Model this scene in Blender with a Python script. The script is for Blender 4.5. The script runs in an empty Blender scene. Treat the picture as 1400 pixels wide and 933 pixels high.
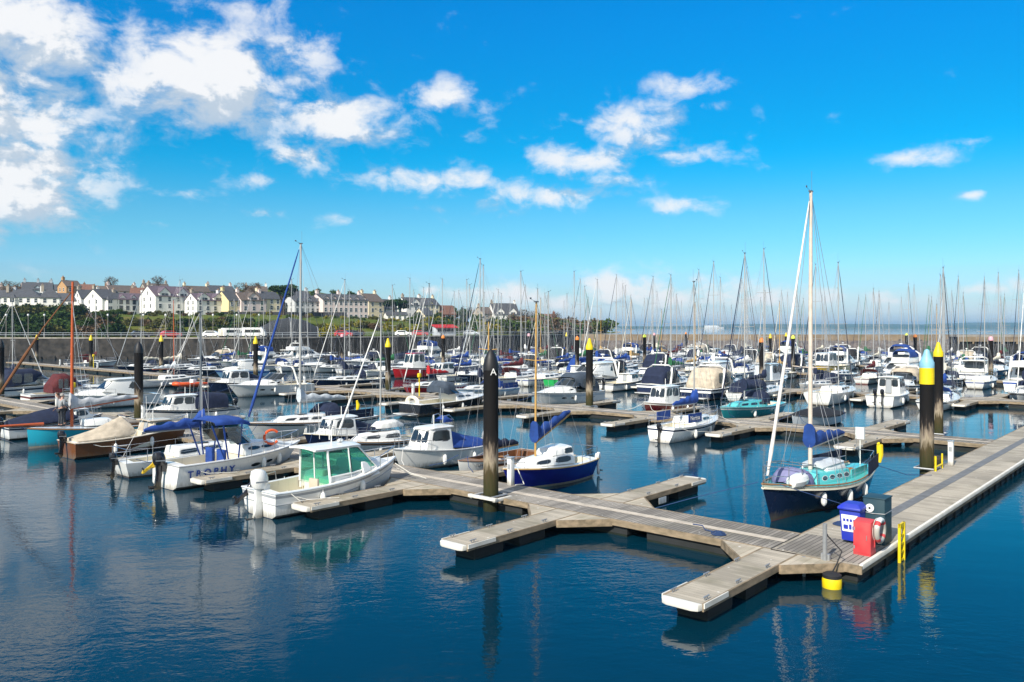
import bpy, bmesh, math, random
from mathutils import Vector, Matrix
R = math.radians
SC = bpy.context.scene
COL = SC.collection
rnd = random.Random(7)

SKY_SAT, SKY_VAL, SKY_STR = 1.5, 1.0, .10
EXPO = 0.5
HAZE = 1.5e-4
# ------------------------------------------------------------------ frame of the place
CAMH = 6.4; FPX = 1107.0; HOR = 448.0          # camera height above water, focal length and horizon in photo pixels
C0 = Vector((8.66, 20.0)); UV_A = R(48.5)      # corner of the spine walkway; direction of the spine
U2 = Vector((math.cos(UV_A), math.sin(UV_A))); V2 = Vector((-math.sin(UV_A), math.cos(UV_A)))
def W(u, v, z=0.0):
    p = C0 + U2 * u + V2 * v
    return Vector((p.x, p.y, z))
def ground(px, D, yb):                         # a spot D metres ahead, seen at px, with its base seen at yb
    return Vector(((px - 700) / FPX * D, D, CAMH + (HOR - yb) / FPX * D))

# ------------------------------------------------------------------ materials
_M = {}
def nodes_of(m):
    nt = m.node_tree
    return nt, nt.nodes, nt.links
def mat(name, col, rough=0.6, metal=0.0, var=0.0, scale=3.0, bump=0.0, bscale=30.0, spec=0.5, coat=0.0, dirt=None, stretch=(1, 1, 1)):
    if name in _M: return _M[name]
    m = bpy.data.materials.new(name); m.use_nodes = True
    nt, N, L = nodes_of(m)
    b = N['Principled BSDF']
    b.inputs['Base Color'].default_value = (*col, 1); b.inputs['Roughness'].default_value = rough
    b.inputs['Metallic'].default_value = metal; b.inputs['Specular IOR Level'].default_value = spec
    b.inputs['Coat Weight'].default_value = coat
    tc = N.new('ShaderNodeTexCoord'); mp = N.new('ShaderNodeMapping'); mp.inputs['Scale'].default_value = stretch
    L.new(tc.outputs['Object'], mp.inputs['Vector'])
    if var:
        n = N.new('ShaderNodeTexNoise'); n.inputs['Scale'].default_value = scale; n.inputs['Detail'].default_value = 6
        L.new(mp.outputs[0], n.inputs['Vector'])
        r = N.new('ShaderNodeMapRange'); r.inputs[1].default_value = .3; r.inputs[2].default_value = .7
        L.new(n.outputs['Fac'], r.inputs[0])
        mx = N.new('ShaderNodeMix'); mx.data_type = 'RGBA'
        d = dirt or tuple(c * (1 - var) for c in col)
        mx.inputs[6].default_value = (*col, 1); mx.inputs[7].default_value = (*d, 1)
        mu = N.new('ShaderNodeMath'); mu.operation = 'MULTIPLY'; mu.inputs[1].default_value = 1 if not dirt else var
        L.new(r.outputs[0], mu.inputs[0]); L.new(mu.outputs[0], mx.inputs[0]); L.new(mx.outputs[2], b.inputs['Base Color'])
        r2 = N.new('ShaderNodeMapRange'); r2.inputs[3].default_value = max(rough - .08, .02); r2.inputs[4].default_value = min(rough + .12, 1)
        L.new(n.outputs['Fac'], r2.inputs[0]); L.new(r2.outputs[0], b.inputs['Roughness'])
    if bump:
        n = N.new('ShaderNodeTexNoise'); n.inputs['Scale'].default_value = bscale; n.inputs['Detail'].default_value = 4
        L.new(mp.outputs[0], n.inputs['Vector'])
        bp = N.new('ShaderNodeBump'); bp.inputs['Strength'].default_value = bump; bp.inputs['Distance'].default_value = .03
        L.new(n.outputs['Fac'], bp.inputs['Height']); L.new(bp.outputs[0], b.inputs['Normal'])
    _M[name] = m
    return m
CO = dict(white=(.80, .80, .77), cream=(.74, .69, .55), navy=(.008, .016, .050), blue=(.008, .05, .24), royal=(.010, .055, .28), black=(.012, .012, .016),
          red=(.48, .015, .02), burgundy=(.10, .012, .015), teal=(.03, .33, .36), cyan=(.025, .42, .58), orange=(.75, .10, .015), yellow=(.75, .50, .02),
          green=(.02, .13, .05), bright_green=(.02, .35, .08), grey=(.32, .34, .36), pale=(.55, .60, .64), brown=(.17, .065, .022), tan=(.55, .36, .14), beige=(.55, .47, .36),
          charcoal=(.035, .04, .05), slate=(.05, .07, .10), pink=(.70, .10, .25), turquoise=(.10, .52, .52), sky=(.25, .48, .70))
_SC = set()
def scum(m):
    '''a weathered brownish line just above the water on boat hulls, and fine grime streaks'''
    if m.name in _SC: return m
    _SC.add(m.name); nt, N, L = nodes_of(m); b = N['Principled BSDF']; src = b.inputs['Base Color'].links[0].from_socket
    tc = N.new('ShaderNodeTexCoord'); sp = N.new('ShaderNodeSeparateXYZ'); L.new(tc.outputs['Object'], sp.inputs[0])
    mp = N.new('ShaderNodeMapping'); mp.inputs['Scale'].default_value = (7, 7, 1.0); L.new(tc.outputs['Object'], mp.inputs[0])
    n = N.new('ShaderNodeTexNoise'); n.inputs['Scale'].default_value = 1.6; n.inputs['Detail'].default_value = 5; L.new(mp.outputs[0], n.inputs['Vector'])
    a = N.new('ShaderNodeMath'); a.operation = 'MULTIPLY_ADD'; a.inputs[1].default_value = -.45; L.new(n.outputs['Fac'], a.inputs[0]); L.new(sp.outputs[2], a.inputs[2])
    r = N.new('ShaderNodeMapRange'); r.inputs[1].default_value = -.18; r.inputs[2].default_value = .10; r.inputs[3].default_value = .65; r.inputs[4].default_value = 0; L.new(a.outputs[0], r.inputs[0])
    s2 = N.new('ShaderNodeMapRange'); s2.inputs[1].default_value = .60; s2.inputs[2].default_value = .80; s2.inputs[4].default_value = .28; L.new(n.outputs['Fac'], s2.inputs[0])
    mx_ = N.new('ShaderNodeMath'); mx_.operation = 'MAXIMUM'; L.new(r.outputs[0], mx_.inputs[0]); L.new(s2.outputs[0], mx_.inputs[1])
    m_ = N.new('ShaderNodeMix'); m_.data_type = 'RGBA'; m_.inputs[7].default_value = (.16, .13, .08, 1); L.new(mx_.outputs[0], m_.inputs[0]); L.new(src, m_.inputs[6]); L.new(m_.outputs[2], b.inputs['Base Color'])
    return m
def gel(c): return scum(mat('gelcoat_' + c, CO[c], .22, var=.25 if c in ('white', 'cream') else .15, scale=1.3, coat=.3, dirt=tuple(x * .72 + .01 for x in CO[c])))
def canvas(c): return mat('canvas_' + c, CO[c], .85, var=.35, scale=3, bump=1.0, bscale=5)
def paint(c): return mat('paint_' + c, CO[c], .45, var=.25, scale=5)
STEEL = mat('stainless', (.62, .63, .65), .25, metal=.9)
ALU = mat('mast_aluminium', (.40, .40, .39), .45, metal=.3)
ALUD = mat('mast_dark', (.16, .18, .20), .4, metal=.3)
WOODM = mat('varnished_spar', (.55, .33, .10), .35, var=.3, scale=8)
REDM = mat('red_spar', (.50, .10, .025), .4, var=.2, scale=6)
TEAK = mat('teak', (.30, .16, .07), .5, var=.35, scale=12)
WIRE = mat('wire', (.35, .36, .38), .4, metal=.4)
ROPE = mat('rope', (.62, .60, .55), .9)
ROPED = mat('rope_blue', (.02, .05, .14), .9)
RUB = mat('rubber', (.015, .015, .017), .6)
DGLASS = mat('dark_glass', (.015, .022, .028), .06, spec=.8)
ANTI = mat('antifouling', (.02, .03, .06), .7)
ANTIR = mat('antifouling_red', (.16, .03, .02), .7)
def glass(name, col, mix):
    if name in _M: return _M[name]
    m = bpy.data.materials.new(name); m.use_nodes = True
    nt, N, L = nodes_of(m); b = N['Principled BSDF']; o = N['Material Output']
    b.inputs['Base Color'].default_value = (*[c * .25 for c in col], 1); b.inputs['Roughness'].default_value = .04; b.inputs['Specular IOR Level'].default_value = .8
    t = N.new('ShaderNodeBsdfTransparent'); t.inputs[0].default_value = (*col, 1)
    mx = N.new('ShaderNodeMixShader'); mx.inputs[0].default_value = mix
    L.new(b.outputs[0], mx.inputs[1]); L.new(t.outputs[0], mx.inputs[2]); L.new(mx.outputs[0], o.inputs[0])
    _M[name] = m
    return m
CLEAR = glass('clear_plastic', (.75, .82, .84), .6)
GREENG = glass('green_glass', (.60, .95, .87), .86)
# ------------------------------------------------------------------ mesh builder
class MB:
    def __init__(s): s.v = []; s.f = []; s.m = []
    def add(s, vs, fs, m=0, M=None):
        o = len(s.v)
        s.v += [tuple(M @ Vector(p)) if M else tuple(p) for p in vs]
        s.f += [tuple(i + o for i in f) for f in fs]
        s.m += [m] * len(fs) if isinstance(m, int) else list(m)
        return s
    def box(s, c, d, m=0, M=None):
        x, y, z = c; a, b, e = d[0] / 2, d[1] / 2, d[2] / 2
        vs = [(x + i * a, y + j * b, z + k * e) for k in (-1, 1) for j in (-1, 1) for i in (-1, 1)]
        return s.add(vs, [(0, 2, 3, 1), (4, 5, 7, 6), (0, 1, 5, 4), (2, 6, 7, 3), (0, 4, 6, 2), (1, 3, 7, 5)], m, M)
    def hexa(s, c, m=0):                       # bottom ring then top ring, counter-clockwise from above
        return s.add(c, [(3, 2, 1, 0), (4, 5, 6, 7), (0, 1, 5, 4), (1, 2, 6, 5), (2, 3, 7, 6), (3, 0, 4, 7)], m)
    def loft(s, rings, m=0, closed=True, caps=(True, True), M=None):
        n = len(rings[0]); vs = [p for r in rings for p in r]; fs = []
        for i in range(len(rings) - 1):
            for j in range(n if closed else n - 1):
                k = (j + 1) % n
                fs.append((i * n + j, i * n + k, (i + 1) * n + k, (i + 1) * n + j))
        if closed and caps[0]: fs.append(tuple(range(n - 1, -1, -1)))
        if closed and caps[1]: fs.append(tuple((len(rings) - 1) * n + j for j in range(n)))
        return s.add(vs, fs, m, M)
    def tube(s, pts, r, n=6, m=0, flat=1.0):
        pts = [Vector(p) for p in pts]; rings = []
        for i, p in enumerate(pts):
            t = (pts[min(i + 1, len(pts) - 1)] - pts[max(i - 1, 0)])
            if t.length < 1e-9: t = Vector((0, 0, 1))
            t.normalize()
            a = Vector((0, 0, 1)) if abs(t.z) < .9 else Vector((1, 0, 0))
            x = t.cross(a).normalized(); y = x.cross(t)
            ri = r[i] if isinstance(r, (list, tuple)) else r
            rings.append([p + x * (ri * flat * math.cos(2 * math.pi * k / n)) + y * (ri * math.sin(2 * math.pi * k / n)) for k in range(n)])
        return s.loft(rings, m)
    def lathe(s, prof, n=12, m=0, c=(0, 0, 0), M=None):
        rings = [[(c[0] + r * math.cos(2 * math.pi * k / n), c[1] + r * math.sin(2 * math.pi * k / n), c[2] + z) for k in range(n)] for r, z in prof]
        return s.loft(rings, m, M=M)
    def prism(s, poly, z0, z1, m=0):
        n = len(poly)
        z0f = z0 if callable(z0) else (lambda x, y: z0); z1f = z1 if callable(z1) else (lambda x, y: z1)
        vs = [(x, y, z0f(x, y)) for x, y in poly] + [(x, y, z1f(x, y)) for x, y in poly]
        return s.add(vs, [tuple(range(n - 1, -1, -1)), tuple(range(n, 2 * n))] + [(i, (i + 1) % n, n + (i + 1) % n, n + i) for i in range(n)], m)
    def panel(s, Q, u0, u1, v0, v1, m=0, off=.014, cut=.18, inner=.004):   # a thin plate with cut corners lying on the quad Q
        Q = [Vector(q) for q in Q]
        def P(u, v): return (Q[0] * (1 - u) + Q[1] * u) * (1 - v) + (Q[3] * (1 - u) + Q[2] * u) * v
        cu, cv = (u1 - u0) * cut, (v1 - v0) * cut
        a = [(u0 + cu, v0), (u1 - cu, v0), (u1, v0 + cv), (u1, v1 - cv), (u1 - cu, v1), (u0 + cu, v1), (u0, v1 - cv), (u0, v0 + cv)] if cut else [(u0, v0), (u1, v0), (u1, v1), (u0, v1)]
        nrm = (Q[1] - Q[0]).cross(Q[3] - Q[0]).normalized()
        b = [P(*x) for x in a]
        return s.loft([[p - nrm * inner for p in b], [p + nrm * off for p in b]], m)
    def build(s, name, mats, parent=None, ang=35, bevel=0, seg=2):
        me = bpy.data.meshes.new(name); me.from_pydata(s.v, [], s.f)
        for m in (mats if isinstance(mats, (list, tuple)) else [mats]): me.materials.append(m)
        for p, i in zip(me.polygons, s.m): p.material_index = i
        me.validate()
        bm = bmesh.new(); bm.from_mesh(me)
        bmesh.ops.recalc_face_normals(bm, faces=bm.faces)
        if bevel:
            es = [e for e in bm.edges if len(e.link_faces) == 2 and e.calc_face_angle(0) > R(28)]
            bmesh.ops.bevel(bm, geom=es, offset=bevel, segments=seg, affect='EDGES', profile=.6, clamp_overlap=True)
        bm.to_mesh(me); bm.free()
        if ang:
            for p in me.polygons: p.use_smooth = True
            me.set_sharp_from_angle(angle=R(ang))
        o = bpy.data.objects.new(name, me); COL.objects.link(o)
        if parent: o.parent = parent
        return o
def tag(o, label=None, cat=None, group=None, kind=None):
    if label: o['label'] = label
    if cat: o['category'] = cat
    if group: o['group'] = group
    if kind: o['kind'] = kind
    return o
def empty(name, loc=(0, 0, 0), rz=0, label=None, cat=None, group=None):
    o = bpy.data.objects.new(name, None); COL.objects.link(o); o.empty_display_size = .3
    o.location = loc; o.rotation_euler.z = rz
    return tag(o, label, cat, group)
KIDS = {}
def copy_tree(o, parent=None):
    c = o.copy(); COL.objects.link(c)
    if parent: c.parent = parent
    for ch in o.children: copy_tree(ch, c)
    return c
def text_mesh(name, s, size, M, m, parent, depth=.004, bold=0.0):
    cu = bpy.data.curves.new(name, 'FONT'); cu.body = s; cu.size = size; cu.align_x = 'CENTER'; cu.align_y = 'CENTER'; cu.extrude = depth
    cu.offset = bold
    o = bpy.data.objects.new(name, cu); COL.objects.link(o)
    me = bpy.data.meshes.new_from_object(o)
    bpy.data.objects.remove(o)
    me.materials.clear(); me.materials.append(m); me.transform(M)
    t = bpy.data.objects.new(name, me); COL.objects.link(t); t.parent = parent
    return t
def basis(o, x, y):                             # matrix putting text along x with y up
    x = Vector(x).normalized(); y = Vector(y); y = (y - x * y.dot(x)).normalized(); z = x.cross(y)
    return Matrix(((x.x, y.x, z.x, o[0]), (x.y, y.y, z.y, o[1]), (x.z, y.z, z.z, o[2]), (0, 0, 0, 1)))
ORD = 'first second third fourth fifth sixth seventh eighth ninth tenth eleventh twelfth thirteenth fourteenth fifteenth sixteenth seventeenth eighteenth nineteenth twentieth'.split()
def nth(i):                                     # 1 -> first
    if i <= 20: return ORD[i - 1]
    t = {2: 'twenty', 3: 'thirty', 4: 'forty', 5: 'fifty'}[i // 10]
    if i % 10 == 0: return {2: 'twentieth', 3: 'thirtieth', 4: 'fortieth', 5: 'fiftieth'}[i // 10]
    return t + '-' + ORD[i % 10 - 1]
# ------------------------------------------------------------------ camera, sun, sky with clouds
cam = bpy.data.objects.new('camera', bpy.data.cameras.new('camera')); COL.objects.link(cam); SC.camera = cam
cam.location = (0, 0, CAMH); cam.rotation_euler = (R(90), 0, 0)
cam.data.lens = FPX / 1400 * 36; cam.data.sensor_width = 36; cam.data.shift_y = -18.5 / 1400
cam.data.clip_start = .1; cam.data.clip_end = 40000
SUN_EL = 37; sx, sy = -.54, -.84
saz = math.atan2(sx, sy)
sun = bpy.data.objects.new('sun', bpy.data.lights.new('sun', 'SUN')); COL.objects.link(sun)
sun.data.energy = 4.6; sun.data.angle = R(.5); sun.data.color = (1, .93, .82)
sd = Vector((math.sin(saz) * math.cos(R(SUN_EL)), math.cos(saz) * math.cos(R(SUN_EL)), math.sin(R(SUN_EL))))
sun.rotation_euler = sd.to_track_quat('Z', 'Y').to_euler()

wd = bpy.data.worlds.new('World'); SC.world = wd; wd.use_nodes = True
nt = wd.node_tree; N = nt.nodes; L = nt.links
bg = N['Background']; bg.inputs[1].default_value = SKY_STR
sky = N.new('ShaderNodeTexSky'); sky.sky_type = 'NISHITA'; sky.sun_disc = False
sky.sun_elevation = R(SUN_EL); sky.sun_rotation = saz % (2 * math.pi); sky.air_density = 1.0; sky.dust_density = .6; sky.ozone_density = 2.5
hs = N.new('ShaderNodeHueSaturation'); hs.inputs['Hue'].default_value = .483; hs.inputs['Saturation'].default_value = SKY_SAT; hs.inputs['Value'].default_value = SKY_VAL
L.new(sky.outputs[0], hs.inputs['Color'])
tc = N.new('ShaderNodeTexCoord'); sp = N.new('ShaderNodeSeparateXYZ'); L.new(tc.outputs['Generated'], sp.inputs[0])
def math_n(op, a, b=None, c=None):
    n = N.new('ShaderNodeMath'); n.operation = op
    for i, x in enumerate((a, b, c)):
        if x is None: continue
        if isinstance(x, (int, float)): n.inputs[i].default_value = x
        else: L.new(x, n.inputs[i])
    return n.outputs[0]
az = math_n('ARCTAN2', sp.outputs[0], sp.outputs[1]); el = math_n('ARCSINE', sp.outputs[2])
# cloud groups: azimuth, elevation, half width, half height, weight (as photo pixels, turned into angles)
CL = [(20, 40, 160, 80, 1.3), (-60, 130, 200, 120, 1.25), (40, 245, 120, 80, 1.3), (60, 175, 110, 60, 1.1), (-10, 325, 50, 30, .95), (105, 268, 28, 22, .9), (-160, 230, 150, 120, 1),
      (285, 105, 150, 82, 1.3), (190, 115, 110, 48, 1.0), (330, 15, 140, 34, .7), (405, 70, 85, 50, .85), (465, 163, 92, 46, 1.15), (415, 215, 95, 28, .9), (352, 247, 60, 14, .75),
      (612, 136, 62, 34, 1), (640, 185, 40, 14, .6), (935, 116, 80, 26, .8), (865, 172, 105, 42, .92), (795, 218, 110, 32, .95), (915, 212, 110, 26, .7), (600, 247, 150, 26, .95), (735, 268, 115, 26, .9), (930, 282, 75, 18, .8), (820, 246, 90, 16, .7), (860, 195, 130, 55, .62), (690, 258, 180, 34, .62), (400, 190, 120, 60, .6), (970, 145, 40, 14, .7), (1020, 186, 24, 10, .6),
      (1250, 217, 66, 17, .95), (1330, 267, 26, 8, .8), (1325, 193, 40, 8, .5), (245, 265, 52, 14, .8), (360, 292, 52, 11, .7), (470, 300, 40, 11, .6), (205, 305, 30, 8, .6), (590, 286, 60, 9, .5),
      (700, 404, 80, 24, 1.0), (775, 412, 60, 20, .9), (848, 396, 80, 34, 1.1), (915, 408, 60, 24, .95), (980, 398, 62, 28, 1.0), (1048, 406, 60, 24, .9), (1128, 402, 55, 22, .9), (1195, 408, 45, 18, .8), (1270, 412, 40, 14, .7), (80, 120, 90, 60, .75), (30, 190, 130, 50, .8), (1345, 396, 45, 12, .85), (1230, 412, 40, 10, .7), (640, 400, 60, 15, .9), (1420, 390, 50, 16, .9), (590, 398, 20, 10, .85), (555, 402, 16, 7, .8),
      (1650, 120, 150, 60, .8), (-420, 60, 220, 140, 1), (500, -160, 260, 90, .9), (150, -200, 300, 110, 1), (-150, -90, 250, 100, .9), (1500, -150, 150, 60, .7)]
def density(da, de):
    cv = N.new('ShaderNodeCombineXYZ')
    L.new(math_n('ADD', az, da), cv.inputs[0]); L.new(math_n('ADD', el, de), cv.inputs[1])
    # billowing noise, stretched a little sideways
    mp = N.new('ShaderNodeMapping'); mp.inputs['Scale'].default_value = (1, 1.45, 1); L.new(cv.outputs[0], mp.inputs[0])
    n1 = N.new('ShaderNodeTexNoise'); n1.inputs['Scale'].default_value = 19; n1.inputs['Detail'].default_value = 11; n1.inputs['Roughness'].default_value = .60; n1.inputs['Distortion'].default_value = .25
    L.new(mp.outputs[0], n1.inputs['Vector'])
    tot = None
    for px, py, rx, ry, wgt in CL:
        a = math.atan2(px - 700, FPX); e = math.atan2((HOR - py) * math.cos(a), FPX)
        ra = 1.38 * rx / FPX * math.cos(a) ** 2; re = 1.32 * ry / FPX * math.cos(a)
        vm = N.new('ShaderNodeVectorMath'); vm.operation = 'MULTIPLY_ADD'; L.new(cv.outputs[0], vm.inputs[0])
        vm.inputs[1].default_value = (1 / ra, 1 / re, 0); vm.inputs[2].default_value = (-a / ra, -e / re, 0)
        dt = N.new('ShaderNodeVectorMath'); dt.operation = 'DOT_PRODUCT'; L.new(vm.outputs[0], dt.inputs[0]); L.new(vm.outputs[0], dt.inputs[1])
        # weight / (1 + d^2)^2
        q = math_n('ADD', dt.outputs['Value'], 1.0)
        w_ = math_n('DIVIDE', wgt, math_n('MULTIPLY', q, q))
        tot = w_ if tot is None else math_n('MAXIMUM', tot, w_)
    nz = math_n('MULTIPLY_ADD', n1.outputs['Fac'], 2.0, -1.0)
    return math_n('MULTIPLY_ADD', nz, 1.25, math_n('SUBTRACT', tot, .46)), tot
(d0, t0), (d1, t1) = density(0, 0), density(-.016, .034)
def smooth(x, a, b, lo=0., hi=1.):
    n = N.new('ShaderNodeMapRange'); n.interpolation_type = 'SMOOTHSTEP'
    n.inputs[1].default_value = a; n.inputs[2].default_value = b; n.inputs[3].default_value = lo; n.inputs[4].default_value = hi
    L.new(x, n.inputs[0]); return n.outputs[0]
cover = math_n('MULTIPLY', smooth(d0, -.08, .64), smooth(t0, .1, 1.05, .35, 1.0))
# light side: thinner cloud towards the sun -> bright; thicker towards the sun -> greyer
shade = math_n('SUBTRACT', d0, d1)
lit = smooth(math_n('ADD', math_n('MULTIPLY', shade, 1.5), math_n('MULTIPLY', d0, -.16)), -.34, .24)
cc = N.new('ShaderNodeMix'); cc.data_type = 'RGBA'; cc.inputs[6].default_value = (3.9, 4.6, 5.4, 1); cc.inputs[7].default_value = (6.8, 6.85, 6.95, 1)
L.new(lit, cc.inputs[0])
front = smooth(sp.outputs[2], -.001, .012)
# pale band of thin cloud low over the sea
band = N.new('ShaderNodeTexNoise'); band.inputs['Scale'].default_value = 5; band.inputs['Detail'].default_value = 6
bm_ = N.new('ShaderNodeMapping'); bm_.inputs['Scale'].default_value = (1, 9, 1)
cvb = N.new('ShaderNodeCombineXYZ'); L.new(az, cvb.inputs[0]); L.new(el, cvb.inputs[1]); L.new(cvb.outputs[0], bm_.inputs[0]); L.new(bm_.outputs[0], band.inputs['Vector'])
low = math_n('MULTIPLY', smooth(el, .005, .055, 1., 0.), smooth(band.outputs['Fac'], .32, .68, .25, .9))
low = math_n('MULTIPLY', low, smooth(az, -.2, .05))
m0 = N.new('ShaderNodeMix'); m0.data_type = 'RGBA'; m0.inputs[7].default_value = (5.6, 6.3, 6.8, 1)
tint = N.new('ShaderNodeMix'); tint.data_type = 'RGBA'; tint.blend_type = 'MULTIPLY'; tint.inputs[0].default_value = 1
tr_ = N.new('ShaderNodeValToRGB'); tr_.color_ramp.interpolation = 'EASE'; L.new(math_n('MULTIPLY', el, 1.0), tr_.inputs[0]); te_ = tr_.color_ramp.elements
te_[0].position = .0; te_[0].color = (.62, .84, 1.42, 1); te_[1].position = .40; te_[1].color = (.02, .97, 1.31, 1)
for p_, c_ in ((.04, (.62, .83, 1.15)), (.125, (.52, .86, 1.0)), (.215, (.03, .87, 1.06))): q_ = te_.new(p_); q_.color = (*c_, 1)
L.new(tr_.outputs[0], tint.inputs[7])
L.new(hs.outputs[0], tint.inputs[6])
L.new(low, m0.inputs[0]); L.new(tint.outputs[2], m0.inputs[6])
m1 = N.new('ShaderNodeMix'); m1.data_type = 'RGBA'
L.new(math_n('MULTIPLY', math_n('MULTIPLY', cover, front), .97), m1.inputs[0]); L.new(m0.outputs[2], m1.inputs[6]); L.new(cc.outputs[2], m1.inputs[7])
# unseen high cloud added overhead and behind the viewer for neutral fill light
hi = N.new('ShaderNodeMix'); hi.data_type = 'RGBA'; hi.inputs[7].default_value = (5.6, 5.6, 5.5, 1)
hn = N.new('ShaderNodeTexNoise'); hn.inputs['Scale'].default_value = 2.2; hn.inputs['Detail'].default_value = 5; L.new(tc.outputs['Generated'], hn.inputs['Vector'])
back = math_n('MAXIMUM', smooth(el, .62, .95), smooth(sp.outputs[1], .15, -.35))
L.new(math_n('MULTIPLY', math_n('MULTIPLY', back, front), smooth(hn.outputs['Fac'], .3, .65, .25, .9)), hi.inputs[0]); L.new(m1.outputs[2], hi.inputs[6])
L.new(hi.outputs[2], bg.inputs[0])
SC.view_settings.view_transform = 'Standard'; SC.view_settings.look = 'None'; SC.view_settings.gamma = 1; SC.view_settings.exposure = EXPO
SC.view_settings.use_curve_mapping = False
SC.render.engine = 'CYCLES'
SC.cycles.max_bounces = 7; SC.cycles.diffuse_bounces = 2; SC.cycles.glossy_bounces = 4; SC.cycles.transparent_max_bounces = 12; SC.cycles.volume_bounces = 0
SC.cycles.sample_clamp_indirect = 8; SC.cycles.use_denoising = True

# ------------------------------------------------------------------ water
wm = bpy.data.materials.new('harbour_water'); wm.use_nodes = True
nt, N, L = nodes_of(wm); b = N['Principled BSDF']
b.inputs['Base Color'].default_value = (.0006, .023, .042, 1); b.inputs['Roughness'].default_value = .03; b.inputs['IOR'].default_value = 1.333
tcw = N.new('ShaderNodeTexCoord')
def wave(scale, sxy, det, rot=0, dist=0.):
    mp = N.new('ShaderNodeMapping'); mp.inputs['Scale'].default_value = (sxy[0], sxy[1], 1); mp.inputs['Rotation'].default_value = (0, 0, R(rot)); L.new(tcw.outputs['Object'], mp.inputs[0])
    n = N.new('ShaderNodeTexNoise'); n.inputs['Scale'].default_value = scale; n.inputs['Detail'].default_value = det; n.inputs['Roughness'].default_value = .5; n.inputs['Distortion'].default_value = dist
    L.new(mp.outputs[0], n.inputs['Vector']); return n.outputs['Fac']
def wmath(op, a, b=None):
    n = N.new('ShaderNodeMath'); n.operation = op
    for i, x in enumerate((a, b)):
        if x is None: continue
        if isinstance(x, (int, float)): n.inputs[i].default_value = x
        else: L.new(x, n.inputs[i])
    return n.outputs[0]
patch = N.new('ShaderNodeMapRange'); patch.inputs[1].default_value = .38; patch.inputs[2].default_value = .66; patch.inputs[3].default_value = .22; patch.inputs[4].default_value = 1.55
L.new(wave(.07, (1, 1), 3), patch.inputs[0])
h = wmath('ADD', wmath('MULTIPLY', wave(1.6, (.65, 1.15), 2, 12, .3), .010), wmath('ADD', wmath('MULTIPLY', wave(4.6, (.6, 1.1), 2, -18, .5), .0052), wmath('MULTIPLY', wave(9.5, (.75, 1.0), 2, 24, .6), .0030)))
h = wmath('MULTIPLY', h, patch.outputs[0])
h = wmath('ADD', h, wmath('MULTIPLY', wave(.35, (.7, 1.1), 2, 5), .012))
bp = N.new('ShaderNodeBump'); bp.inputs['Strength'].default_value = 1.0; bp.inputs['Distance'].default_value = 1.0
L.new(h, bp.inputs['Height']); L.new(bp.outputs[0], b.inputs['Normal'])
w = MB(); S = 15000
w.add([(-S, -200, 0), (S, -200, 0), (S, 12000, 0), (-S, 12000, 0)], [(0, 1, 2, 3)])
tag(w.build('water', wm, ang=0), kind='structure')
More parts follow.
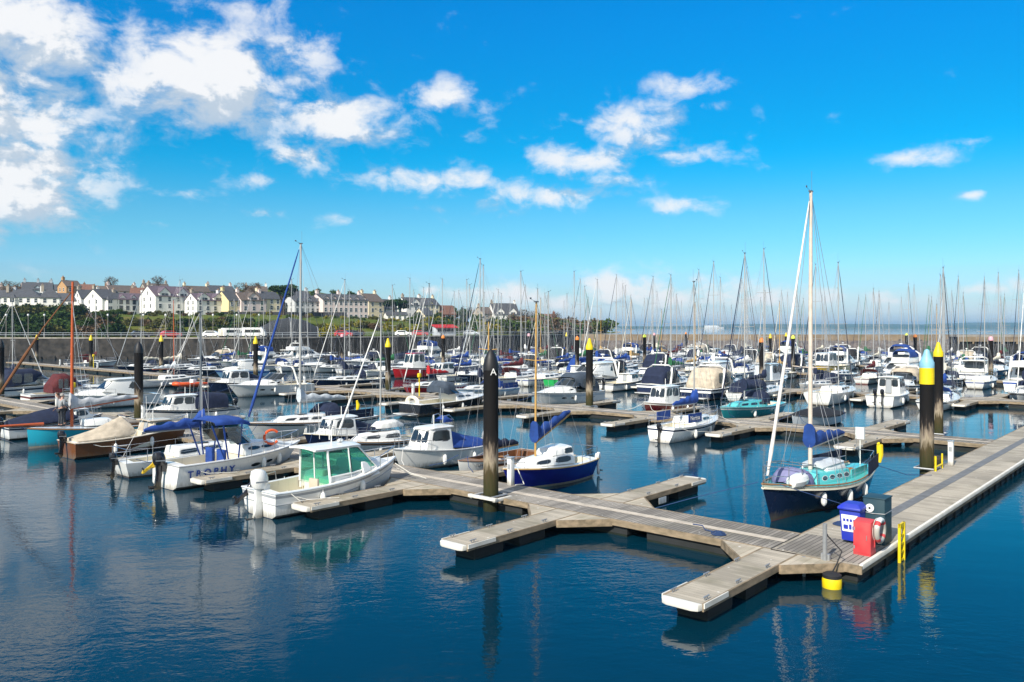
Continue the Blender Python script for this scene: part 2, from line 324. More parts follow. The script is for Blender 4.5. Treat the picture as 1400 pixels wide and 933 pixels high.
# ------------------------------------------------------------------ boat pieces (x forward, y to port, z up, z = 0 on the water)
FRAME = mat('window_rubber_frame', (.10, .10, .105), .5)
class Hull:
    def __init__(s, L, B, Fb, Fs, rake=.7, trk=.25, tb=.85, kind='v', tm=.42, p=2.1, sag=.06, n=16):
        s.__dict__.update(locals()); s.D = .35
    def H(s, t):
        if t < s.tm:
            q = t / s.tm; return s.B / 2 * (s.tb + (1 - s.tb) * math.sin(q * math.pi / 2))
        q = (t - s.tm) / (1 - s.tm); return max(s.B / 2 * (1 - q ** s.p), .012)
    def S(s, t): return s.Fs + (s.Fb - s.Fs) * t ** 1.7 - s.sag * math.sin(math.pi * t)
    def X(s, t, k=1.0): return -s.L / 2 + s.trk * (1 - k) + t * (s.L - (s.trk + s.rake) * (1 - k))
    def t(s, x): return min(max((x + s.L / 2) / s.L, 0), 1)
    def Y(s, t, z):
        S = s.S(t); k = min(max((z + s.D) / (S + s.D), 0), 1)
        if s.kind == 'v':
            kc = (.14 + s.D) / (S + s.D); c = .88 - .62 * t ** 3
            return s.H(t) * (c * k / kc if k < kc else c + (1 - c) * ((k - kc) / (1 - kc)) ** 1.15)
        return s.H(t) * k ** (.30 + 1.15 * t ** 2.5)
    def pt(s, t, z, side=1, out=0.0):
        k = (z + s.D) / (s.S(t) + s.D)
        return Vector((s.X(t, k), side * (s.Y(t, z) + out), z))
    def side_quad(s, x0, x1, z0, z1, side):     # flat-ish patch of the side, for names and port lights
        a, b = s.t(x0), s.t(x1)
        q = [s.pt(a, z0, side), s.pt(b, z0, side), s.pt(b, z1, side), s.pt(a, z1, side)]
        return q if side < 0 else [q[1], q[0], q[3], q[2]]
    def mesh(s, mats, parent, stripe=(.20, .11)):
        mb = MB(); n = s.n; rows = []
        for i in range(n + 1):
            t = i / n; S = s.S(t)
            zs = [-s.D, -.12, .02, .10, .14, .10 + .5 * (S - stripe[0] - .10), S - stripe[0], S - stripe[1], S - .05, S]
            zs = [min(z, S) for z in zs]
            rows.append([s.pt(t, z) for z in zs])
        mi = [1, 1, 2, 0, 0, 0, 3, 0, 4]; K = len(mi) + 1
        vs = []; fs = []; ms = []
        for sd in (1, -1):
            o = len(vs)
            for r in rows: vs += [(p.x, p.y * sd, p.z) for p in r]
            for i in range(n):
                for j in range(K - 1):
                    fs.append((o + i * K + j, o + (i + 1) * K + j, o + (i + 1) * K + j + 1, o + i * K + j + 1)); ms.append(mi[j])
        o2 = (n + 1) * K
        for j in range(K - 1):
            fs.append((j, j + 1, o2 + j + 1, o2 + j)); ms.append(mi[j])                                    # transom
            fs.append((n * K + j, n * K + j + 1, o2 + n * K + j + 1, o2 + n * K + j)); ms.append(mi[j])    # stem
        mb.add(vs, fs, ms)
        return mb.build('hull', mats, parent, ang=40)
    def deck(s, mats, parent, x0=None, x1=None, sd=.22, zf=.22, camber=.05):
        """deck sheet with a cockpit well between x0 and x1"""
        mb = MB(); ts = set(i / 18 for i in range(19)); well = x0 is not None
        if well: ta, tb_ = s.t(x0), s.t(x1); ts |= {ta, tb_}
        ts = sorted(ts); E = .978
        def yl(t): return s.H(t) * E
        def row(t, f0, f1, n=6): return [(s.X(t), yl(t) * (f0 + (f1 - f0) * j / n), s.S(t) - .03 + camber * (1 - (f0 + (f1 - f0) * j / n) ** 2)) for j in range(n + 1)]
        for a, b in zip(ts[:-1], ts[1:]):
            mid = (a + b) / 2
            if well and ta - 1e-6 <= mid <= tb_:
                ca, cb = max(s.H(a) - sd, .1), max(s.H(b) - sd, .1)
                for q in (1, -1):
                    za, zb = s.S(a) - .03, s.S(b) - .03
                    A = [(s.X(a), q * yl(a), za), (s.X(a), q * ca, za + .02), (s.X(a), q * ca, zf), (s.X(a), 0, zf)]
                    B = [(s.X(b), q * yl(b), zb), (s.X(b), q * cb, zb + .02), (s.X(b), q * cb, zf), (s.X(b), 0, zf)]
                    mb.add(A + B, [(0, 1, 5, 4), (1, 2, 6, 5), (2, 3, 7, 6)], [0, 1, 1])
            else:
                A, B = row(a, -1, 1), row(b, -1, 1); n = len(A)
                mb.add(A + B, [(i, i + 1, n + i + 1, n + i) for i in range(n - 1)], 0)
        if well:
            for t in (ta, tb_):
                c = max(s.H(t) - sd, .1); z = s.S(t) - .01
                mb.add([(s.X(t), -c, zf), (s.X(t), c, zf), (s.X(t), c, z), (s.X(t), 0, z + camber * .9), (s.X(t), -c, z)], [(0, 1, 2, 3, 4)], 1)
        return mb.build('deck', mats, parent, ang=40)
    def rub(s, m, parent, r=.028, drop=.03, name='rubbing_strake'):
        mb = MB()
        for sd in (1, -1):
            pts = [s.pt(i / 16, s.S(i / 16) - drop, sd, .006) for i in range(17)]
            mb.tube(pts, r, 5)
        a, b = s.pt(0, s.S(0) - drop, 1), s.pt(0, s.S(0) - drop, -1); mb.tube([a, b], r, 5)
        return mb.build(name, m, parent, ang=60)
    def rail(s, parent, x0, x1, h=.55, inset=.06, posts=5, two=True, close_bow=True, close_stern=False, m=None, r=.014, name='guard_rail'):
        mb = MB(); ta, tb_ = s.t(x0), s.t(x1); n = 14
        for sd in (1, -1):
            for hh in ((h, h * .5) if two else (h,)):
                mb.tube([Vector((s.X(t), sd * max(s.H(t) - inset, 0), s.S(t) + hh)) for t in [ta + (tb_ - ta) * i / n for i in range(n + 1)]], r, 5)
            for i in range(posts):
                t = ta + (tb_ - ta) * i / max(posts - 1, 1); y = sd * max(s.H(t) - inset, 0)
                mb.tube([(s.X(t), y, s.S(t) - .04), (s.X(t), y, s.S(t) + h)], r, 5)
        if close_bow: mb.tube([(s.X(tb_), max(s.H(tb_) - inset, 0), s.S(tb_) + h), (s.X(tb_) + .08, 0, s.S(tb_) + h + .02), (s.X(tb_), -max(s.H(tb_) - inset, 0), s.S(tb_) + h)], r, 5)
        if close_stern: mb.tube([(s.X(ta), s.H(ta) - inset, s.S(ta) + h), (s.X(ta), -s.H(ta) + inset, s.S(ta) + h)], r, 5)
        return mb.build(name, m or STEEL, parent, ang=60)
    def fenders(s, parent, xs, sides=(1, -1), m=None, r=.10, L=.5):
        for x in xs:
            for sd in sides:
                t = s.t(x); z = s.S(t) - .45; p = s.pt(t, max(z, .12), sd, r)
                mb = MB(); k = r
                mb.lathe([(.02, L / 2), (k * .8, L / 2 - .06), (k, L / 2 - .14), (k, -L / 2 + .14), (k * .8, -L / 2 + .06), (.02, -L / 2)], 8, 0, (p.x, p.y, max(p.z, .2)))
                mb.tube([(p.x, p.y, max(p.z, .2) + L / 2), (p.x, sd * (s.H(t) - .02), s.S(t) + .05)], .012, 4)
                mb.build('fender', m or gel('white'), parent)
def trunk(parent, name, m, xb, w, z, zt, roofc=.06, bev=.05):
    """closed cabin block: xb = (aft bottom, fwd bottom, fwd top, aft top); w = half widths (aft bottom, fwd bottom, fwd top, aft top); z base height(s)"""
    za, zf = z if isinstance(z, tuple) else (z, z); ta, tf = zt if isinstance(zt, tuple) else (zt, zt)
    c = [(xb[0], -w[0], za), (xb[1], -w[1], zf), (xb[1], w[1], zf), (xb[0], w[0], za), (xb[3], -w[3], ta), (xb[2], -w[2], tf), (xb[2], w[2], tf), (xb[3], w[3], ta)]
    mb = MB(); n = 6; fs = []
    # cambered roof
    mb.add(c, [(3, 2, 1, 0), (0, 1, 5, 4), (2, 3, 7, 6)])
    ra = [(xb[3], -w[3] + 2 * w[3] * j / n, ta + roofc * math.sin(math.pi * j / n)) for j in range(n + 1)]
    rf = [(xb[2], -w[2] + 2 * w[2] * j / n, tf + roofc * math.sin(math.pi * j / n)) for j in range(n + 1)]
    mb.add(ra + rf, [(j, j + 1, n + 1 + j + 1, n + 1 + j) for j in range(n)])
    mb.add([c[0], c[3]] + ra[::-1], [tuple(range(n + 3))]); mb.add([c[1], c[2]] + rf[::-1], [tuple(range(n + 3))])
    bm = None
    o = mb.build(name, m, parent, ang=35)
    me = o.data; b = bmesh.new(); b.from_mesh(me); bmesh.ops.remove_doubles(b, verts=b.verts, dist=1e-4); bmesh.ops.recalc_face_normals(b, faces=b.faces)
    if bev:
        es = [e for e in b.edges if len(e.link_faces) == 2 and e.calc_face_angle(0) > R(25)]
        bmesh.ops.bevel(b, geom=es, offset=bev, segments=2, affect='EDGES', profile=.6, clamp_overlap=True)
    b.to_mesh(me); b.free()
    for p in me.polygons: p.use_smooth = True
    me.set_sharp_from_angle(angle=R(40))
    Q = dict(R=[c[0], c[1], c[5], c[4]], L=[c[2], c[3], c[7], c[6]], F=[c[1], c[2], c[6], c[5]], B=[c[3], c[0], c[4], c[7]])
    return o, Q
def panes(parent, Q, rects, m=None, name='window', off=.012, cut=.16, frame=None):
    for u0, u1, v0, v1 in rects:
        du, dv = min((u1 - u0) * .10, .02), min((v1 - v0) * .12, .045)
        MB().panel(Q, u0, u1, v0, v1, 0, off, cut).panel(Q, u0 - du, u1 + du, v0 - dv, v1 + dv, 1, off - .006, cut).build(name, [m or DGLASS, frame or FRAME], parent)
def both(parent, Q, rects, **k):
    panes(parent, Q['R'], rects, **k); panes(parent, Q['L'], [(1 - b, 1 - a, c, d) for a, b, c, d in rects], **k)
def roof_slab(parent, x0, x1, w0, w1, z0, z1, th=.06, camber=.08, m=None, name='roof'):
    rings = []
    for i in range(9):
        f = i / 8; x = x0 + (x1 - x0) * f; w = (w0 + (w1 - w0) * f) * (1 - .25 * max(0, (f - .8) / .2) ** 2 - .1 * max(0, (.12 - f) / .12)); z = z0 + (z1 - z0) * f - .05 * max(0, (f - .75) / .25) ** 2
        top = [(x, -w + 2 * w * j / 8, z + th + camber * (1 - (2 * j / 8 - 1) ** 2)) for j in range(9)]
        bot = [(x, w * .97 - 2 * w * .97 * j / 8, z + camber * .7 * (1 - (2 * j / 8 - 1) ** 2)) for j in range(9)]
        rings.append(top + bot)
    return MB().loft(rings).build(name, m or gel('white'), parent, ang=45)
def arch(x, w, z0, z1, n=12, pw=.55, lean=0):
    r = []
    for j in range(n + 1):
        a = math.pi * j / n; c, s_ = math.cos(a), math.sin(a)
        r.append(Vector((x + lean * abs(s_) ** pw, w * math.copysign(abs(c) ** pw, c), z0 + (z1 - z0) * abs(s_) ** pw)))
    return r
def hood(parent, stations, m, name='canopy', th=.02, close=(False, False), sagz=.02):
    """canvas over hoops: stations = (x, half width, z foot, z top)"""
    st = []
    for a, b in zip(stations[:-1], stations[1:]):
        for k in range(3):
            f = k / 3; q = [a[i] + (b[i] - a[i]) * f for i in range(4)]; q[3] -= sagz * math.sin(math.pi * f); st.append(q)
    st.append(list(stations[-1]))
    outer = [arch(*q[:4]) for q in st]; inner = [arch(q[0], q[1] - th, q[2], q[3] - th) for q in st]
    mb = MB(); n = len(outer[0])
    mb.loft(outer, closed=False); mb.loft([list(reversed(r)) for r in inner], closed=False)
    for e, cl in ((0, close[0]), (-1, close[1])):
        if cl: mb.add(outer[e], [tuple(range(n))])
        else: mb.add(outer[e] + inner[e], [(i, i + 1, n + i + 1, n + i) for i in range(n - 1)])
    return mb.build(name, m, parent, ang=50)
def cover(parent, prof, m, name='boat_cover', ridge=True):
    """tent-like cover: prof = (x, half width, z foot, z ridge)"""
    rings = []
    for x, w, z0, z1 in prof:
        rings.append([(x, w, z0 - .08), (x, w, z0), (x, w * .72, z0 + (z1 - z0) * .38), (x, w * .34, z0 + (z1 - z0) * .80), (x, .05, z1), (x, -.05, z1), (x, -w * .34, z0 + (z1 - z0) * .80), (x, -w * .72, z0 + (z1 - z0) * .38), (x, -w, z0), (x, -w, z0 - .08)])
    mb = MB(); mb.loft(rings)
    o = mb.build(name, m, parent, ang=50); return o
def outboard(parent, x, z, col='black', s=1.0, up=False, y=0):
    g = empty('outboard', (x, y, z)); g.parent = parent
    mb = MB()
    cowl = [(.0, .13, .17, .0), (.10, .16, .21, -.02), (.26, .17, .22, -.04), (.40, .13, .17, -.07), (.44, .06, .08, -.08)]
    mb.loft([[(sh + a * math.cos(math.pi * k / 6), bb * math.sin(math.pi * k / 6), zz) for k in range(12)] for zz, bb, a, sh in cowl])
    c = mb.build('cowl', gel(col), g, ang=50)
    MB().panel([(.1, -.172, .12), (-.22, -.172, .12), (-.22, -.172, .24), (.1, -.172, .24)], 0, 1, .2, .5, 0, .004, 0).build('stripe', gel('grey'), c)
    lg = MB(); lg.loft([[(a + sh, .05, z_), (a * .3 + sh, .07, z_), (-a + sh, .04, z_), (-a + sh, -.04, z_), (a * .3 + sh, -.07, z_), (a + sh, -.05, z_)] for z_, a, sh in ((.02, .13, 0), (-.25, .10, 0), (-.55, .09, -.02), (-.80, .12, -.03), (-.95, .03, -.02))])
    lg.box((.12, 0, -.06), (.16, .22, .3))
    leg = lg.build('leg', gel(col), g)
    pr = MB(); pr.tube([(-.14, 0, -.72), (-.30, 0, -.72)], .05, 8)
    for k in range(3):
        a = 2 * math.pi * k / 3; pr.add([(-.2, .04 * math.cos(a), -.72 + .04 * math.sin(a)), (-.26, .17 * math.cos(a + .3), -.72 + .17 * math.sin(a + .3)), (-.23, .17 * math.cos(a - .3), -.72 + .17 * math.sin(a - .3))], [(0, 1, 2)])
    pr.build('propeller', RUB, leg)
    g.scale = (s, s, s); g.rotation_euler.y = R(55) if up else R(4)
    # parts hang directly from the boat so that the tree stays three deep
    M = Matrix.Translation((x, y, z)) @ Matrix.Rotation(g.rotation_euler.y, 4, 'Y') @ Matrix.Scale(s, 4)
    root = None
    for o in (c, leg):
        o.data.transform(M)
        for ch in o.children: ch.data.transform(M)
        o.parent = parent
    c.name = 'outboard_cowl'; leg.name = 'outboard_leg'
    bpy.data.objects.remove(g)
def spar_and_sails(parent, h, x, zd, H, mast_m=ALU, r=.06, boom=2.6, boomz=.95, cov=None, furl=None, furl_r=.055, spread=(.5,), stays=True, boom_up=0.0, jib_x=None, wr=.006, lumpy=True, stern_x=None, head=True, lazy=False):
    """mast at x standing on zd, H tall, boom aft with a stowed sail, rolled headsail on the forestay"""
    top = zd + H
    mb = MB(); mb.tube([(x, 0, zd - .05), (x - .02, 0, zd + H * .5), (x - .05, 0, top)], [r, r, r * .75], 8)
    mast = mb.build('mast', mast_m, parent, ang=60)
    if head:
        hd = MB(); hd.box((x - .05, 0, top + .02), (.22, .08, .05)); hd.tube([(x - .12, 0, top), (x - .12, 0, top + .75)], .006, 4); hd.tube([(x + .02, .0, top + .04), (x + .30, 0, top + .12)], .007, 4); hd.box((x + .30, 0, top + .15), (.10, .01, .07))
        hd.build('masthead_gear', ALUD, mast)
    bx = x - boom * math.cos(boom_up); bz = zd + boomz + boom * math.sin(boom_up)
    if boom:
        b = MB(); b.tube([(x - .05, 0, zd + boomz), (bx, 0, bz)], .045, 8); bm_ = b.build('boom', mast_m, parent)
        if cov:
            rings = []; K = 22
            for i in range(K + 1):
                f = i / K; cx = x + .09 - (boom + .02) * math.cos(boom_up) * f; cz = zd + boomz + .05 + boom * math.sin(boom_up) * f
                hh = (.22 * (1 - f) ** .8 + .085) * (1 + (.17 * math.sin(f * 23 + x) if lumpy else 0)); ww = (.13 * (1 - f) + .075) * (1 + (.16 * math.cos(f * 31) if lumpy else 0))
                up = .30 * max(0, 1 - f * 6)
                rings.append([(cx + .02 * math.sin(3 * k), ww * math.cos(2 * math.pi * k / 10), cz + hh * .55 + hh * math.sin(2 * math.pi * k / 10) * (.72 if math.sin(2 * math.pi * k / 10) < 0 else 1) + (up if math.sin(2 * math.pi * k / 10) > .5 else 0)) for k in range(10)])
            MB().loft(rings).build('sail_cover', canvas(cov) if isinstance(cov, str) else cov, parent, ang=60)
    jx = jib_x if jib_x is not None else h.L / 2 - .12
    jz = h.S(h.t(jx)) + .05
    if furl:
        n = 12; P0 = Vector((jx, 0, jz + .25)); P1 = Vector((x + .08, 0, top - .35))
        pts = [P0.lerp(P1, i / n) for i in range(n + 1)]
        rr = [furl_r * (1.15 - .65 * (i / n)) * (.55 if i in (0, n) else 1) * (1 + .10 * math.sin(i * 2.3)) for i in range(n + 1)]
        MB().tube(pts, rr, 8).build('furled_headsail', canvas(furl) if isinstance(furl, str) else furl, parent, ang=60)
    if stays:
        s = MB()
        s.tube([(jx, 0, jz), (x, 0, top - .1)], wr, 4)
        sx_ = stern_x if stern_x is not None else -h.L / 2 + .1
        s.tube([(sx_, 0, h.S(h.t(sx_)) + .0), (x - .05, 0, top)], wr, 4)
        t = h.t(x - .15); yb = h.H(t) - .08; zb = h.S(t)
        for f in spread:
            zs = zd + H * f; yw = min(.42 * h.B / 2 + .15, .75)
            sp_ = MB(); sp_.tube([(x, -yw, zs + .04), (x, 0, zs), (x, yw, zs + .04)], .018, 4); sp_.build('spreader', mast_m, mast)
        for sd in (1, -1):
            yw = min(.42 * h.B / 2 + .15, .75); zs = zd + H * spread[-1]
            s.tube([(x - .15, sd * yb, zb), (x, sd * yw, zs + .04), (x - .04, 0, top - .1)], wr, 4)
            s.tube([(x - .45, sd * yb, zb), (x, sd * .06, zd + H * spread[0] - .05)], wr, 4)
            s.tube([(x + .25, sd * yb, zb), (x, sd * .06, zd + H * spread[0] - .05)], wr, 4)
            if lazy: s.tube([(x - boom * .6, 0, zd + boomz + .3), (x, sd * yw * .5, zs)], wr * .7, 4)
        s.tube([(bx, 0, bz), (x - .06, 0, top - .05)], wr * .8, 4)
        s.build('rigging', WIRE, parent)
    return mast

def hull_mats(c, anti=None, boot='white', stripe=None, trim='white'):
    return [gel(c), anti or ANTI, gel(boot), gel(stripe or c), gel(trim)]

# ------------------------------------------------------------------ whole boats
def sailboat(label, L=8.0, B=2.7, hc='white', boot='navy', stripe=None, anti=None, dk='white', mast=10.5, mast_m=ALU, cov='blue', furl='white', spray=None, cab=.42, nwin=3, kind='r', Fb=1.05, Fs=.8,
             mx=.08, boom=None, trim='white', group=None, name='sailing_boat', tent=None, stays=True, spread=(.5,), wr=.007, detail=1, rake=.9, trk=.35, tb=.68, rubm=None, furl_r=.042, ob=None, dodger=None, mr=None, cat='sailing boat'):
    r = empty(name, label=label, cat=cat, group=group)
    h = Hull(L, B, Fb, Fs, rake=rake, trk=trk, tb=tb, kind=kind, tm=.45, p=1.9); r['L'] = L
    h.mesh(hull_mats(hc, anti, boot, stripe, trim), r)
    ca, cb = -L * .43, -L * .12
    h.deck([gel(dk), gel('cream')], r, ca, cb, sd=B * .18, zf=.32)
    if rubm: h.rub(rubm, r)
    x0, x1 = cb - .05, L * .27
    zc = lambda x: h.S(h.t(x)) - .03
    w0, w1 = B * .33, B * .20
    c, Q = trunk(r, 'cabin', gel(dk), (x0, x1 + .35, x1 - .15, x0 + .05), (w0, w1 * .75, w1 * .65, w0 * .86), (zc(x0), zc(x1) + .02), (zc(x0) + cab, zc(x1) + cab * .62))
    g = .92 / nwin
    both(c, Q, [(.05 + i * g, .05 + i * g + g * .68, .34, .74) for i in range(nwin)])
    MB().box((x1 * .35, 0, zc(0) + cab * .9 + .07), (.55, .5, .05)).build('hatch', DGLASS, c, bevel=.015)
    zm = zc(mx * L) + cab * .85
    spar_and_sails(r, h, mx * L, zm, mast - zm, mast_m, mr or (.036 + .0018 * L), boom or L * .34, .75, cov, furl, furl_r, spread, stays, wr=wr)
    if spray: hood(r, [(x0 + .75, w0 * .92, zc(x0) + cab * .85, zc(x0) + cab + .22), (x0 + .35, w0 * 1.05, zc(x0) + cab * .5, zc(x0) + cab + .55), (x0 - .15, w0 * 1.12, zc(x0) + .1, zc(x0) + cab + .62)], canvas(spray), 'sprayhood')
    if tent: hood(r, [(x0 + .05, w0 * 1.1, zc(x0) + .1, zc(x0) + cab + .75), ((ca + x0) / 2, w0 * 1.15, zc(ca) + .1, zc(x0) + cab + .8), (ca + .1, w0 * 1.05, zc(ca) + .1, zc(ca) + cab + .55)], canvas(tent), 'cockpit_tent', close=(True, True))
    if dodger:
        mb = MB()
        for sd in (1, -1):
            t0, t1 = h.t(ca - .1), h.t(cb - .1)
            a, b = Vector((h.X(t0), sd * (h.H(t0) - .05), h.S(t0) + .02)), Vector((h.X(t1), sd * (h.H(t1) - .05), h.S(t1) + .02)); up = Vector((0, 0, .5)); o_ = Vector((0, sd * .012, 0))
            mb.hexa([a - o_, b - o_, b + o_, a + o_, a - o_ + up, b - o_ + up, b + o_ + up, a + o_ + up])
        mb.build('spray_dodger', canvas(dodger), r)
    if detail:
        h.rail(r, L * .33, L * .49, .58, posts=3, name='pulpit'); h.rail(r, -L * .49, -L * .36, .58, posts=2, close_bow=False, close_stern=True, name='pushpit')
        h.rail(r, -L * .36, L * .33, .56, posts=5, close_bow=False, r=.007, name='lifeline')
        h.fenders(r, [-L * .18, L * .15], m=gel('white') if detail < 2 else gel('navy'))
    if ob: outboard(r, -L / 2 - .18, .75, ob, .8)
    else:
        MB().hexa([(-L / 2 - .02, -.03, -.3), (-L / 2 + .3, -.03, -.3), (-L / 2 + .3, .03, -.3), (-L / 2 - .02, .03, -.3), (-L / 2 - .22, -.03, Fs * .9), (-L / 2 - .02, -.03, Fs * .9), (-L / 2 - .02, .03, Fs * .9), (-L / 2 - .22, .03, Fs * .9)]).build('rudder', gel(hc), r)
    return r, h

def wheelboat(label, L=5.8, B=2.2, hc='white', boot='navy', stripe=None, anti=None, Fb=1.05, Fs=.72, wx=(-.05, .24), wh=1.15, wm='white', covc=None, ob='black', rubm=None, group=None, name='motor_boat', wins=2, rails=True, roofm=None, foredeck=.2, cover_tail=True, detail=1, glassm=None, ww=.72, back_open=False, trim='white', cat='motor boat', nob=1, rear_win=False):
    """small cabin boat: low fore cabin, upright wheelhouse, open cockpit aft (maybe under a sloping cover)"""
    r = empty(name, label=label, cat=cat, group=group); r['L'] = L
    h = Hull(L, B, Fb, Fs, rake=.65, trk=.12, tb=.88, kind='v', tm=.40, p=2.2)
    h.mesh(hull_mats(hc, anti, boot, stripe, trim), r)
    xa, xf = wx[0] * L, wx[1] * L
    h.deck([gel('white'), gel('cream')], r, -L * .46, xa + .02, sd=.18, zf=.28)
    h.rub(rubm or RUB, r, r=.03)
    z = lambda x: h.S(h.t(x)) - .03
    w = B / 2 * ww
    if foredeck: trunk(r, 'fore_cabin', gel('white'), (xf - .2, L * .42, L * .36, xf - .2), (w * .95, .22, .16, w * .8), (z(xf), z(L * .42)), (z(xf) + foredeck + .12, z(L * .4) + foredeck * .5))
    c, Q = trunk(r, 'wheelhouse', gel(wm), (xa, xf + .35, xf, xa + .08), (w, w * .84, w * .72, w * .88), (z(xa), z(xf)), (z(xa) + wh, z(xa) + wh - .02))
    if wins == 2: both(c, Q, [(.08, .47, .48, .90), (.54, .90, .48, .90)], m=glassm)
    elif wins == 1: both(c, Q, [(.12, .82, .45, .90)], m=glassm)
    panes(c, Q['F'], [(.06, .36, .40, .92), (.40, .60, .40, .92), (.64, .94, .40, .92)], m=glassm)
    if rear_win: panes(c, Q['B'], [(.08, .34, .50, .88), (.66, .92, .50, .88)], m=glassm)
    panes(c, Q['B'], [(.38, .62, .08, .9)], name='door', m=gel('grey'), cut=.05)
    roof_slab(r, xa - .12, xf + .12, w * .96, w * .80, z(xa) + wh + .01, z(xa) + wh + .0, .05, .05, roofm or gel(wm))
    if covc and cover_tail:
        cover(r, [(xa + .02, w * .95, z(xa) + .15, z(xa) + wh * .92), ((xa - L * .46) / 2, B / 2 * .80, z(xa) + .06, z(xa) + wh * .5), (-L * .44, B / 2 * .78, z(-L * .44) + .04, z(-L * .44) + .28)], canvas(covc), 'cockpit_cover')
    for k in range(nob): 
        if ob: outboard(r, -L / 2 - .18, Fs + .12, ob, .95, y=(k - (nob - 1) / 2) * .55)
    if rails: h.rail(r, xf + .1, L * .485, .42, posts=4, two=False)
    if detail:
        h.fenders(r, [-L * .2, L * .12])
        a = MB(); a.tube([(xa + .2, .2, z(xa) + wh), (xa + .15, .2, z(xa) + wh + 1.3)], .01, 4); a.tube([(xa + .3, -.25, z(xa) + wh), (xa + .3, -.25, z(xa) + wh + .55)], .02, 5); a.build('aerial', gel('white'), r)
    return r, h

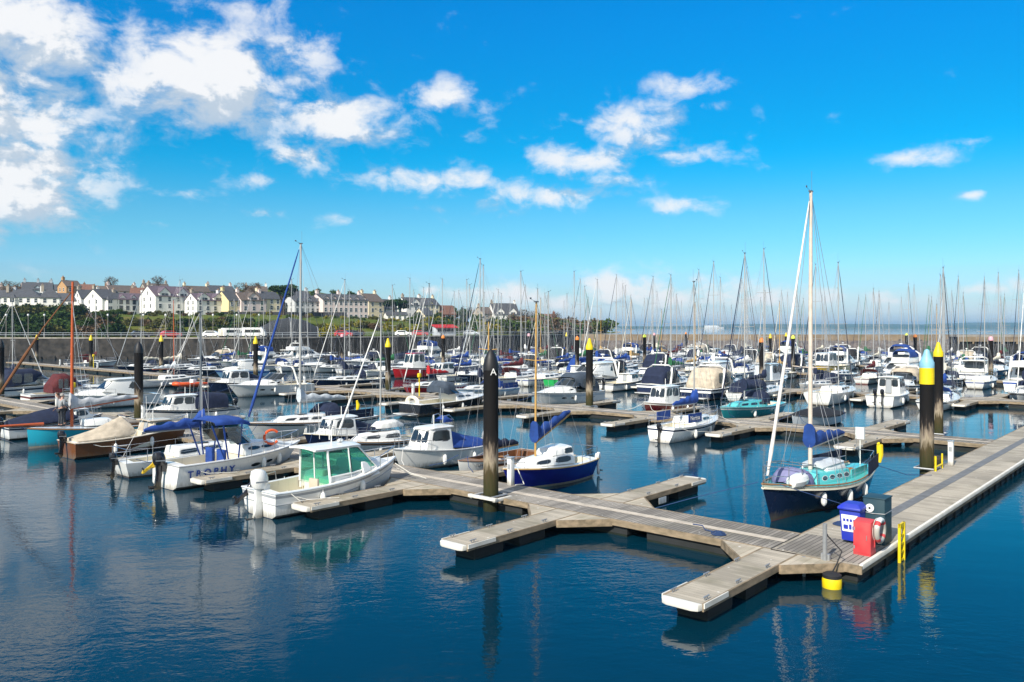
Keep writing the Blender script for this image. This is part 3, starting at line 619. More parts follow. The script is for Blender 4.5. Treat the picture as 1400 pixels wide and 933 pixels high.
def cruiser(label, L=8.5, B=2.9, hc='white', boot='navy', stripe='navy', cano='navy', Fb=1.25, Fs=.95, group=None, name='motor_cruiser', fly=False, hard=None, archr=True, wins=3, canolen=.36, rail=True, detail=1, screen='dark', covered_screen=False, close=True, cat='motor cruiser'):
    """sports cruiser: long raised foredeck with a wedge cabin, raked screen, canvas or hard top over the cockpit"""
    r = empty(name, label=label, cat=cat, group=group); r['L'] = L
    h = Hull(L, B, Fb, Fs, rake=1.3, trk=-.1, tb=.92, kind='v', tm=.45, p=2.4, sag=.02)
    h.mesh(hull_mats(hc, None, boot, stripe, 'white'), r, stripe=(.34, .18))
    h.deck([gel('white'), gel('cream')], r, -L * .44, -L * .02, sd=.26, zf=.5)
    h.rub(gel('grey') if hc == 'white' else gel('white'), r, .025)
    z = lambda x: h.S(h.t(x)) - .03
    xa, xf = -L * .03, L * .34
    c, Q = trunk(r, 'fore_cabin', gel('white'), (xa, xf + .5, xf - .3, xa), (B * .40, B * .14, B * .09, B * .34), (z(xa), z(xf + .4)), (z(xa) + .55, z(xf) + .20), roofc=.10, bev=.09)
    both(c, Q, [(.10, .34, .40, .66), (.42, .62, .40, .66)], cut=.3)
    for sd in (1, -1):      # port lights in the topsides
        for q in (.04, .16):
            MB().panel(h.side_quad(L * q, L * q + .5, h.S(h.t(L * q)) - .50, h.S(h.t(L * q)) - .36, sd), 0, 1, 0, 1, 0, .012, .3).build('port_light', DGLASS, r)
    zt = z(xa) + .55
    if fly or hard:
        x2 = -L * (.30 if fly else .26); H = 1.05
        s, Q2 = trunk(r, 'saloon', gel('white'), (x2, xa + L * .16, xa + L * .02, x2 + .25), (B * .40, B * .36, B * .28, B * .34), (z(x2) - .02, zt - .2), (zt + H - .35, zt + H - .40), bev=.07)
        both(s, Q2, [(.08, .34, .42, .86), (.38, .62, .42, .86), (.66, .86, .42, .80)][:wins], cut=.2)
        panes(s, Q2['F'], [(.05, .33, .22, .90), (.36, .64, .22, .90), (.67, .95, .22, .90)])
        panes(s, Q2['B'], [(.12, .88, .35, .88)])
        roof_slab(r, x2 - L * (.12 if fly else .05), xa + L * .06, B * .40, B * .32, zt + H - .36, zt + H - .40, .08, .06, gel('white'))
        if fly:
            f, Q3 = trunk(r, 'flybridge', gel('white'), (x2 - .3, xa + L * .01, xa - L * .04, x2 - .3), (B * .34, B * .26, B * .24, B * .34), zt + H - .28, zt + H + .22)
            panes(r, [(xa - L * .03, -B * .24, zt + H + .20), (xa - L * .03, B * .24, zt + H + .20), (xa - L * .06, B * .22, zt + H + .5), (xa - L * .06, -B * .22, zt + H + .5)], [(0, 1, 0, 1)], name='flybridge_screen')
            if cano: hood(r, [(xa - L * .05, B * .26, zt + H + .2, zt + H + .95), (xa - L * .18, B * .32, zt + H + .2, zt + H + 1.15), (x2 - .2, B * .32, zt + H + .2, zt + H + 1.05)], canvas(cano), 'flybridge_canopy', close=(False, False))
    else:
        # raked windscreen
        w0, w1 = B * .40, B * .34; sx0 = xa + L * .06; sx1 = xa - L * .03; sh = .52
        gm = DGLASS if not covered_screen else canvas(cano)
        mb = MB(); out = []
        for zz, xx, ww in ((zt - .02, sx0, w0), (zt + sh, sx1, w1)):
            out.append([(xx - .75, -ww - .03, zz), (xx - .1, -ww * .9, zz), (xx + .18, -ww * .45, zz + .03), (xx + .25, 0, zz + .05), (xx + .18, ww * .45, zz + .03), (xx - .1, ww * .9, zz), (xx - .75, ww + .03, zz)])
        mb.loft(out, closed=False); ins = [[(x - .02, y * .985, z_) for x, y, z_ in q] for q in out]; mb.loft([q[::-1] for q in ins], closed=False)
        ws = mb.build('windscreen', gm, r, ang=60)
        fr = MB(); fr.tube(out[1], .022, 5); fr.tube(out[0], .018, 5)
        for k in (1, 2, 4, 5): fr.tube([out[0][k], out[1][k]], .016, 5)
        fr.build('windscreen_frame', STEEL if cano != 'burgundy' else gel('burgundy'), ws)
        if cano:
            e = xa - canolen * L
            hd = hood(r, [(sx1 + .18, w1 * .95, zt + sh - .12, zt + sh + .18), (sx1 - .5, w0 * 1.02, zt - .15, zt + sh + .52), (e + .3, w0 * 1.04, z(e) + .05, zt + sh + .5), (e - .25, w0 * 1.02, z(e) + .03, zt + .2)], canvas(cano), 'canopy', close=(False, True))
            if close:
                for sd in (1, -1):
                    for q0, q1 in ((.12, .42), (.50, .82)):
                        xa_, xb_ = sx1 - .4 + (e + .4 - sx1) * q0, sx1 - .4 + (e + .4 - sx1) * q1
                        y = sd * (w0 * 1.035 + .012); zb_, zt_ = z(e) + .42, zt + sh + .10
                        P = [(xa_, y, zb_), (xb_, y, zb_), (xb_, y * .985, zt_), (xa_, y * .985, zt_)]
                        MB().panel(P if sd > 0 else [P[1], P[0], P[3], P[2]], 0, 1, 0, 1, 0, .01, .12).build('canopy_window', CLEAR, hd)
    if archr:
        xr = -L * .26; za = z(xr); top = za + (1.75 if not fly else 2.5)
        mb = MB()
        pts = [(xr - .2, -B * .44, za), (xr + .25, -B * .40, top - .25), (xr + .30, -B * .30, top), (xr + .30, B * .30, top), (xr + .25, B * .40, top - .25), (xr - .2, B * .44, za)]
        mb.tube(pts, .075, 6, flat=1.6); mb.tube([(xr + .3, 0, top), (xr + .3, 0, top + .25)], .05, 6); mb.lathe([(.02, .08), (.20, .04), (.22, -.04), (.02, -.08)], 10, 0, (xr + .3, 0, top + .33))
        mb.build('radar_arch', gel('white'), r, ang=50)
    if rail: h.rail(r, L * .0, L * .485, .5, posts=6, two=False, inset=.10)
    if detail:
        h.fenders(r, [-L * .22, L * .05]); MB().box((-L / 2 - .35, 0, .22), (.8, B * .74, .07)).build('bathing_platform', gel('white'), r, bevel=.03)
    return r, h

def open_boat(label, L=4.6, B=1.7, hc='white', inner='cream', rubm=None, group=None, Fb=.75, Fs=.55, mast=None, cov=None, ob=None, name='open_dinghy', covm=None, boot='white', cat='dinghy', kind='r'):
    r = empty(name, label=label, cat=cat, group=group); r['L'] = L
    h = Hull(L, B, Fb, Fs, rake=.25, trk=.1, tb=.72, kind=kind, tm=.45, p=2.0, sag=.08)
    h.mesh(hull_mats(hc, None, boot, hc, hc), r)
    if covm:
        cover(r, [(-L * .48, h.H(.02) * 1.03, h.S(.02) + .02, h.S(.02) + .15), (-L * .2, h.H(.3) * 1.03, h.S(.3) + .02, h.S(.3) + .5), (L * .12, h.H(.62) * 1.03, h.S(.62) + .02, h.S(.62) + .45), (L * .46, .12, h.S(.96) + .02, h.S(.96) + .08)], covm)
    else:
        h.deck([TEAK if rubm else gel('white'), mat('inner_' + inner, CO[inner], .6, var=.3)], r, -L * .42, L * .26, sd=.09, zf=.16, camber=.02)
        th = MB()
        for f in (-.22, .04): th.box((f * L, 0, h.S(h.t(f * L)) - .16), (.22, h.H(h.t(f * L)) * 1.72, .035))
        th.build('thwart', TEAK, r)
    h.rub(rubm or RUB, r, .026)
    if mast: spar_and_sails(r, h, L * .12, .3, mast, WOODM, .04, L * .42, .75, cov, None, stays=True, wr=.005, spread=(.8,), stern_x=-L * .45)
    if ob: outboard(r, -L / 2 - .12, Fs + .1, ob, .7)
    return r, h

def rib(label, c='orange', L=4.4, group=None):
    r = empty('inflatable_boat', label=label, cat='inflatable boat', group=group); r['L'] = L
    mb = MB(); n = 18; pts = []
    for i in range(n + 1):
        a = math.pi * (i / n - .5); 
    B = 1.75; left = [(-L / 2, .72, .42), (-L * .2, .74, .42), (L * .12, .72, .46), (L * .30, .58, .52), (L * .42, .32, .60), (L * .46, 0, .64)]
    full = left + [(x, -y, z) for x, y, z in left[-2::-1]]
    mb.tube(full, [.12] + [.23] * (len(full) - 2) + [.12], 10); mb.build('tube', mat('hypalon_' + c, CO[c], .5, var=.2, scale=3), r, ang=60)
    f = MB(); f.prism([(-L / 2, -.6), (L * .2, -.6), (L * .4, 0), (L * .2, .6), (-L / 2, .6)], .05, .28); f.build('floor_board', gel('grey'), r)
    k = MB(); k.box((-L * .08, 0, .62), (.5, .5, .7)); k.build('console', gel('white'), r, bevel=.06)
    outboard(r, -L / 2 - .1, .7, 'black', .85)
    return r, None
def put(r, u, v, head=1, dr=0.0, scale=1.0):
    """berth the boat: head = 1 bow up the spine direction, -1 bow down it"""
    r.location = W(u, v); r.rotation_euler.z = UV_A + (0 if head > 0 else math.pi) + R(dr); r.scale = (scale,) * 3
    return r
# ------------------------------------------------------------------ walkways and fingers
def plank_mat(name, col, dark, axis, pitch=.145, groove=.10, var=.5):
    m = bpy.data.materials.new(name); m.use_nodes = True
    nt, N, L = nodes_of(m); b = N['Principled BSDF']; b.inputs['Roughness'].default_value = .8; b.inputs['Specular IOR Level'].default_value = .25
    tc = N.new('ShaderNodeTexCoord'); sp = N.new('ShaderNodeSeparateXYZ'); L.new(tc.outputs['Object'], sp.inputs[0])
    def mt(op, a, c=None):
        n = N.new('ShaderNodeMath'); n.operation = op
        for i, x in enumerate((a, c)):
            if x is None: continue
            if isinstance(x, (int, float)): n.inputs[i].default_value = x
            else: L.new(x, n.inputs[i])
        return n.outputs[0]
    q = mt('DIVIDE', sp.outputs[axis], pitch); fr = mt('FRACT', q); fl = mt('FLOOR', q)
    wn = N.new('ShaderNodeTexWhiteNoise'); wn.noise_dimensions = '1D'; L.new(fl, wn.inputs['W'])
    mp = N.new('ShaderNodeMapping'); mp.inputs['Scale'].default_value = (9, 1.2, 4) if axis == 0 else (1.2, 9, 4); L.new(tc.outputs['Object'], mp.inputs[0])
    no = N.new('ShaderNodeTexNoise'); no.inputs['Scale'].default_value = 1.6; no.inputs['Detail'].default_value = 6; L.new(mp.outputs[0], no.inputs['Vector'])
    n2 = N.new('ShaderNodeTexNoise'); n2.inputs['Scale'].default_value = .55; n2.inputs['Detail'].default_value = 5; L.new(tc.outputs['Object'], n2.inputs['Vector'])
    mix = mt('ADD', mt('MULTIPLY', wn.outputs['Value'], .55), mt('ADD', mt('MULTIPLY', no.outputs['Fac'], .6), mt('MULTIPLY', mt('SUBTRACT', n2.outputs['Fac'], .5), 2.6)))
    r = N.new('ShaderNodeMapRange'); r.inputs[1].default_value = .2; r.inputs[2].default_value = .95; L.new(mix, r.inputs[0])
    mx = N.new('ShaderNodeMix'); mx.data_type = 'RGBA'; mx.inputs[6].default_value = (*col, 1); mx.inputs[7].default_value = (*[c * (1 - var) for c in col], 1); L.new(r.outputs[0], mx.inputs[0])
    g = mt('LESS_THAN', fr, groove)
    m2 = N.new('ShaderNodeMix'); m2.data_type = 'RGBA'; m2.inputs[7].default_value = (*dark, 1); L.new(mx.outputs[2], m2.inputs[6]); L.new(g, m2.inputs[0])
    # gull droppings: scattered pale specks; damp greenish stains
    vo = N.new('ShaderNodeTexVoronoi'); vo.inputs['Scale'].default_value = 2.6; L.new(tc.outputs['Object'], vo.inputs['Vector']); dd = mt('MULTIPLY', mt('LESS_THAN', mt('ADD', vo.outputs['Distance'], mt('MULTIPLY', no.outputs['Fac'], .10)), .125), .75)
    m3 = N.new('ShaderNodeMix'); m3.data_type = 'RGBA'; m3.inputs[7].default_value = (.72, .70, .66, 1); L.new(dd, m3.inputs[0]); L.new(m2.outputs[2], m3.inputs[6])
    n4 = N.new('ShaderNodeTexNoise'); n4.inputs['Scale'].default_value = .9; n4.inputs['Detail'].default_value = 7; L.new(tc.outputs['Object'], n4.inputs['Vector']); r4 = N.new('ShaderNodeMapRange'); r4.inputs[1].default_value = .56; r4.inputs[2].default_value = .74; r4.inputs[4].default_value = .6; L.new(n4.outputs['Fac'], r4.inputs[0])
    m4 = N.new('ShaderNodeMix'); m4.data_type = 'RGBA'; m4.inputs[7].default_value = (col[0] * .38, col[1] * .40, col[2] * .34, 1); L.new(r4.outputs[0], m4.inputs[0]); L.new(m3.outputs[2], m4.inputs[6])
    L.new(m4.outputs[2], b.inputs['Base Color'])
    bp = N.new('ShaderNodeBump'); bp.inputs['Strength'].default_value = .6; bp.inputs['Distance'].default_value = .012; bp.invert = True
    L.new(mt('ADD', g, mt('MULTIPLY', no.outputs['Fac'], .3)), bp.inputs['Height']); L.new(bp.outputs[0], b.inputs['Normal'])
    return m
PL_X = plank_mat('grey_deck_planks', (.34, .31, .27), (.06, .055, .05), 0, .13, .16, .45)
PL_F = plank_mat('finger_deck_planks', (.47, .415, .335), (.20, .21, .16), 0, .145, .07, .38)
PL_S = plank_mat('spine_deck_planks', (.45, .40, .325), (.165, .17, .13), 0, .16, .08, .38)
PL_G = plank_mat('gusset_boards', (.58, .51, .40), (.30, .23, .19), 1, .22, .05, .35)
STRIP = mat('pale_service_duct_lid', (.58, .51, .42), .8, var=.35, scale=2, bump=.2, bscale=12)
GSTRIP = mat('grey_service_duct_lid', (.17, .175, .18), .7, var=.3, scale=3)
FASC = mat('weathered_timber_fascia', (.33, .25, .165), .85, var=.75, scale=2.2, bump=.4, bscale=9, dirt=(.07, .06, .035), stretch=(1, 3, 3))
WFEND = mat('white_edge_fender', (.74, .72, .66), .45, var=.5, scale=2.5, dirt=(.42, .38, .30))
FLOAT = mat('float_concrete', (.020, .022, .024), .9, var=.6, scale=1.6, bump=.3, bscale=6, dirt=(.007, .010, .007))  # base colour darkened to carry the black shadow under the decks
WEED = mat('wet_float_foot', (.012, .02, .012), .5, var=.5, scale=4)
GALV = mat('galvanised', (.40, .41, .42), .5, metal=.5, var=.3, scale=6)
DZ = .50
def deck_slab(parent, x0, x1, y0, y1, m, name='deck', z=DZ, th=.06):
    return MB().box(((x0 + x1) / 2, (y0 + y1) / 2, z - th / 2), (x1 - x0, y1 - y0, th)).build(name, m, parent, ang=0)
def floats(parent, x0, x1, y0, y1, n, gap=.25, along='x', top=DZ - .17):
    for i in range(n):
        f0, f1 = i / n, (i + 1) / n
        if along == 'x': a = (x0 + (x1 - x0) * f0 + gap, x0 + (x1 - x0) * f1 - gap, y0, y1)
        else: a = (x0, x1, y0 + (y1 - y0) * f0 + gap, y0 + (y1 - y0) * f1 - gap)
        mb = MB().box(((a[0] + a[1]) / 2, (a[2] + a[3]) / 2, (top + .06) / 2), (a[1] - a[0], a[3] - a[2], top - .06)).box(((a[0] + a[1]) / 2, (a[2] + a[3]) / 2, -.12), (a[1] - a[0] - .02, a[3] - a[2] - .02, .36), 1)
        mb.build('float', [FLOAT, WEED], parent, ang=0, bevel=0)
# spine: local x along U, y along V; corner of the deck at the origin
SPW = 2.35; SPL = 150
sp_ = empty('spine_walkway', W(0, 0), UV_A, 'broad pale plank walkway running away from red lifebuoy box with white right edge', 'walkway')
deck_slab(sp_, 0, SPL, .09, SPW, PL_S)
MB().box((SPL / 2 + 1.4, SPW * .53, DZ + .004), (SPL - 2.8, .34, .008)).build('service_duct_lid', GSTRIP, sp_, ang=0)
MB().box((SPL / 2, .04, DZ - .03), (SPL, .09, .14)).build('edge_fender', WFEND, sp_, bevel=.03)
MB().box((SPL / 2, .10, DZ - .16), (SPL, .07, .16)).build('right_fascia', FASC, sp_, ang=0)
MB().box((SPL / 2 + 1, SPW + .03, DZ - .09), (SPL - 2, .06, .18)).build('left_fascia', FASC, sp_, ang=0)
MB().box((-.03, SPW / 2, DZ - .1), (.06, SPW, .2)).build('end_fascia', FASC, sp_, ang=0)
for i in range(75): MB().box((1.2 + i * 1.05, .12, .08), (.16, .05, .40)).build('float_rib', FLOAT, sp_, ang=0)
floats(sp_, 0, 96, .16, SPW - .1, 24, .12)
ROWS = [(0, 2.15, 104), (25.7, 27.9, 150), (53.8, 56.0, 128), (81.8, 84.0, 108), (109.8, 112, 104), (137.8, 140, 100)]
RN = ['nearest', 'second', 'third', 'fourth', 'fifth', 'sixth']
walk = []
for k, (ua, ub, vl) in enumerate(ROWS):
    # local x runs along -V reversed: x along V (away to the left), y across
    e = empty('cross_walkway', W(ua, SPW + .04 if k else SPW + .04), UV_A + R(90), ['grey plank cross walkway nearest the camera with pale centre strip', 'second cross walkway, behind the blue hulled yacht and the white launch', 'third cross walkway from the camera, crowded with boats beyond open water',
              'fourth cross walkway from the camera, mostly hidden by moored boats', 'fifth cross walkway, between masts well beyond the middle of the harbour', 'sixth and farthest cross walkway, moored boats before the breakwater'][k], 'walkway')
    wd_ = ub - ua; ln = vl - SPW
    # y local = -U
    deck_slab(e, 0, ln, -wd_ + .06, -.06, PL_X)
    MB().box((ln / 2, -wd_ / 2, DZ + .004), (ln, .26, .008)).build('centre_strip', STRIP, e, ang=0)
    for y, nm in ((-.03, 'near_fascia'), (-wd_ + .03, 'far_fascia')): MB().box((ln / 2, y, DZ - .09), (ln, .06, .19)).build(nm, FASC, e, ang=0)
    if k < 3: floats(e, 0, ln, -wd_ + .12, -.12, int(ln / 4.2), .35)
    else: MB().box((ln / 2, -wd_ / 2, .1), (ln, wd_ - .2, .4)).build('float', FLOAT, e, ang=0)
    if k == 0:
        # deck in front of the spine's end belongs to the nearest walkway
        pass
    walk.append(e)
# grey planks where the nearest walkway runs across the end of the spine
MB().box((1.15, SPW / 2, DZ + .006), (2.1, SPW - .2, .006)).build('crossing_planks', plank_mat('crossing_planks', (.34, .31, .27), (.06, .055, .05), 1, .13, .16, .45), sp_, ang=0)
def finger(v, row, side, ln, label, wd_=1.0, detail=True):
    ua, ub, _ = ROWS[row]; u = ua if side < 0 else ub
    e = empty('finger_pontoon', W(u, v), UV_A + (R(180) if side < 0 else 0), label, 'pontoon', 'finger pontoons between the berths')
    deck_slab(e, -.02, ln - .2, -wd_ / 2 + .05, wd_ / 2 - .05, PL_F)
    # rounded white end
    p = [(ln - .2, -wd_ / 2 + .02), (ln - .06, -wd_ / 2 + .06), (ln, -wd_ / 2 + .2), (ln, wd_ / 2 - .2), (ln - .06, wd_ / 2 - .06), (ln - .2, wd_ / 2 - .02)]
    MB().prism(p, DZ - .14, DZ + .006).build('end_fender', WFEND, e, bevel=.025)
    for s in (1, -1):
        MB().box((ln / 2 - .1, s * (wd_ / 2 - .025), DZ - .08), (ln - .2, .05, .17)).build('fascia', FASC, e, ang=0)
        MB().box((ln - .75, s * (wd_ / 2 + .012), DZ - .04), (1.1, .03, .11)).build('edge_fender', WFEND, e, ang=0)
        # gusset to the walkway
        MB().prism([(0, s * (wd_ / 2 - .01)), (0, s * (wd_ / 2 + 1.15)), (1.25, s * (wd_ / 2 - .01))] if s < 0 else [(0, wd_ / 2 - .01), (1.25, wd_ / 2 - .01), (0, wd_ / 2 + 1.15)], DZ - .06, DZ - .004).build('gusset', PL_G, e, ang=0)
        MB().hexa([(0, s * (wd_ / 2 + 1.15), DZ - .22), (1.25, s * (wd_ / 2), DZ - .22), (1.25, s * (wd_ / 2 + .06), DZ - .22), (0, s * (wd_ / 2 + 1.21), DZ - .22), (0, s * (wd_ / 2 + 1.15), DZ - .002), (1.25, s * (wd_ / 2), DZ - .002), (1.25, s * (wd_ / 2 + .06), DZ - .002), (0, s * (wd_ / 2 + 1.21), DZ - .002)]).build('gusset_edge', FASC, e, ang=0)
    floats(e, 1.3, ln - .25, -wd_ / 2 + .12, wd_ / 2 - .12, 2, .35)
    if detail:
        for x in (1.7, ln * .62, ln - .5):
            for s in (1, -1):
                c = MB(); c.tube([(x - .13, s * (wd_ / 2 - .1), DZ + .08), (x + .13, s * (wd_ / 2 - .1), DZ + .08)], .018, 6); c.tube([(x - .05, s * (wd_ / 2 - .1), DZ - .01), (x - .05, s * (wd_ / 2 - .1), DZ + .08)], .016, 5); c.tube([(x + .05, s * (wd_ / 2 - .1), DZ - .01), (x + .05, s * (wd_ / 2 - .1), DZ + .08)], .016, 5)
                c.build('cleat', GALV, e)
        MB().box((ln * .42, -wd_ / 2 - .006, DZ - .3), (.5, .012, .22)).build('number_plate', gel('pale'), e, ang=0)
    return e
FL = {0: ([(-1, 2.1, 5.3), (-1, 9.15, 5.3), (-1, 16.25, 5.4), (-1, 23.2, 5.4), (-1, 30.3, 5.4), (-1, 51, 5.4), (-1, 58, 5.4)] + [(1, 8.95, 5.9), (1, 15.9, 5.9), (1, 23.2, 5.6), (1, 30.2, 5.6), (1, 42.6, 5.8), (1, 50.5, 6), (1, 65, 6)]),
      1: ([(-1, 7.5, 5.6), (-1, 14.6, 5.6), (-1, 21.7, 5.6), (-1, 28.6, 5.6), (-1, 35.2, 6), (-1, 42.5, 6), (-1, 49.5, 6), (-1, 56.5, 6), (-1, 70.5, 6), (-1, 77.5, 6)] + [(1, 8.8, 6.6), (1, 15.9, 6.4), (1, 23, 6.2), (1, 30.4, 6.2), (1, 39.5, 6.5), (1, 47, 6.5), (1, 54, 6.5), (1, 61, 6.5), (1, 70, 6.5)]),
      2: ([(-1, 8.7, 5.7), (-1, 16.2, 6), (-1, 23.5, 6), (-1, 30.6, 6), (-1, 37.6, 6), (-1, 44.6, 6), (-1, 51.6, 6), (-1, 58.6, 6)] + [(1, 8, 6.5), (1, 15.5, 6.5), (1, 23, 6.5), (1, 30, 6.5)])}
for row, fs in FL.items():
    cnt = {1: 0, -1: 0}
    for side, v, ln in fs:
        cnt[side] += 1
        special = {(0, -1, 1): 'pale plank finger pontoon with white rounded end, nearest the yellow mooring buoy', (0, -1, 2): 'empty finger pontoon with white rounded end, in front of tall black pile',
                   (0, -1, 3): 'finger pontoon alongside the white boat with green tinted wheelhouse glass', (0, -1, 4): 'finger pontoon alongside the white cuddy boat with blue bimini', (0, 1, 1): 'empty finger pontoon reaching out behind the nearest walkway, right of the blue yacht'}
        lab = special.get((row, side, cnt[side]), f'{nth(cnt[side])} finger pontoon from the spine on the {"near" if side < 0 else "far"} side of {RN[row]} cross walkway')
        finger(v, row, side, ln, lab, detail=row < 2)

# ------------------------------------------------------------------ piles
def pile_mat():
    m = bpy.data.materials.new('pile_steel'); m.use_nodes = True
    nt, N, L = nodes_of(m); b = N['Principled BSDF']; b.inputs['Roughness'].default_value = .8; b.inputs['Specular IOR Level'].default_value = .2
    tc = N.new('ShaderNodeTexCoord'); sp = N.new('ShaderNodeSeparateXYZ'); L.new(tc.outputs['Object'], sp.inputs[0])
    mp = N.new('ShaderNodeMapping'); mp.inputs['Scale'].default_value = (5, 5, .9); L.new(tc.outputs['Object'], mp.inputs[0])
    n = N.new('ShaderNodeTexNoise'); n.inputs['Scale'].default_value = 2.2; n.inputs['Detail'].default_value = 7; L.new(mp.outputs[0], n.inputs['Vector'])
    a = N.new('ShaderNodeMath'); a.operation = 'MULTIPLY_ADD'; a.inputs[1].default_value = 1.5; L.new(n.outputs['Fac'], a.inputs[0]); L.new(sp.outputs[2], a.inputs[2])
    d = N.new('ShaderNodeMath'); d.operation = 'DIVIDE'; d.inputs[1].default_value = 5.0; L.new(a.outputs[0], d.inputs[0])
    r = N.new('ShaderNodeValToRGB'); L.new(d.outputs[0], r.inputs[0]); e = r.color_ramp.elements
    e[0].position = .05; e[0].color = (.010, .012, .006, 1); e[1].position = 1; e[1].color = (.006, .0055, .006, 1)
    for p, c in ((.30, (.035, .035, .012)), (.42, (.06, .045, .02)), (.50, (.30, .25, .18)), (.56, (.20, .16, .12)), (.62, (.022, .018, .016)), (.70, (.008, .007, .007))):
        q = e.new(p); q.color = (*c, 1)
    L.new(r.outputs[0], b.inputs['Base Color'])
    bp = N.new('ShaderNodeBump'); bp.inputs['Strength'].default_value = .4; bp.inputs['Distance'].default_value = .03; L.new(n.outputs['Fac'], bp.inputs['Height']); L.new(bp.outputs[0], b.inputs['Normal'])
    return m
PILE = pile_mat()
CAPY = mat('cap_yellow', (.80, .60, .005), .5, var=.2, scale=3); CAPB = mat('cap_pale_blue', (.25, .52, .66), .45, var=.2, scale=3); CAPK = mat('cap_black', (.010, .010, .012), .5, var=.3, scale=3)
CAPP = mat('cap_pink', (.66, .35, .40), .5); CAPO = mat('cap_orange', (.62, .20, .03), .5); CAPL = mat('cap_lime', (.60, .70, .08), .5)
def pile(u, v, r, top, cap, label, band=None, bracket=True, loc=None):
    e = empty('mooring_pile', loc or W(u, v), UV_A, label, 'pile', 'mooring piles along the walkways')
    ch = {'y': .85, 'b': .95, 'k': .75}.get(cap, .5) * (r / .27) ** .5
    ch *= .82 if band else 1; body = top - ch - (.68 if band else 0)
    mb = MB(); mb.lathe([(r, -2), (r, 0), (r * 1.01, .5), (r, 1.5), (r, 2.5), (r, body)], 20); mb.build('shaft', PILE, e, ang=50)
    z = body
    if band: MB().lathe([(r + .012, z), (r + .012, z + .68), (r, z + .68)], 20).build('band', CAPY, e); z += .68
    cm = dict(y=CAPY, b=CAPB, k=CAPK, p=CAPP, o=CAPO, l=CAPL)[cap]
    if cap in 'p': pr = [(r + .02, z), (r + .02, z + ch * .5), (r * .8, z + ch * .9), (.03, z + ch)]
    elif cap == 'k': pr = [(r + .01, z), (r + .01, z + .18), (r * .75, z + ch * .62), (r * .35, z + ch * .92), (.02, z + ch)]
    else: pr = [(r + .012, z), (r + .012, z + .22), (r * .92, z + .30), (r * .55, z + ch * .70), (r * .34, z + ch * .94), (.02, z + ch)]
    MB().lathe(pr, 20).build('cap', cm, e, ang=30)
    if bracket:
        g = MB(); s = r + .10
        g.tube([(-s - .05, -s, DZ + .05), (-s - .05, s, DZ + .05), (s + .05, s, DZ + .05), (s + .05, -s, DZ + .05), (-s - .05, -s, DZ + .05)], .04, 6); g.build('guide_bracket', GALV, e)
    return e
big = pile(.0, 12.55, .265, 5.65, 'k', 'tall black pile with pointed dark cap at the middle of nearest walkway')
g = MB(); g.box((-.42, 0, DZ + .02), (.14, 1.3, .10)); g.box((.0, .55, DZ - .02), (.9, .12, .10)); g.box((.0, -.55, DZ - .02), (.9, .12, .10)); g.build('guide_frame', WFEND, big, bevel=.01)
lt = text_mesh('letter', 'A', .34, basis((-.30, .0, 4.85), (0, -1, 0), (0, 0, 1)), gel('white'), big, .004); lt.location = (0, 0, 0)
lt.data.transform(Matrix.Rotation(R(60), 4, 'Z'))
ob = pile(16.15, SPW + .33, .275, 5.5, 'b', 'thick pile with pale blue cap over yellow band beside the spine walkway', band=True)
yb = MB()
for y in (-.62, .0): yb.tube([(-.45, -.42, DZ), (-.45, -.42, DZ + .62)], .035, 6); 
yb.tube([(-.5, -.46, DZ), (-.5, -.46, DZ + .62)], .035, 6); yb.tube([(.5, -.46, DZ), (.5, -.46, DZ + .62)], .035, 6); yb.tube([(-.5, -.46, DZ + .18), (.5, -.46, DZ + .18)], .035, 6); yb.build('yellow_guard', CAPY, ob)
pile(28.45, 5.25, .245, 5.6, 'y', 'pile with yellow cone cap just behind the pale blue capped pile')
pile(28.45, 29.0, .27, 5.6, 'y', 'pile with bright yellow cone cap left of the white dark-canopied cruiser')
pile(28.4, 52.2, .26, 5.4, 'y', 'yellow capped pile left of the red hulled yacht on second walkway')
pile(28.4, 75.2, .26, 5.4, 'y', 'yellow capped pile before the sea wall, third from left')
pile(28.4, 98.2, .26, 5.4, 'y', 'yellow capped pile before the sea wall, second from left')
pile(28.4, 121, .26, 5.3, 'y', 'yellow capped pile before the sea wall, third yellow cap from left edge')
pile(28.4, 143.6, .26, 5.2, 'y', 'yellow capped pile nearest the left end of the sea wall')
pile(2.5, 46.0, .27, 5.5, 'k', 'black pointed pile beside the blue and white cabin boat')
pile(2.5, 73.0, .27, 5.4, 'k', 'black pointed pile at far left beside the red canopied cruiser')
caps = [(2, 28.2, 'o'), (2, 51.2, 'o'), (2, 74.2, 'o'), (2, 97, 'p'), (2, 118, 'k'), (2, 5.2, 'y'), (3, 13.5, 'p'), (3, 36.5, 'l'), (3, 59.5, 'l'), (3, 82.5, 'p'), (3, 104, 'k'), (4, 6, 'o'), (4, 29, 'o'), (4, 52, 'y'), (4, 75, 'p'), (4, 96, 'y'), (5, 15, 'o'), (5, 38, 'l'), (5, 61, 'y'), (5, 84, 'o')]
CN = dict(o='rusty orange', p='pale pink', k='black', y='yellow', l='lime yellow')
cn = {}
for row, v, c in caps:
    cn[row] = cn.get(row, 0) + 1
    tot = sum(1 for q in caps if q[0] == row)
    pile(ROWS[row][1] + .5, v, .25, 5.4, c, f'{CN[c]} capped dark pile, {nth(sum(1 for q in caps if q[0] == row and q[1] >= v))} from left along the {RN[row]} cross walkway', bracket=False)

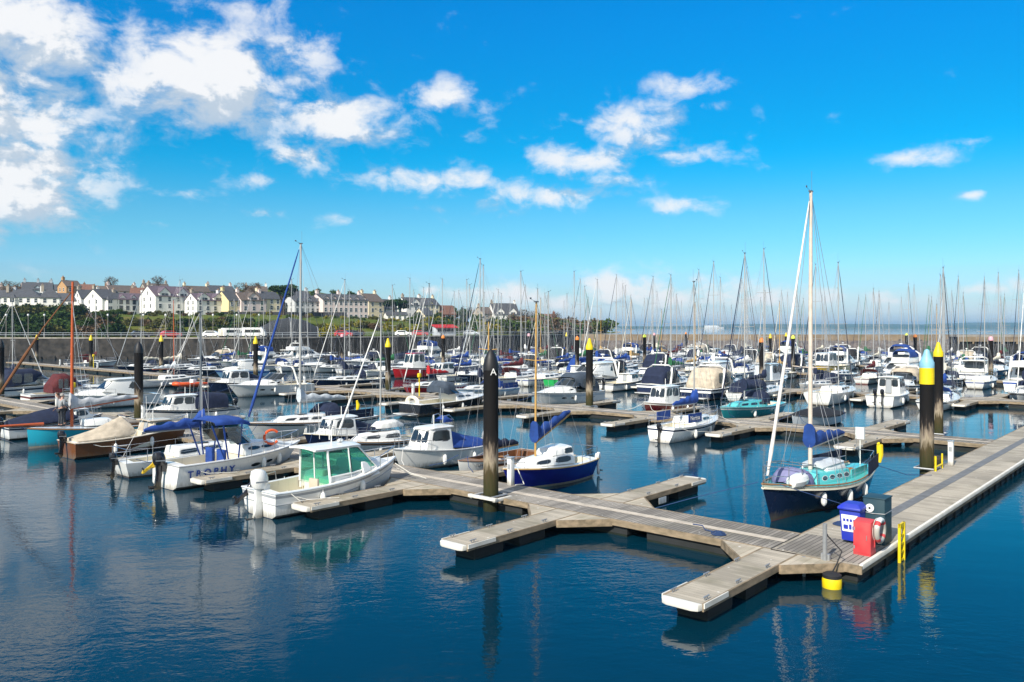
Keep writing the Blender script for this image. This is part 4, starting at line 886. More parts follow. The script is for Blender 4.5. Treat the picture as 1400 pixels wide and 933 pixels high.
# ------------------------------------------------------------------ things on the walkways near the camera
def at(name, u, v, label, cat, rz=0, z=DZ, group=None): return empty(name, W(u, v, z), UV_A + R(rz), label, cat, group)
LIDB = mat('bin_blue', (.012, .03, .42), .45, var=.45, scale=4, dirt=(.05, .07, .28))
b_ = at('wheelie_bin', 2.15, .95, 'royal blue wheelie bin with white printed panel beside the red lifebuoy box', 'bin', 0)
MB().hexa([(-.24, -.23, .08), (.24, -.23, .08), (.24, .23, .08), (-.24, .23, .08), (-.30, -.28, .94), (.30, -.28, .94), (.30, .28, .94), (-.30, .28, .94)]).build('body', LIDB, b_, bevel=.03)
MB().loft([[(-.37, -.31, .94), (.34, -.31, .94), (.34, .31, .94), (-.37, .31, .94)], [(-.37, -.31, 1.0), (.34, -.31, 1.0), (.34, .31, 1.0), (-.37, .31, 1.0)], [(-.22, -.2, 1.10), (.22, -.2, 1.10), (.22, .2, 1.10), (-.22, .2, 1.10)]]).build('lid', LIDB, b_, bevel=.025)
MB().tube([(.33, -.22, .98), (.40, -.22, .99), (.40, .22, .99), (.33, .22, .98)], .016, 6).build('handle', LIDB, b_); MB().box((-.335, 0, .955), (.02, .56, .05)).build('rim', LIDB, b_)
wl = MB()
for y in (-.24, .24): wl.tube([(.22, y - .03, .1), (.22, y + .03, .1)], .1, 12)
wl.build('wheel', RUB, b_)
Q = [(-.262, .20, .34), (-.262, -.20, .34), (-.302, -.22, .80), (-.302, .22, .80)]
pn = MB().panel(Q, .0, 1, 0, 1, 0, .008, .03).build('printed_panel', gel('white'), b_)
for a in [(.10 + .21 * i, .24 + .21 * i, .60, .76) for i in range(4)] + [(.10, .40, .14, .40), (.46, .62, .14, .44), (.68, .90, .14, .36)]: MB().panel(Q, *a, 0, .012, .1).build('printed_symbol', LIDB, pn, ang=0)
DG = mat('cabinet_dark_green', (.010, .045, .065), .5, var=.5, scale=3, dirt=(.03, .06, .07))
k_ = at('utility_cabinet', 2.62, .46, 'dark blue-green upright cabinet with white round dial behind the red box', 'cabinet')
MB().box((0, 0, .62), (.62, .56, 1.24)).build('body', DG, k_, bevel=.015); MB().box((0, 0, 1.255), (.66, .60, .03)).build('top', DG, k_, bevel=.01)
kd = MB(); kd.lathe([(.11, 0), (.11, .03), (.02, .035)], 18, M=Matrix.Translation((-.31, .10, .98)) @ Matrix.Rotation(R(-90), 4, 'Y')); kd.build('dial', gel('white'), k_)
MB().lathe([(.035, 0), (.03, .045)], 10, M=Matrix.Translation((-.31, .10, .98)) @ Matrix.Rotation(R(-90), 4, 'Y')).build('dial_hub', RUB, k_)
MB().box((-.313, -.02, .5), (.008, .46, .72)).build('door', DG, k_, bevel=.003); MB().box((-.322, .17, .5), (.014, .03, .12)).build('latch', GALV, k_)
MB().tube([(-.33, .3, .86), (-.34, .0, .84), (-.33, -.29, .86), (0, -.31, .88), (.3, -.3, .88)], .012, 5).build('chain', GALV, k_)
REDB = mat('signal_red', (.55, .035, .045), .5, var=.5, scale=4, dirt=(.42, .10, .09))
rbx = at('lifebuoy_box', 1.15, .33, 'bright red upright lifebuoy box at the corner of the walkway', 'lifebuoy box', 0)
MB().hexa([(-.2, -.22, 0), (.24, -.22, 0), (.24, .22, 0), (-.2, .22, 0), (-.2, -.22, .86), (.14, -.22, .92), (.14, .22, .92), (-.2, .22, .86)]).build('body', REDB, rbx, bevel=.02)
MB().box((.10, -.23, .45), (.07, .02, .5)).build('back_plate', REDB, rbx)
MB().box((-.206, .0, .44), (.008, .37, .74)).build('door', REDB, rbx, bevel=.003); MB().tube([(-.215, -.13, .42), (-.235, -.13, .42), (-.235, -.13, .54), (-.215, -.13, .54)], .008, 5).build('handle', GALV, rbx)
hg = MB()
for z_ in (.2, .68): hg.box((-.214, .185, z_), (.01, .03, .08))
hg.build('hinge', GALV, rbx)
lb = at('lifebuoy', 1.40, .02, 'white and red ring lifebuoy hung on the red box', 'lifebuoy', 0, z=DZ + .62)
mb = MB(); n = 32; mm = []; vs = []; fs = []
for i in range(n):
    for j in range(8):
        a, c = 2 * math.pi * i / n, 2 * math.pi * j / 8
        rr = .27 + .075 * math.cos(c); vs.append((rr * math.cos(a), .075 * math.sin(c) + .0, rr * math.sin(a)))
        fs.append((i * 8 + j, ((i + 1) % n) * 8 + j, ((i + 1) % n) * 8 + (j + 1) % 8, i * 8 + (j + 1) % 8)); mm.append(1 if (i % 8) in (3, 4) else 0)
mb.add(vs, fs, mm); mb.build('ring', [gel('white'), REDB], lb, ang=60)
MB().tube([(.30 * math.cos(a * math.pi / 10), .09, .30 * math.sin(a * math.pi / 10)) for a in range(21)], .01, 4).build('grab_line', ROPE, lb)
ld = at('boarding_ladder', 2.95, -.07, 'yellow ladder fixed to the white edge of the spine walkway', 'ladder', 0)
mb = MB()
for x in (-.19, .19): mb.box((x, 0, -.03), (.07, .07, 1.16))
mb.build('rail', CAPY, ld)
mb = MB()
for i in range(5): mb.box((0, 0, -.45 + i * .22), (.32, .04, .05))
mb.box((0, 0, .50), (.45, .05, .10)); mb.build('rung', CAPY, ld)
pb = at('mooring_post', .05 - .12, .9, 'slim grey steel post standing at the walkway end by yellow buoy', 'post', 0, z=0)
MB().tube([(0, 0, -.4), (0, 0, 1.42)], .055, 10).build('tube', GALV, pb); MB().box((.06, 0, .5), (.1, .22, .3)).build('clamp', GALV, pb); MB().tube([(-.05, .52, -.3), (-.05, .52, .5)], .045, 8).build('stub_post', GALV, pb)
by = at('mooring_buoy', -.55, .55, 'yellow and black mooring buoy floating under the walkway corner', 'buoy', 0, z=0)
MB().lathe([(.02, -.25), (.17, -.2), (.23, -.02), (.235, .18), (.22, .24)], 18).build('yellow_body', CAPY, by); MB().lathe([(.222, .24), (.225, .32), (.16, .36), (.05, .37)], 18).build('black_top', RUB, by)
MB().tube([(.03, 0, .36), (.25, -.02, .5), (.40, -.1, .82), (.55, .3, 1.1), (.55, .38, 1.25)], .018, 5).build('rope', RUB, by)
def pedestal(u, v, label, h=1.0):
    e = at('service_pedestal', u, v, label, 'pedestal', 0, group='white service pedestals')
    MB().box((0, 0, h / 2), (.20, .20, h)).build('column', gel('white'), e, bevel=.02); MB().box((0, 0, h + .03), (.24, .24, .06)).build('cap', gel('grey'), e, bevel=.015); MB().box((-.105, 0, h * .7), (.012, .13, .2)).build('socket_panel', gel('grey'), e)
pedestal(17.7, SPW - .22, 'white service pedestal beside the thick blue capped pile'); pedestal(1.95, 13.35, 'white service pedestal right of the tall black pile')
pedestal(1.9, 44.0, 'white service pedestal left of the moored sloop, near the blue cabin boat'); pedestal(1.9, 58.3, 'white service pedestal by the white hardtop speedboat on nearest walkway')
pedestal(26.3, 62.6, 'white service pedestal behind the white boat with radar arch'); pedestal(26.3, 46.3, 'white service pedestal on second walkway left of the red yacht'); pedestal(26.2, 127, 'white service pedestal on empty stretch below the sea wall'); pedestal(26.2, 113, 'white service pedestal on empty walkway stretch, behind the orange mast')
for i, (u, v, l) in enumerate(((1.9, 55.2, 'yellow safety post on nearest walkway beside the white hardtop speedboat'), (26.2, 45.4, 'yellow safety post on second walkway below the red yacht'), (27.6, 118, 'yellow safety post on second walkway before the sea wall'))):
    e = at('safety_post', u, v, l, 'post', group='yellow safety posts'); MB().tube([(0, 0, 0), (0, 0, 1.75)], .05, 8).build('post', CAPY, e); MB().box((0, 0, 1.78), (.28, .28, .38)).build('ring_holder', CAPY, e, bevel=.08)
def coil(u, v, label, m, r=.22):
    e = empty('coiled_rope', W(u, v, DZ + .012), rnd.uniform(0, 6), label, 'rope', 'coiled ropes on the walkways')
    pts = []
    for i in range(60):
        a = i * .42; q = r * (1 - .012 * i) + .02 * math.sin(i * 1.7); pts.append((q * math.cos(a), q * math.sin(a), .018 + .02 * (i // 15)))
    MB().tube(pts, .016, 5).build('coil', m, e, ang=60); MB().tube([pts[0], (r + .3, .1, .02), (r + .75, -.12, .02), (r + 1.0, .05, .02)], .016, 5).build('loose_end', m, e, ang=60)
coil(.45, 4.1, 'blue coiled rope on the nearest walkway left of the grey post', ROPED)
coil(3.9, 1.9, 'blue coiled rope beside the dark navy yacht on spine walkway', ROPED)
# ------------------------------------------------------------------ boats one can point at
# the classic yacht lying alongside the spine, bow towards us
r = empty('sailing_boat', label='dark navy classic yacht with turquoise deck and tall mast beside the spine walkway', cat='sailing boat')
h = Hull(8.2, 2.45, 1.28, .98, rake=.75, trk=.45, tb=.45, kind='r', tm=.48, p=1.9, sag=.16, n=20)
h.mesh([gel('navy'), ANTIR, gel('black'), gel('navy'), gel('cream')], r)
h.deck([gel('turquoise'), TEAK], r, -3.1, -1.25, sd=.42, zf=.45, camber=.06)
h.rub(gel('cream'), r, .045, .10)
tr = MB()
for sd in (1, -1): tr.tube([h.pt(i / 16, h.S(i / 16) + .045, sd, -.03) for i in range(17)], .03, 5)
tr.build('toe_rail', TEAK, r)
zz = lambda x: h.S(h.t(x)) - .03
c, Q = trunk(r, 'cabin', gel('turquoise'), (-1.2, 1.3, 1.15, -1.15), (.78, .62, .52, .70), (zz(-1.2), zz(1.3)), (zz(-1.2) + .40, zz(1.3) + .36), bev=.05)
both(c, Q, [(.06, .20, .35, .72), (.28, .42, .35, .72), (.50, .64, .35, .72), (.72, .86, .35, .72)], cut=.3, frame=gel('white'))
cs = MB()
for sd in (1, -1): cs.hexa([(-1.25, sd * .72 - .02, zz(-1.2)), (-3.1, sd * .58 - .02, zz(-3)), (-3.1, sd * .58 + .02, zz(-3)), (-1.25, sd * .72 + .02, zz(-1.2)), (-1.25, sd * .72 - .02, zz(-1.2) + .34), (-3.1, sd * .58 - .02, zz(-3) + .28), (-3.1, sd * .58 + .02, zz(-3) + .28), (-1.25, sd * .72 + .02, zz(-1.2) + .34)])
cs.build('cockpit_coaming', gel('turquoise'), r)
roof_slab(r, -1.15, .35, .58, .5, zz(-.4) + .60, zz(-.4) + .56, .05, .07, canvas('pale'), 'doghouse_cover')
trunk(r, 'doghouse', gel('white'), (-1.15, .3, .15, -1.1), (.60, .52, .46, .54), zz(-.4) + .36, zz(-.4) + .60, bev=.03)
spar_and_sails(r, h, .55, zz(.5) + .38, 9.95, mat('spar_buff', (.66, .56, .47), .45, var=.2, scale=5), .078, 2.9, .85, 'blue', mat('furled_white', (.74, .70, .66), .8, var=.3, scale=5, bump=.4, bscale=8), .06, (.37,), True, boom_up=.06, jib_x=3.75, wr=.009)
# cross tree with lines, tarpaulin bundle and fender on the foredeck
tp = MB(); tp.loft([arch(x, w_, zz(1.8) + .02, zt_, 10, .7) for x, w_, zt_ in ((1.35, .3, zz(1.8) + .18), (1.6, .62, zz(1.8) + .52), (2.0, .66, zz(1.8) + .62), (2.4, .55, zz(1.8) + .50), (2.75, .25, zz(1.8) + .2))], closed=False)
tp.build('tarpaulin_bundle', mat('tarp_lilac', (.22, .22, .38), .8, var=.6, scale=3, bump=.9, bscale=5, dirt=(.04, .04, .12)), r)
fd = MB(); fd.tube([(2.1, .45, zz(2) + .28), (2.2, .48, zz(2) + .28), (2.65, .52, zz(2) + .28), (3.0, .45, zz(2) + .26), (3.08, .43, zz(2) + .26)], [.06, .22, .26, .20, .06], 10); fd.build('deck_fender', gel('white'), r)
gr = MB()
for x in (1.5, 2.6): gr.tube([(x, -.7, zz(x)), (x, -.62, zz(x) + .72), (x, .62, zz(x) + .72), (x, .7, zz(x))], .018, 5)
gr.tube([(1.5, .62, zz(1.5) + .72), (2.6, .62, zz(2.6) + .72)], .018, 5); gr.tube([(1.5, -.62, zz(1.5) + .72), (2.6, -.62, zz(2.6) + .72)], .018, 5); gr.tube([(1.5, .0, zz(1.5) + .72), (2.6, .62, zz(2.6) + .72)], .012, 5); gr.build('liferaft_frame', ALUD, r)
h.rail(r, 3.1, 4.05, .62, posts=2, name='pulpit'); h.rail(r, -3.9, -2.9, .62, posts=2, close_bow=False, close_stern=True, name='pushpit'); h.rail(r, -2.9, 3.1, .58, posts=6, close_bow=False, r=.007, name='lifeline')
dg = MB()
for sd in (1, -1):
    a, b = Vector((-3.9, sd * .72, zz(-3.9) + .06)), Vector((-1.9, sd * 1.10, zz(-1.9) + .06)); o_ = Vector((0, .012, 0)); up = Vector((0, 0, .52)); dg.hexa([a - o_, b - o_, b + o_, a + o_, a - o_ + up, b - o_ + up, b + o_ + up, a + o_ + up])
dg.build('spray_dodger', canvas('navy'), r)
MB().box((-3.95, .0, zz(-4) + 1.28), (.12, .34, .46)).tube([(-3.95, 0, zz(-4)), (-3.95, 0, zz(-4) + 1.1)], .02, 5).build('aerial_box', gel('white'), r)
hs_ = MB(); hs_.tube([(-3.95, .72, zz(-4) + .2), (-4.02, .74, zz(-4) + .5), (-3.98, .74, zz(-4) + .88), (-3.9, .72, zz(-4) + .95)], [.08, .12, .12, .06], 8); hs_.build('horseshoe_buoy', CAPY, r)
h.fenders(r, [-1.8, -.2, 1.5], (-1, 1)); 
put(r, 8.45, 4.35, -1, -3)
ml = MB(); ml.tube([(3.7, .4, 1.3), (2.6, 1.9, .75), (2.0, 2.15, DZ + .05)], .013, 5); ml.tube([(3.8, -.3, 1.3), (4.6, -2.3, .6), (5.0, -3.6, .1)], .013, 5); ml.tube([(-3.9, .6, 1.05), (-5, 1.4, .62), (-6.0, 2.0, DZ + .05)], .013, 5); ml.build('mooring_line', ROPED, r)
ky = r
# white pilot boat with green tinted glass
r, h = wheelboat('white fishing boat with green tinted wheelhouse glass and white outboard on nearest walkway', 6.1, 2.35, 'white', 'white', 'grey', None, 1.32, .92, (-.10, .16), 1.42, 'white', None, None, wins=0, foredeck=.3, rails=True, roofm=None, ww=.80, glassm=GREENG, rubm=gel('pale'))
for o in list(r.children):
    if o.name.startswith(('wheelhouse', 'roof')):
        for ch in list(o.children): bpy.data.objects.remove(ch)
        bpy.data.objects.remove(o)
z0 = 1.0; xa, xf = -.75, 1.05; w = .92
P = dict(ab=(xa, w, z0 - .2), ff=(xf + .55, w * .62, z0 + .18), at=(xa - .05, w * .86, z0 + 1.05), ft=(xf - .35, w * .66, z0 + 1.03))
wh = MB(); K = .045
def pp(n, s): p = P[n]; return (p[0], s * p[1], p[2])
for s in (1, -1):
    wh.tube([pp('ab', s), pp('at', s)], K, 6); wh.tube([pp('ff', s), pp('ft', s)], K * .8, 6); wh.tube([pp('at', s), pp('ft', s)], K * .8, 6); wh.tube([(xa + .95, s * w * .93, z0 + .0), (xa + .9, s * w * .80, z0 + 1.04)], K * .8, 6); wh.tube([(xa + .02, s * w * .99, z0 + .12), (xa + .95, s * w * .93, z0 + .14), pp('ff', s)], .035, 5)
wh.tube([pp('ff', 1), (P['ff'][0] + .12, 0, P['ff'][2]), pp('ff', -1)], K * .8, 6); wh.tube([(xa, 0, z0 - .2), (xa - .05, 0, z0 + 1.05)], .03, 5)
wf = wh.build('wheelhouse_frame', gel('white'), r)
for s in (1, -1):
    q = [(xa + .0, s * w * .985, z0 + .12), (xa + .95, s * w * .925, z0 + .14), (xa + .9, s * w * .80, z0 + 1.02), (xa - .04, s * w * .86, z0 + 1.02)]
    MB().panel(q if s < 0 else [q[1], q[0], q[3], q[2]], .03, .97, 0, 1, 0, .006, 0).build('side_window', GREENG, wf, ang=0)
    q = [(xa + .97, s * w * .925, z0 + .14), (P['ff'][0], s * P['ff'][1], P['ff'][2]), (P['ft'][0], s * P['ft'][1], P['ft'][2]), (xa + .92, s * w * .80, z0 + 1.02)]
    MB().panel(q if s < 0 else [q[1], q[0], q[3], q[2]], .02, .98, 0, 1, 0, .006, 0).build('side_window', GREENG, wf, ang=0)
    q = [(xa, 0, z0 - .15), (xa, s * w * .97, z0 - .15), (xa - .05, s * w * .85, z0 + 1.02), (xa - .05, 0, z0 + 1.02)]
    MB().panel(q if s < 0 else [q[1], q[0], q[3], q[2]], .04, .96, 0, 1, 0, .006, 0).build('rear_door', GREENG, wf, ang=0)
MB().panel([pp('ff', -1), pp('ff', 1), pp('ft', 1), pp('ft', -1)], .02, .98, 0, 1, 0, .006, 0).build('windscreen', GREENG, wf, ang=0)
roof_slab(r, xa - .55, xf - .12, w * .96, w * .72, z0 + 1.05, z0 + 1.03, .07, .07, gel('white'))
sl = MB()
for s in (1, -1):
    for q in ([(xa + .03, s * w * .995, z0 + .12), (xa + .93, s * w * .94, z0 + .14), (xa + .88, s * w * .815, z0 + 1.0), (xa - .01, s * w * .875, z0 + 1.0)], [(xa + 1.0, s * w * .935, z0 + .15), (P['ff'][0] - .04, s * (P['ff'][1] + .012), P['ff'][2] + .02), (P['ft'][0] - .03, s * (P['ft'][1] + .012), P['ft'][2] - .04), (xa + .95, s * w * .815, z0 + 1.0)]): sl.tube(q + [q[0]], .014, 4)
sl.build('window_seal', RUB, wf)
h.rub(gel('grey'), r, .016, .42, 'spray_rail')
nm = MB(); nm.tube([(-.4, -.5, z0 + 1.12), (-.4, -.5, z0 + 1.75)], .015, 5); nm.tube([(.1, .2, z0 + 1.12), (.1, .2, z0 + 2.2)], .008, 4); nm.lathe([(.02, .07), (.10, .05), (.11, -.03), (.02, -.06)], 10, 0, (.3, -.1, z0 + 1.24)); nm.build('aerial', gel('white'), r)
sk = MB()
for s in (1, -1): sk.hexa([(xa, s * w - .03, .55), (xf + .5, s * w * .9 - .03, .95), (xf + .5, s * w * .9 + .03, .95), (xa, s * w + .03, .55), (xa, s * w - .03, z0 + .12), (P['ff'][0], s * P['ff'][1] - .03, P['ff'][2]), (P['ff'][0], s * P['ff'][1] + .03, P['ff'][2]), (xa, s * w + .03, z0 + .12)])
sk.build('wheelhouse_side', gel('white'), r)
seat = MB(); seat.box((-.1, .35, .75), (.5, .5, .9)); seat.box((-1.15, -.5, .72), (.12, .5, .75)); seat.build('helm_seat', gel('beige'), r, bevel=.06)
outboard(r, -3.05, .98, 'white', 1.45, y=-.1); outboard(r, -2.95, .80, 'black', .75, True, y=.72)
br = MB(); br.tube([(-2.85, .3, 1.0), (-2.85, .35, 1.28), (-1.9, .75, 1.3), (-1.8, .85, 1.0)], .02, 5); br.build('stern_rail', STEEL, r)
put(r, -2.85, 17.85, 1, 1)
ml = MB(); ml.tube([(2.6, -.5, 1.15), (2.9, -1.0, .8), (3.4, -1.4, DZ + .05)], .02, 5); ml.tube([(-2.6, -1.0, .95), (-2.3, -1.3, .6), (-1.2, -1.5, DZ + .06)], .015, 5); ml.build('mooring_line', ROPE, r)
# white cuddy boat with blue bimini, name on the side
r, h = cruiser('white cuddy boat with blue bimini and blue hull lettering on nearest walkway', 6.3, 2.4, 'white', 'white', 'white', None, 1.25, .98, archr=False, wins=2)
zt = h.S(h.t(-.2)) + .52
hd = hood(r, [(.1, .84, zt + .72, zt + .92), (-.3, .95, zt + .82, zt + 1.10), (-1.1, .98, zt + .85, zt + 1.14), (-1.55, .95, zt + .86, zt + 1.02)], canvas('royal'), 'bimini')
for s in (1, -1):
    lg = MB()
    for x0, x1 in ((-.35, -.55), (-1.2, -1.0), (-1.7, -1.15)): lg.hexa([(x1 - .03, s * 1.0 - .012, .95), (x1 + .03, s * 1.0 - .012, .95), (x1 + .03, s * 1.0 + .012, .95), (x1 - .03, s * 1.0 + .012, .95), (x0 - .035, s * .95 - .012, zt + .86), (x0 + .035, s * .95 - .012, zt + .86), (x0 + .035, s * .95 + .012, zt + .86), (x0 - .035, s * .95 + .012, zt + .86)])
    lg.build('canvas_strut', canvas('royal'), hd)
    q = [(-.95, s * 1.02, zt + .05), (-.45, s * 1.02, zt + .05), (-.4, s * 1.0, zt + .75), (-1.1, s * 1.0, zt + .75)]; MB().panel(q if s < 0 else [q[1], q[0], q[3], q[2]], 0, 1, 0, 1, 0, .008, .08).build('clear_window', CLEAR, hd)
st = MB(); st.box((-1.0, -.45, .92), (.16, .55, .85)); st.box((-1.0, .45, .92), (.16, .55, .85)); st.build('helm_seat', canvas('royal'), r, bevel=.05)
q = h.side_quad(-2.9, -.5, .42, .76, -1)
M = basis((Vector(q[0]) + Vector(q[1]) + Vector(q[2]) + Vector(q[3])) / 4 + Vector((0, -.075, 0)), Vector(q[1]) - Vector(q[0]), Vector(q[3]) - Vector(q[0]))
text_mesh('lettering', 'T R O P H Y', .38, M, gel('royal'), r, bold=.012)
q = h.side_quad(-2.9, -.5, .42, .76, 1)
M = basis((Vector(q[0]) + Vector(q[1]) + Vector(q[2]) + Vector(q[3])) / 4 + Vector((0, .075, 0)), Vector(q[1]) - Vector(q[0]), Vector(q[3]) - Vector(q[0]))
text_mesh('lettering', 'T R O P H Y', .38, M, gel('royal'), r, bold=.012)
outboard(r, -3.4, .95, 'black', 1.2); outboard(r, -3.3, .9, 'yellow', .6, True, y=.7)
for o in [o for o in r.children if o.name.startswith(('bathing', 'fender'))]: bpy.data.objects.remove(o)
h.fenders(r, [.9, 1.9], (1, -1))
lr = MB(); lr.tube([(1.35 + .32 * math.cos(a * math.pi / 9), -.5 + .25 * math.cos(a * math.pi / 9) * -.3, 1.62 + .30 * math.sin(a * math.pi / 9)) for a in range(2, 17)], .06, 8); lr.build('horseshoe_lifebuoy', gel('orange'), r)
put(r, -2.55, 25.0, 1, 1)
# small white yacht behind it
r, h = sailboat('small white yacht with blue boom cover between the bimini boat and the brown boat', 6.2, 2.2, 'white', 'navy', dk='white', mast=7.1, mast_m=ALUD, cov='royal', furl=None, Fb=.95, Fs=.7, boom=2.7, nwin=2, mx=.10, ob='black', mr=.055); put(r, -2.95, 28.55, 1, 0)
# brown hull with beige cover
r, h = wheelboat('varnished brown hulled boat under beige tent cover, bow at nearest walkway', 6.3, 2.4, 'brown', 'brown', 'brown', ANTI, 1.25, .85, (.12, .30), .55, 'beige', None, 'black', wins=1, foredeck=.15, rails=True, trim='beige', rubm=gel('beige'))
cover(r, [(-2.95, .80, .88, .98), (-1.8, 1.0, .94, 1.32), (-.5, 1.0, 1.02, 1.85), (-.15, .9, 1.1, 1.55)], canvas('beige'), 'tent_cover'); put(r, -2.4, 35.8, 1, 2)
# turquoise gaffer with red mast
r = empty('sailing_boat', label='turquoise hulled gaff boat with red mast and red bowsprit, two people aboard', cat='sailing boat')
h = Hull(7.4, 2.3, 1.12, .85, rake=.12, trk=.3, tb=.7, kind='r', tm=.5, p=2.4, sag=.05); h.mesh([gel('cyan'), gel('white'), gel('cream'), gel('cyan'), gel('brown')], r); h.deck([gel('pale'), TEAK], r, -3.0, -.4, sd=.35, zf=.35); h.rub(TEAK, r, .035, .05)
trunk(r, 'cabin', gel('white'), (-.35, .95, .9, -.35), (.72, .5, .45, .66), .98, 1.3)
spar_and_sails(r, h, 1.5, 1.0, 7.9, REDM, .085, 3.6, .95, mat('furled_grey', (.50, .52, .55), .85, var=.3, scale=4, bump=.4, bscale=7), None, stays=False, boom_up=.10, head=False)
bs = MB(); bs.tube([(2.9, 0, 1.25), (6.2, 0, 1.32)], [.085, .05], 8); bs.build('bowsprit', REDM, r)
fs_ = MB(); fs_.tube([(5.9, 0, 1.40), (3.8, 0, 4.9), (2.9, 0, 6.4), (1.55, 0, 8.3)], [.05, .085, .04, .03], 8); fs_.build('furled_headsail', canvas('brown'), r)
rg = MB()
for s in (1, -1): rg.tube([(1.1, s * 1.05, 1.05), (1.5, 0, 8.2)], .012, 4); rg.tube([(.7, s * 1.1, 1.05), (1.5, 0, 7.6)], .012, 4)
rg.tube([(6.2, 0, 1.3), (3.75, 0, .1)], .014, 4); rg.tube([(1.45, 0, 8.6), (-2.2, 0, 2.8)], .01, 4); rg.build('rigging', WIRE, r)
q = h.side_quad(2.1, 2.3, .66, .80, 1); MB().panel(q, 0, 1, 0, 1, 0, .01, .3).build('port_light', DGLASS, r)
put(r, -2.0, 40.6, -1, -1)
gaf = r
r, h = wheelboat('boat under a navy canvas tent beyond the turquoise gaff boat', 5.4, 2.1, 'white', 'navy', 'navy', None, 1.1, .8, (.15, .30), .6, 'white', None, 'black', wins=1)
cover(r, [(-2.5, .8, .85, 1.1), (-1.0, .98, .9, 1.5), (.5, .95, 1.0, 1.75), (1.0, .8, 1.1, 1.4)], canvas('navy'), 'tent_cover'); put(r, -2.7, 45.4, 1)
r, h = open_boat('light grey tender with dark gunwale on nearest walkway behind the turquoise gaff boat', 4.2, 1.7, 'white', rubm=gel('navy'), kind='r'); put(r, 4.6, 48.6, 1)

# far side of the nearest walkway
r = empty('sailing_boat', label='small blue hulled yacht with tan mast and raised boom beside the tall black pile', cat='sailing boat')
h = Hull(5.4, 2.05, .98, .80, rake=.7, trk=.35, tb=.66, kind='r', tm=.46, p=2.0, sag=.04)
BLH = mat('gelcoat_deep_blue', (.012, .018, .26), .2, var=.2, scale=2, coat=.3)
h.mesh([BLH, gel('white'), gel('cream'), BLH, gel('cream')], r); h.deck([gel('white'), gel('cream')], r, -2.3, -1.0, sd=.3, zf=.35); h.rub(gel('tan'), r, .03, .03)
c, Q = trunk(r, 'cabin', gel('white'), (-.95, 1.55, 1.25, -.95), (.76, .42, .34, .66), (.80, .88), (1.22, 1.14), bev=.05); both(c, Q, [(.12, .46, .30, .80), (.58, .88, .32, .74)], cut=.22)
t2, Q2 = trunk(r, 'coachroof', gel('white'), (-.95, .25, .05, -.92), (.64, .50, .42, .58), 1.2, (1.50, 1.42), bev=.04); both(t2, Q2, [(.05, .42, .2, .85)], cut=.15)
spar_and_sails(r, h, .75, 1.22, 6.2, WOODM, .045, 2.5, .55, 'blue', None, stays=True, boom_up=.40, spread=(.62,), wr=.006)
h.rail(r, -2.6, -1.2, .5, posts=3, close_bow=False, close_stern=True, name='pushpit'); h.rail(r, 1.9, 2.6, .45, posts=2, name='pulpit'); outboard(r, -2.85, .7, 'white', .7, y=.5)
ml = MB(); ml.tube([(2.3, .4, .95), (2.5, .9, .45), (3.1, 1.0, DZ + .03)], .018, 5); ml.build('mooring_line', ROPE, r); put(r, 5.1, 14.15, -1, 0)
r, h = open_boat('white clinker sailing dinghy with dark gunwale and blue boom cover behind the tall black pile', 5.0, 1.85, 'white', 'brown', gel('brown'), None, .85, .7, 6.4, 'navy'); put(r, 5.7, 17.5, -1, 2)
q = h.side_quad(1.0, 2.05, .46, .62, 1); M = basis((Vector(q[0]) + Vector(q[2])) / 2 + Vector((0, .03, 0)), Vector(q[1]) - Vector(q[0]), Vector(q[3]) - Vector(q[0])); text_mesh('boat_name', 'TUFFERS', .16, M, gel('navy'), r)
r, h = wheelboat('white cabin boat with blue cockpit cover and silver outboard behind the green glass boat', 5.7, 2.15, 'white', 'white', None, ANTI, 1.08, .80, (-.02, .20), 1.0, 'white', 'royal', 'grey', wins=1, foredeck=.12, rubm=gel('grey')); put(r, 5.3, 20.7, -1)
sc = MB(); sc.tube([(.2, .35, 1.95), (.15, .35, 2.3), (-.2, .35, 2.35), (-.5, .35, 2.1), (-.5, -.35, 2.1), (-.2, -.35, 2.35), (.15, -.35, 2.3), (.2, -.35, 1.95)], .025, 5); sc.tube([(0, 0, 1.95), (0, 0, 3.6)], .015, 5); sc.build('light_arch', STEEL, r); MB().loft([arch(x, .3, 2.0, z_, 8) for x, z_ in ((.1, 2.15), (-.2, 2.3), (-.5, 2.1))], closed=False).build('folded_bimini', canvas('royal'), r)
r, h = sailboat('small white yacht with round window and wooden rubbing strake left of the clinker dinghy', 5.8, 2.1, 'white', 'black', 'brown', ANTI, 'white', 7.2, ALU, None, 'white', Fb=.85, Fs=.62, boom=2.3, nwin=2, rubm=TEAK, furl_r=.05, mx=.02, cab=.5, wr=.006); put(r, 6.1, 25.9, -1)
MB().loft([arch(x, w_, 1.25, z_, 8) for x, w_, z_ in ((-1.2, .3, 1.4), (-.7, .45, 1.62), (.2, .42, 1.58), (.6, .25, 1.35))], closed=False).build('stowed_sail', canvas('white'), r)
r, h = wheelboat('navy hulled boat with white wheelhouse and blue cockpit cover left of the round windowed yacht', 5.4, 2.05, 'navy', 'navy', None, ANTI, 1.05, .75, (-.02, .22), .92, 'white', 'navy', 'black', wins=1, foredeck=.1, rubm=gel('cream')); put(r, 5.7, 28.3, -1)
r, h = sailboat('white sloop with dark spray hood and tall mast on the nearest walkway', 8.6, 2.75, 'white', 'white', 'black', ANTI, 'white', 11.3, ALU, 'pale', 'royal', 'navy', rubm=TEAK, nwin=4, mx=.10, Fb=1.15, Fs=.9, boom=3.3, furl_r=.075, wr=.009, spread=(.48,), dodger='navy', mr=.075); put(r, 7.4, 33.9, -1)
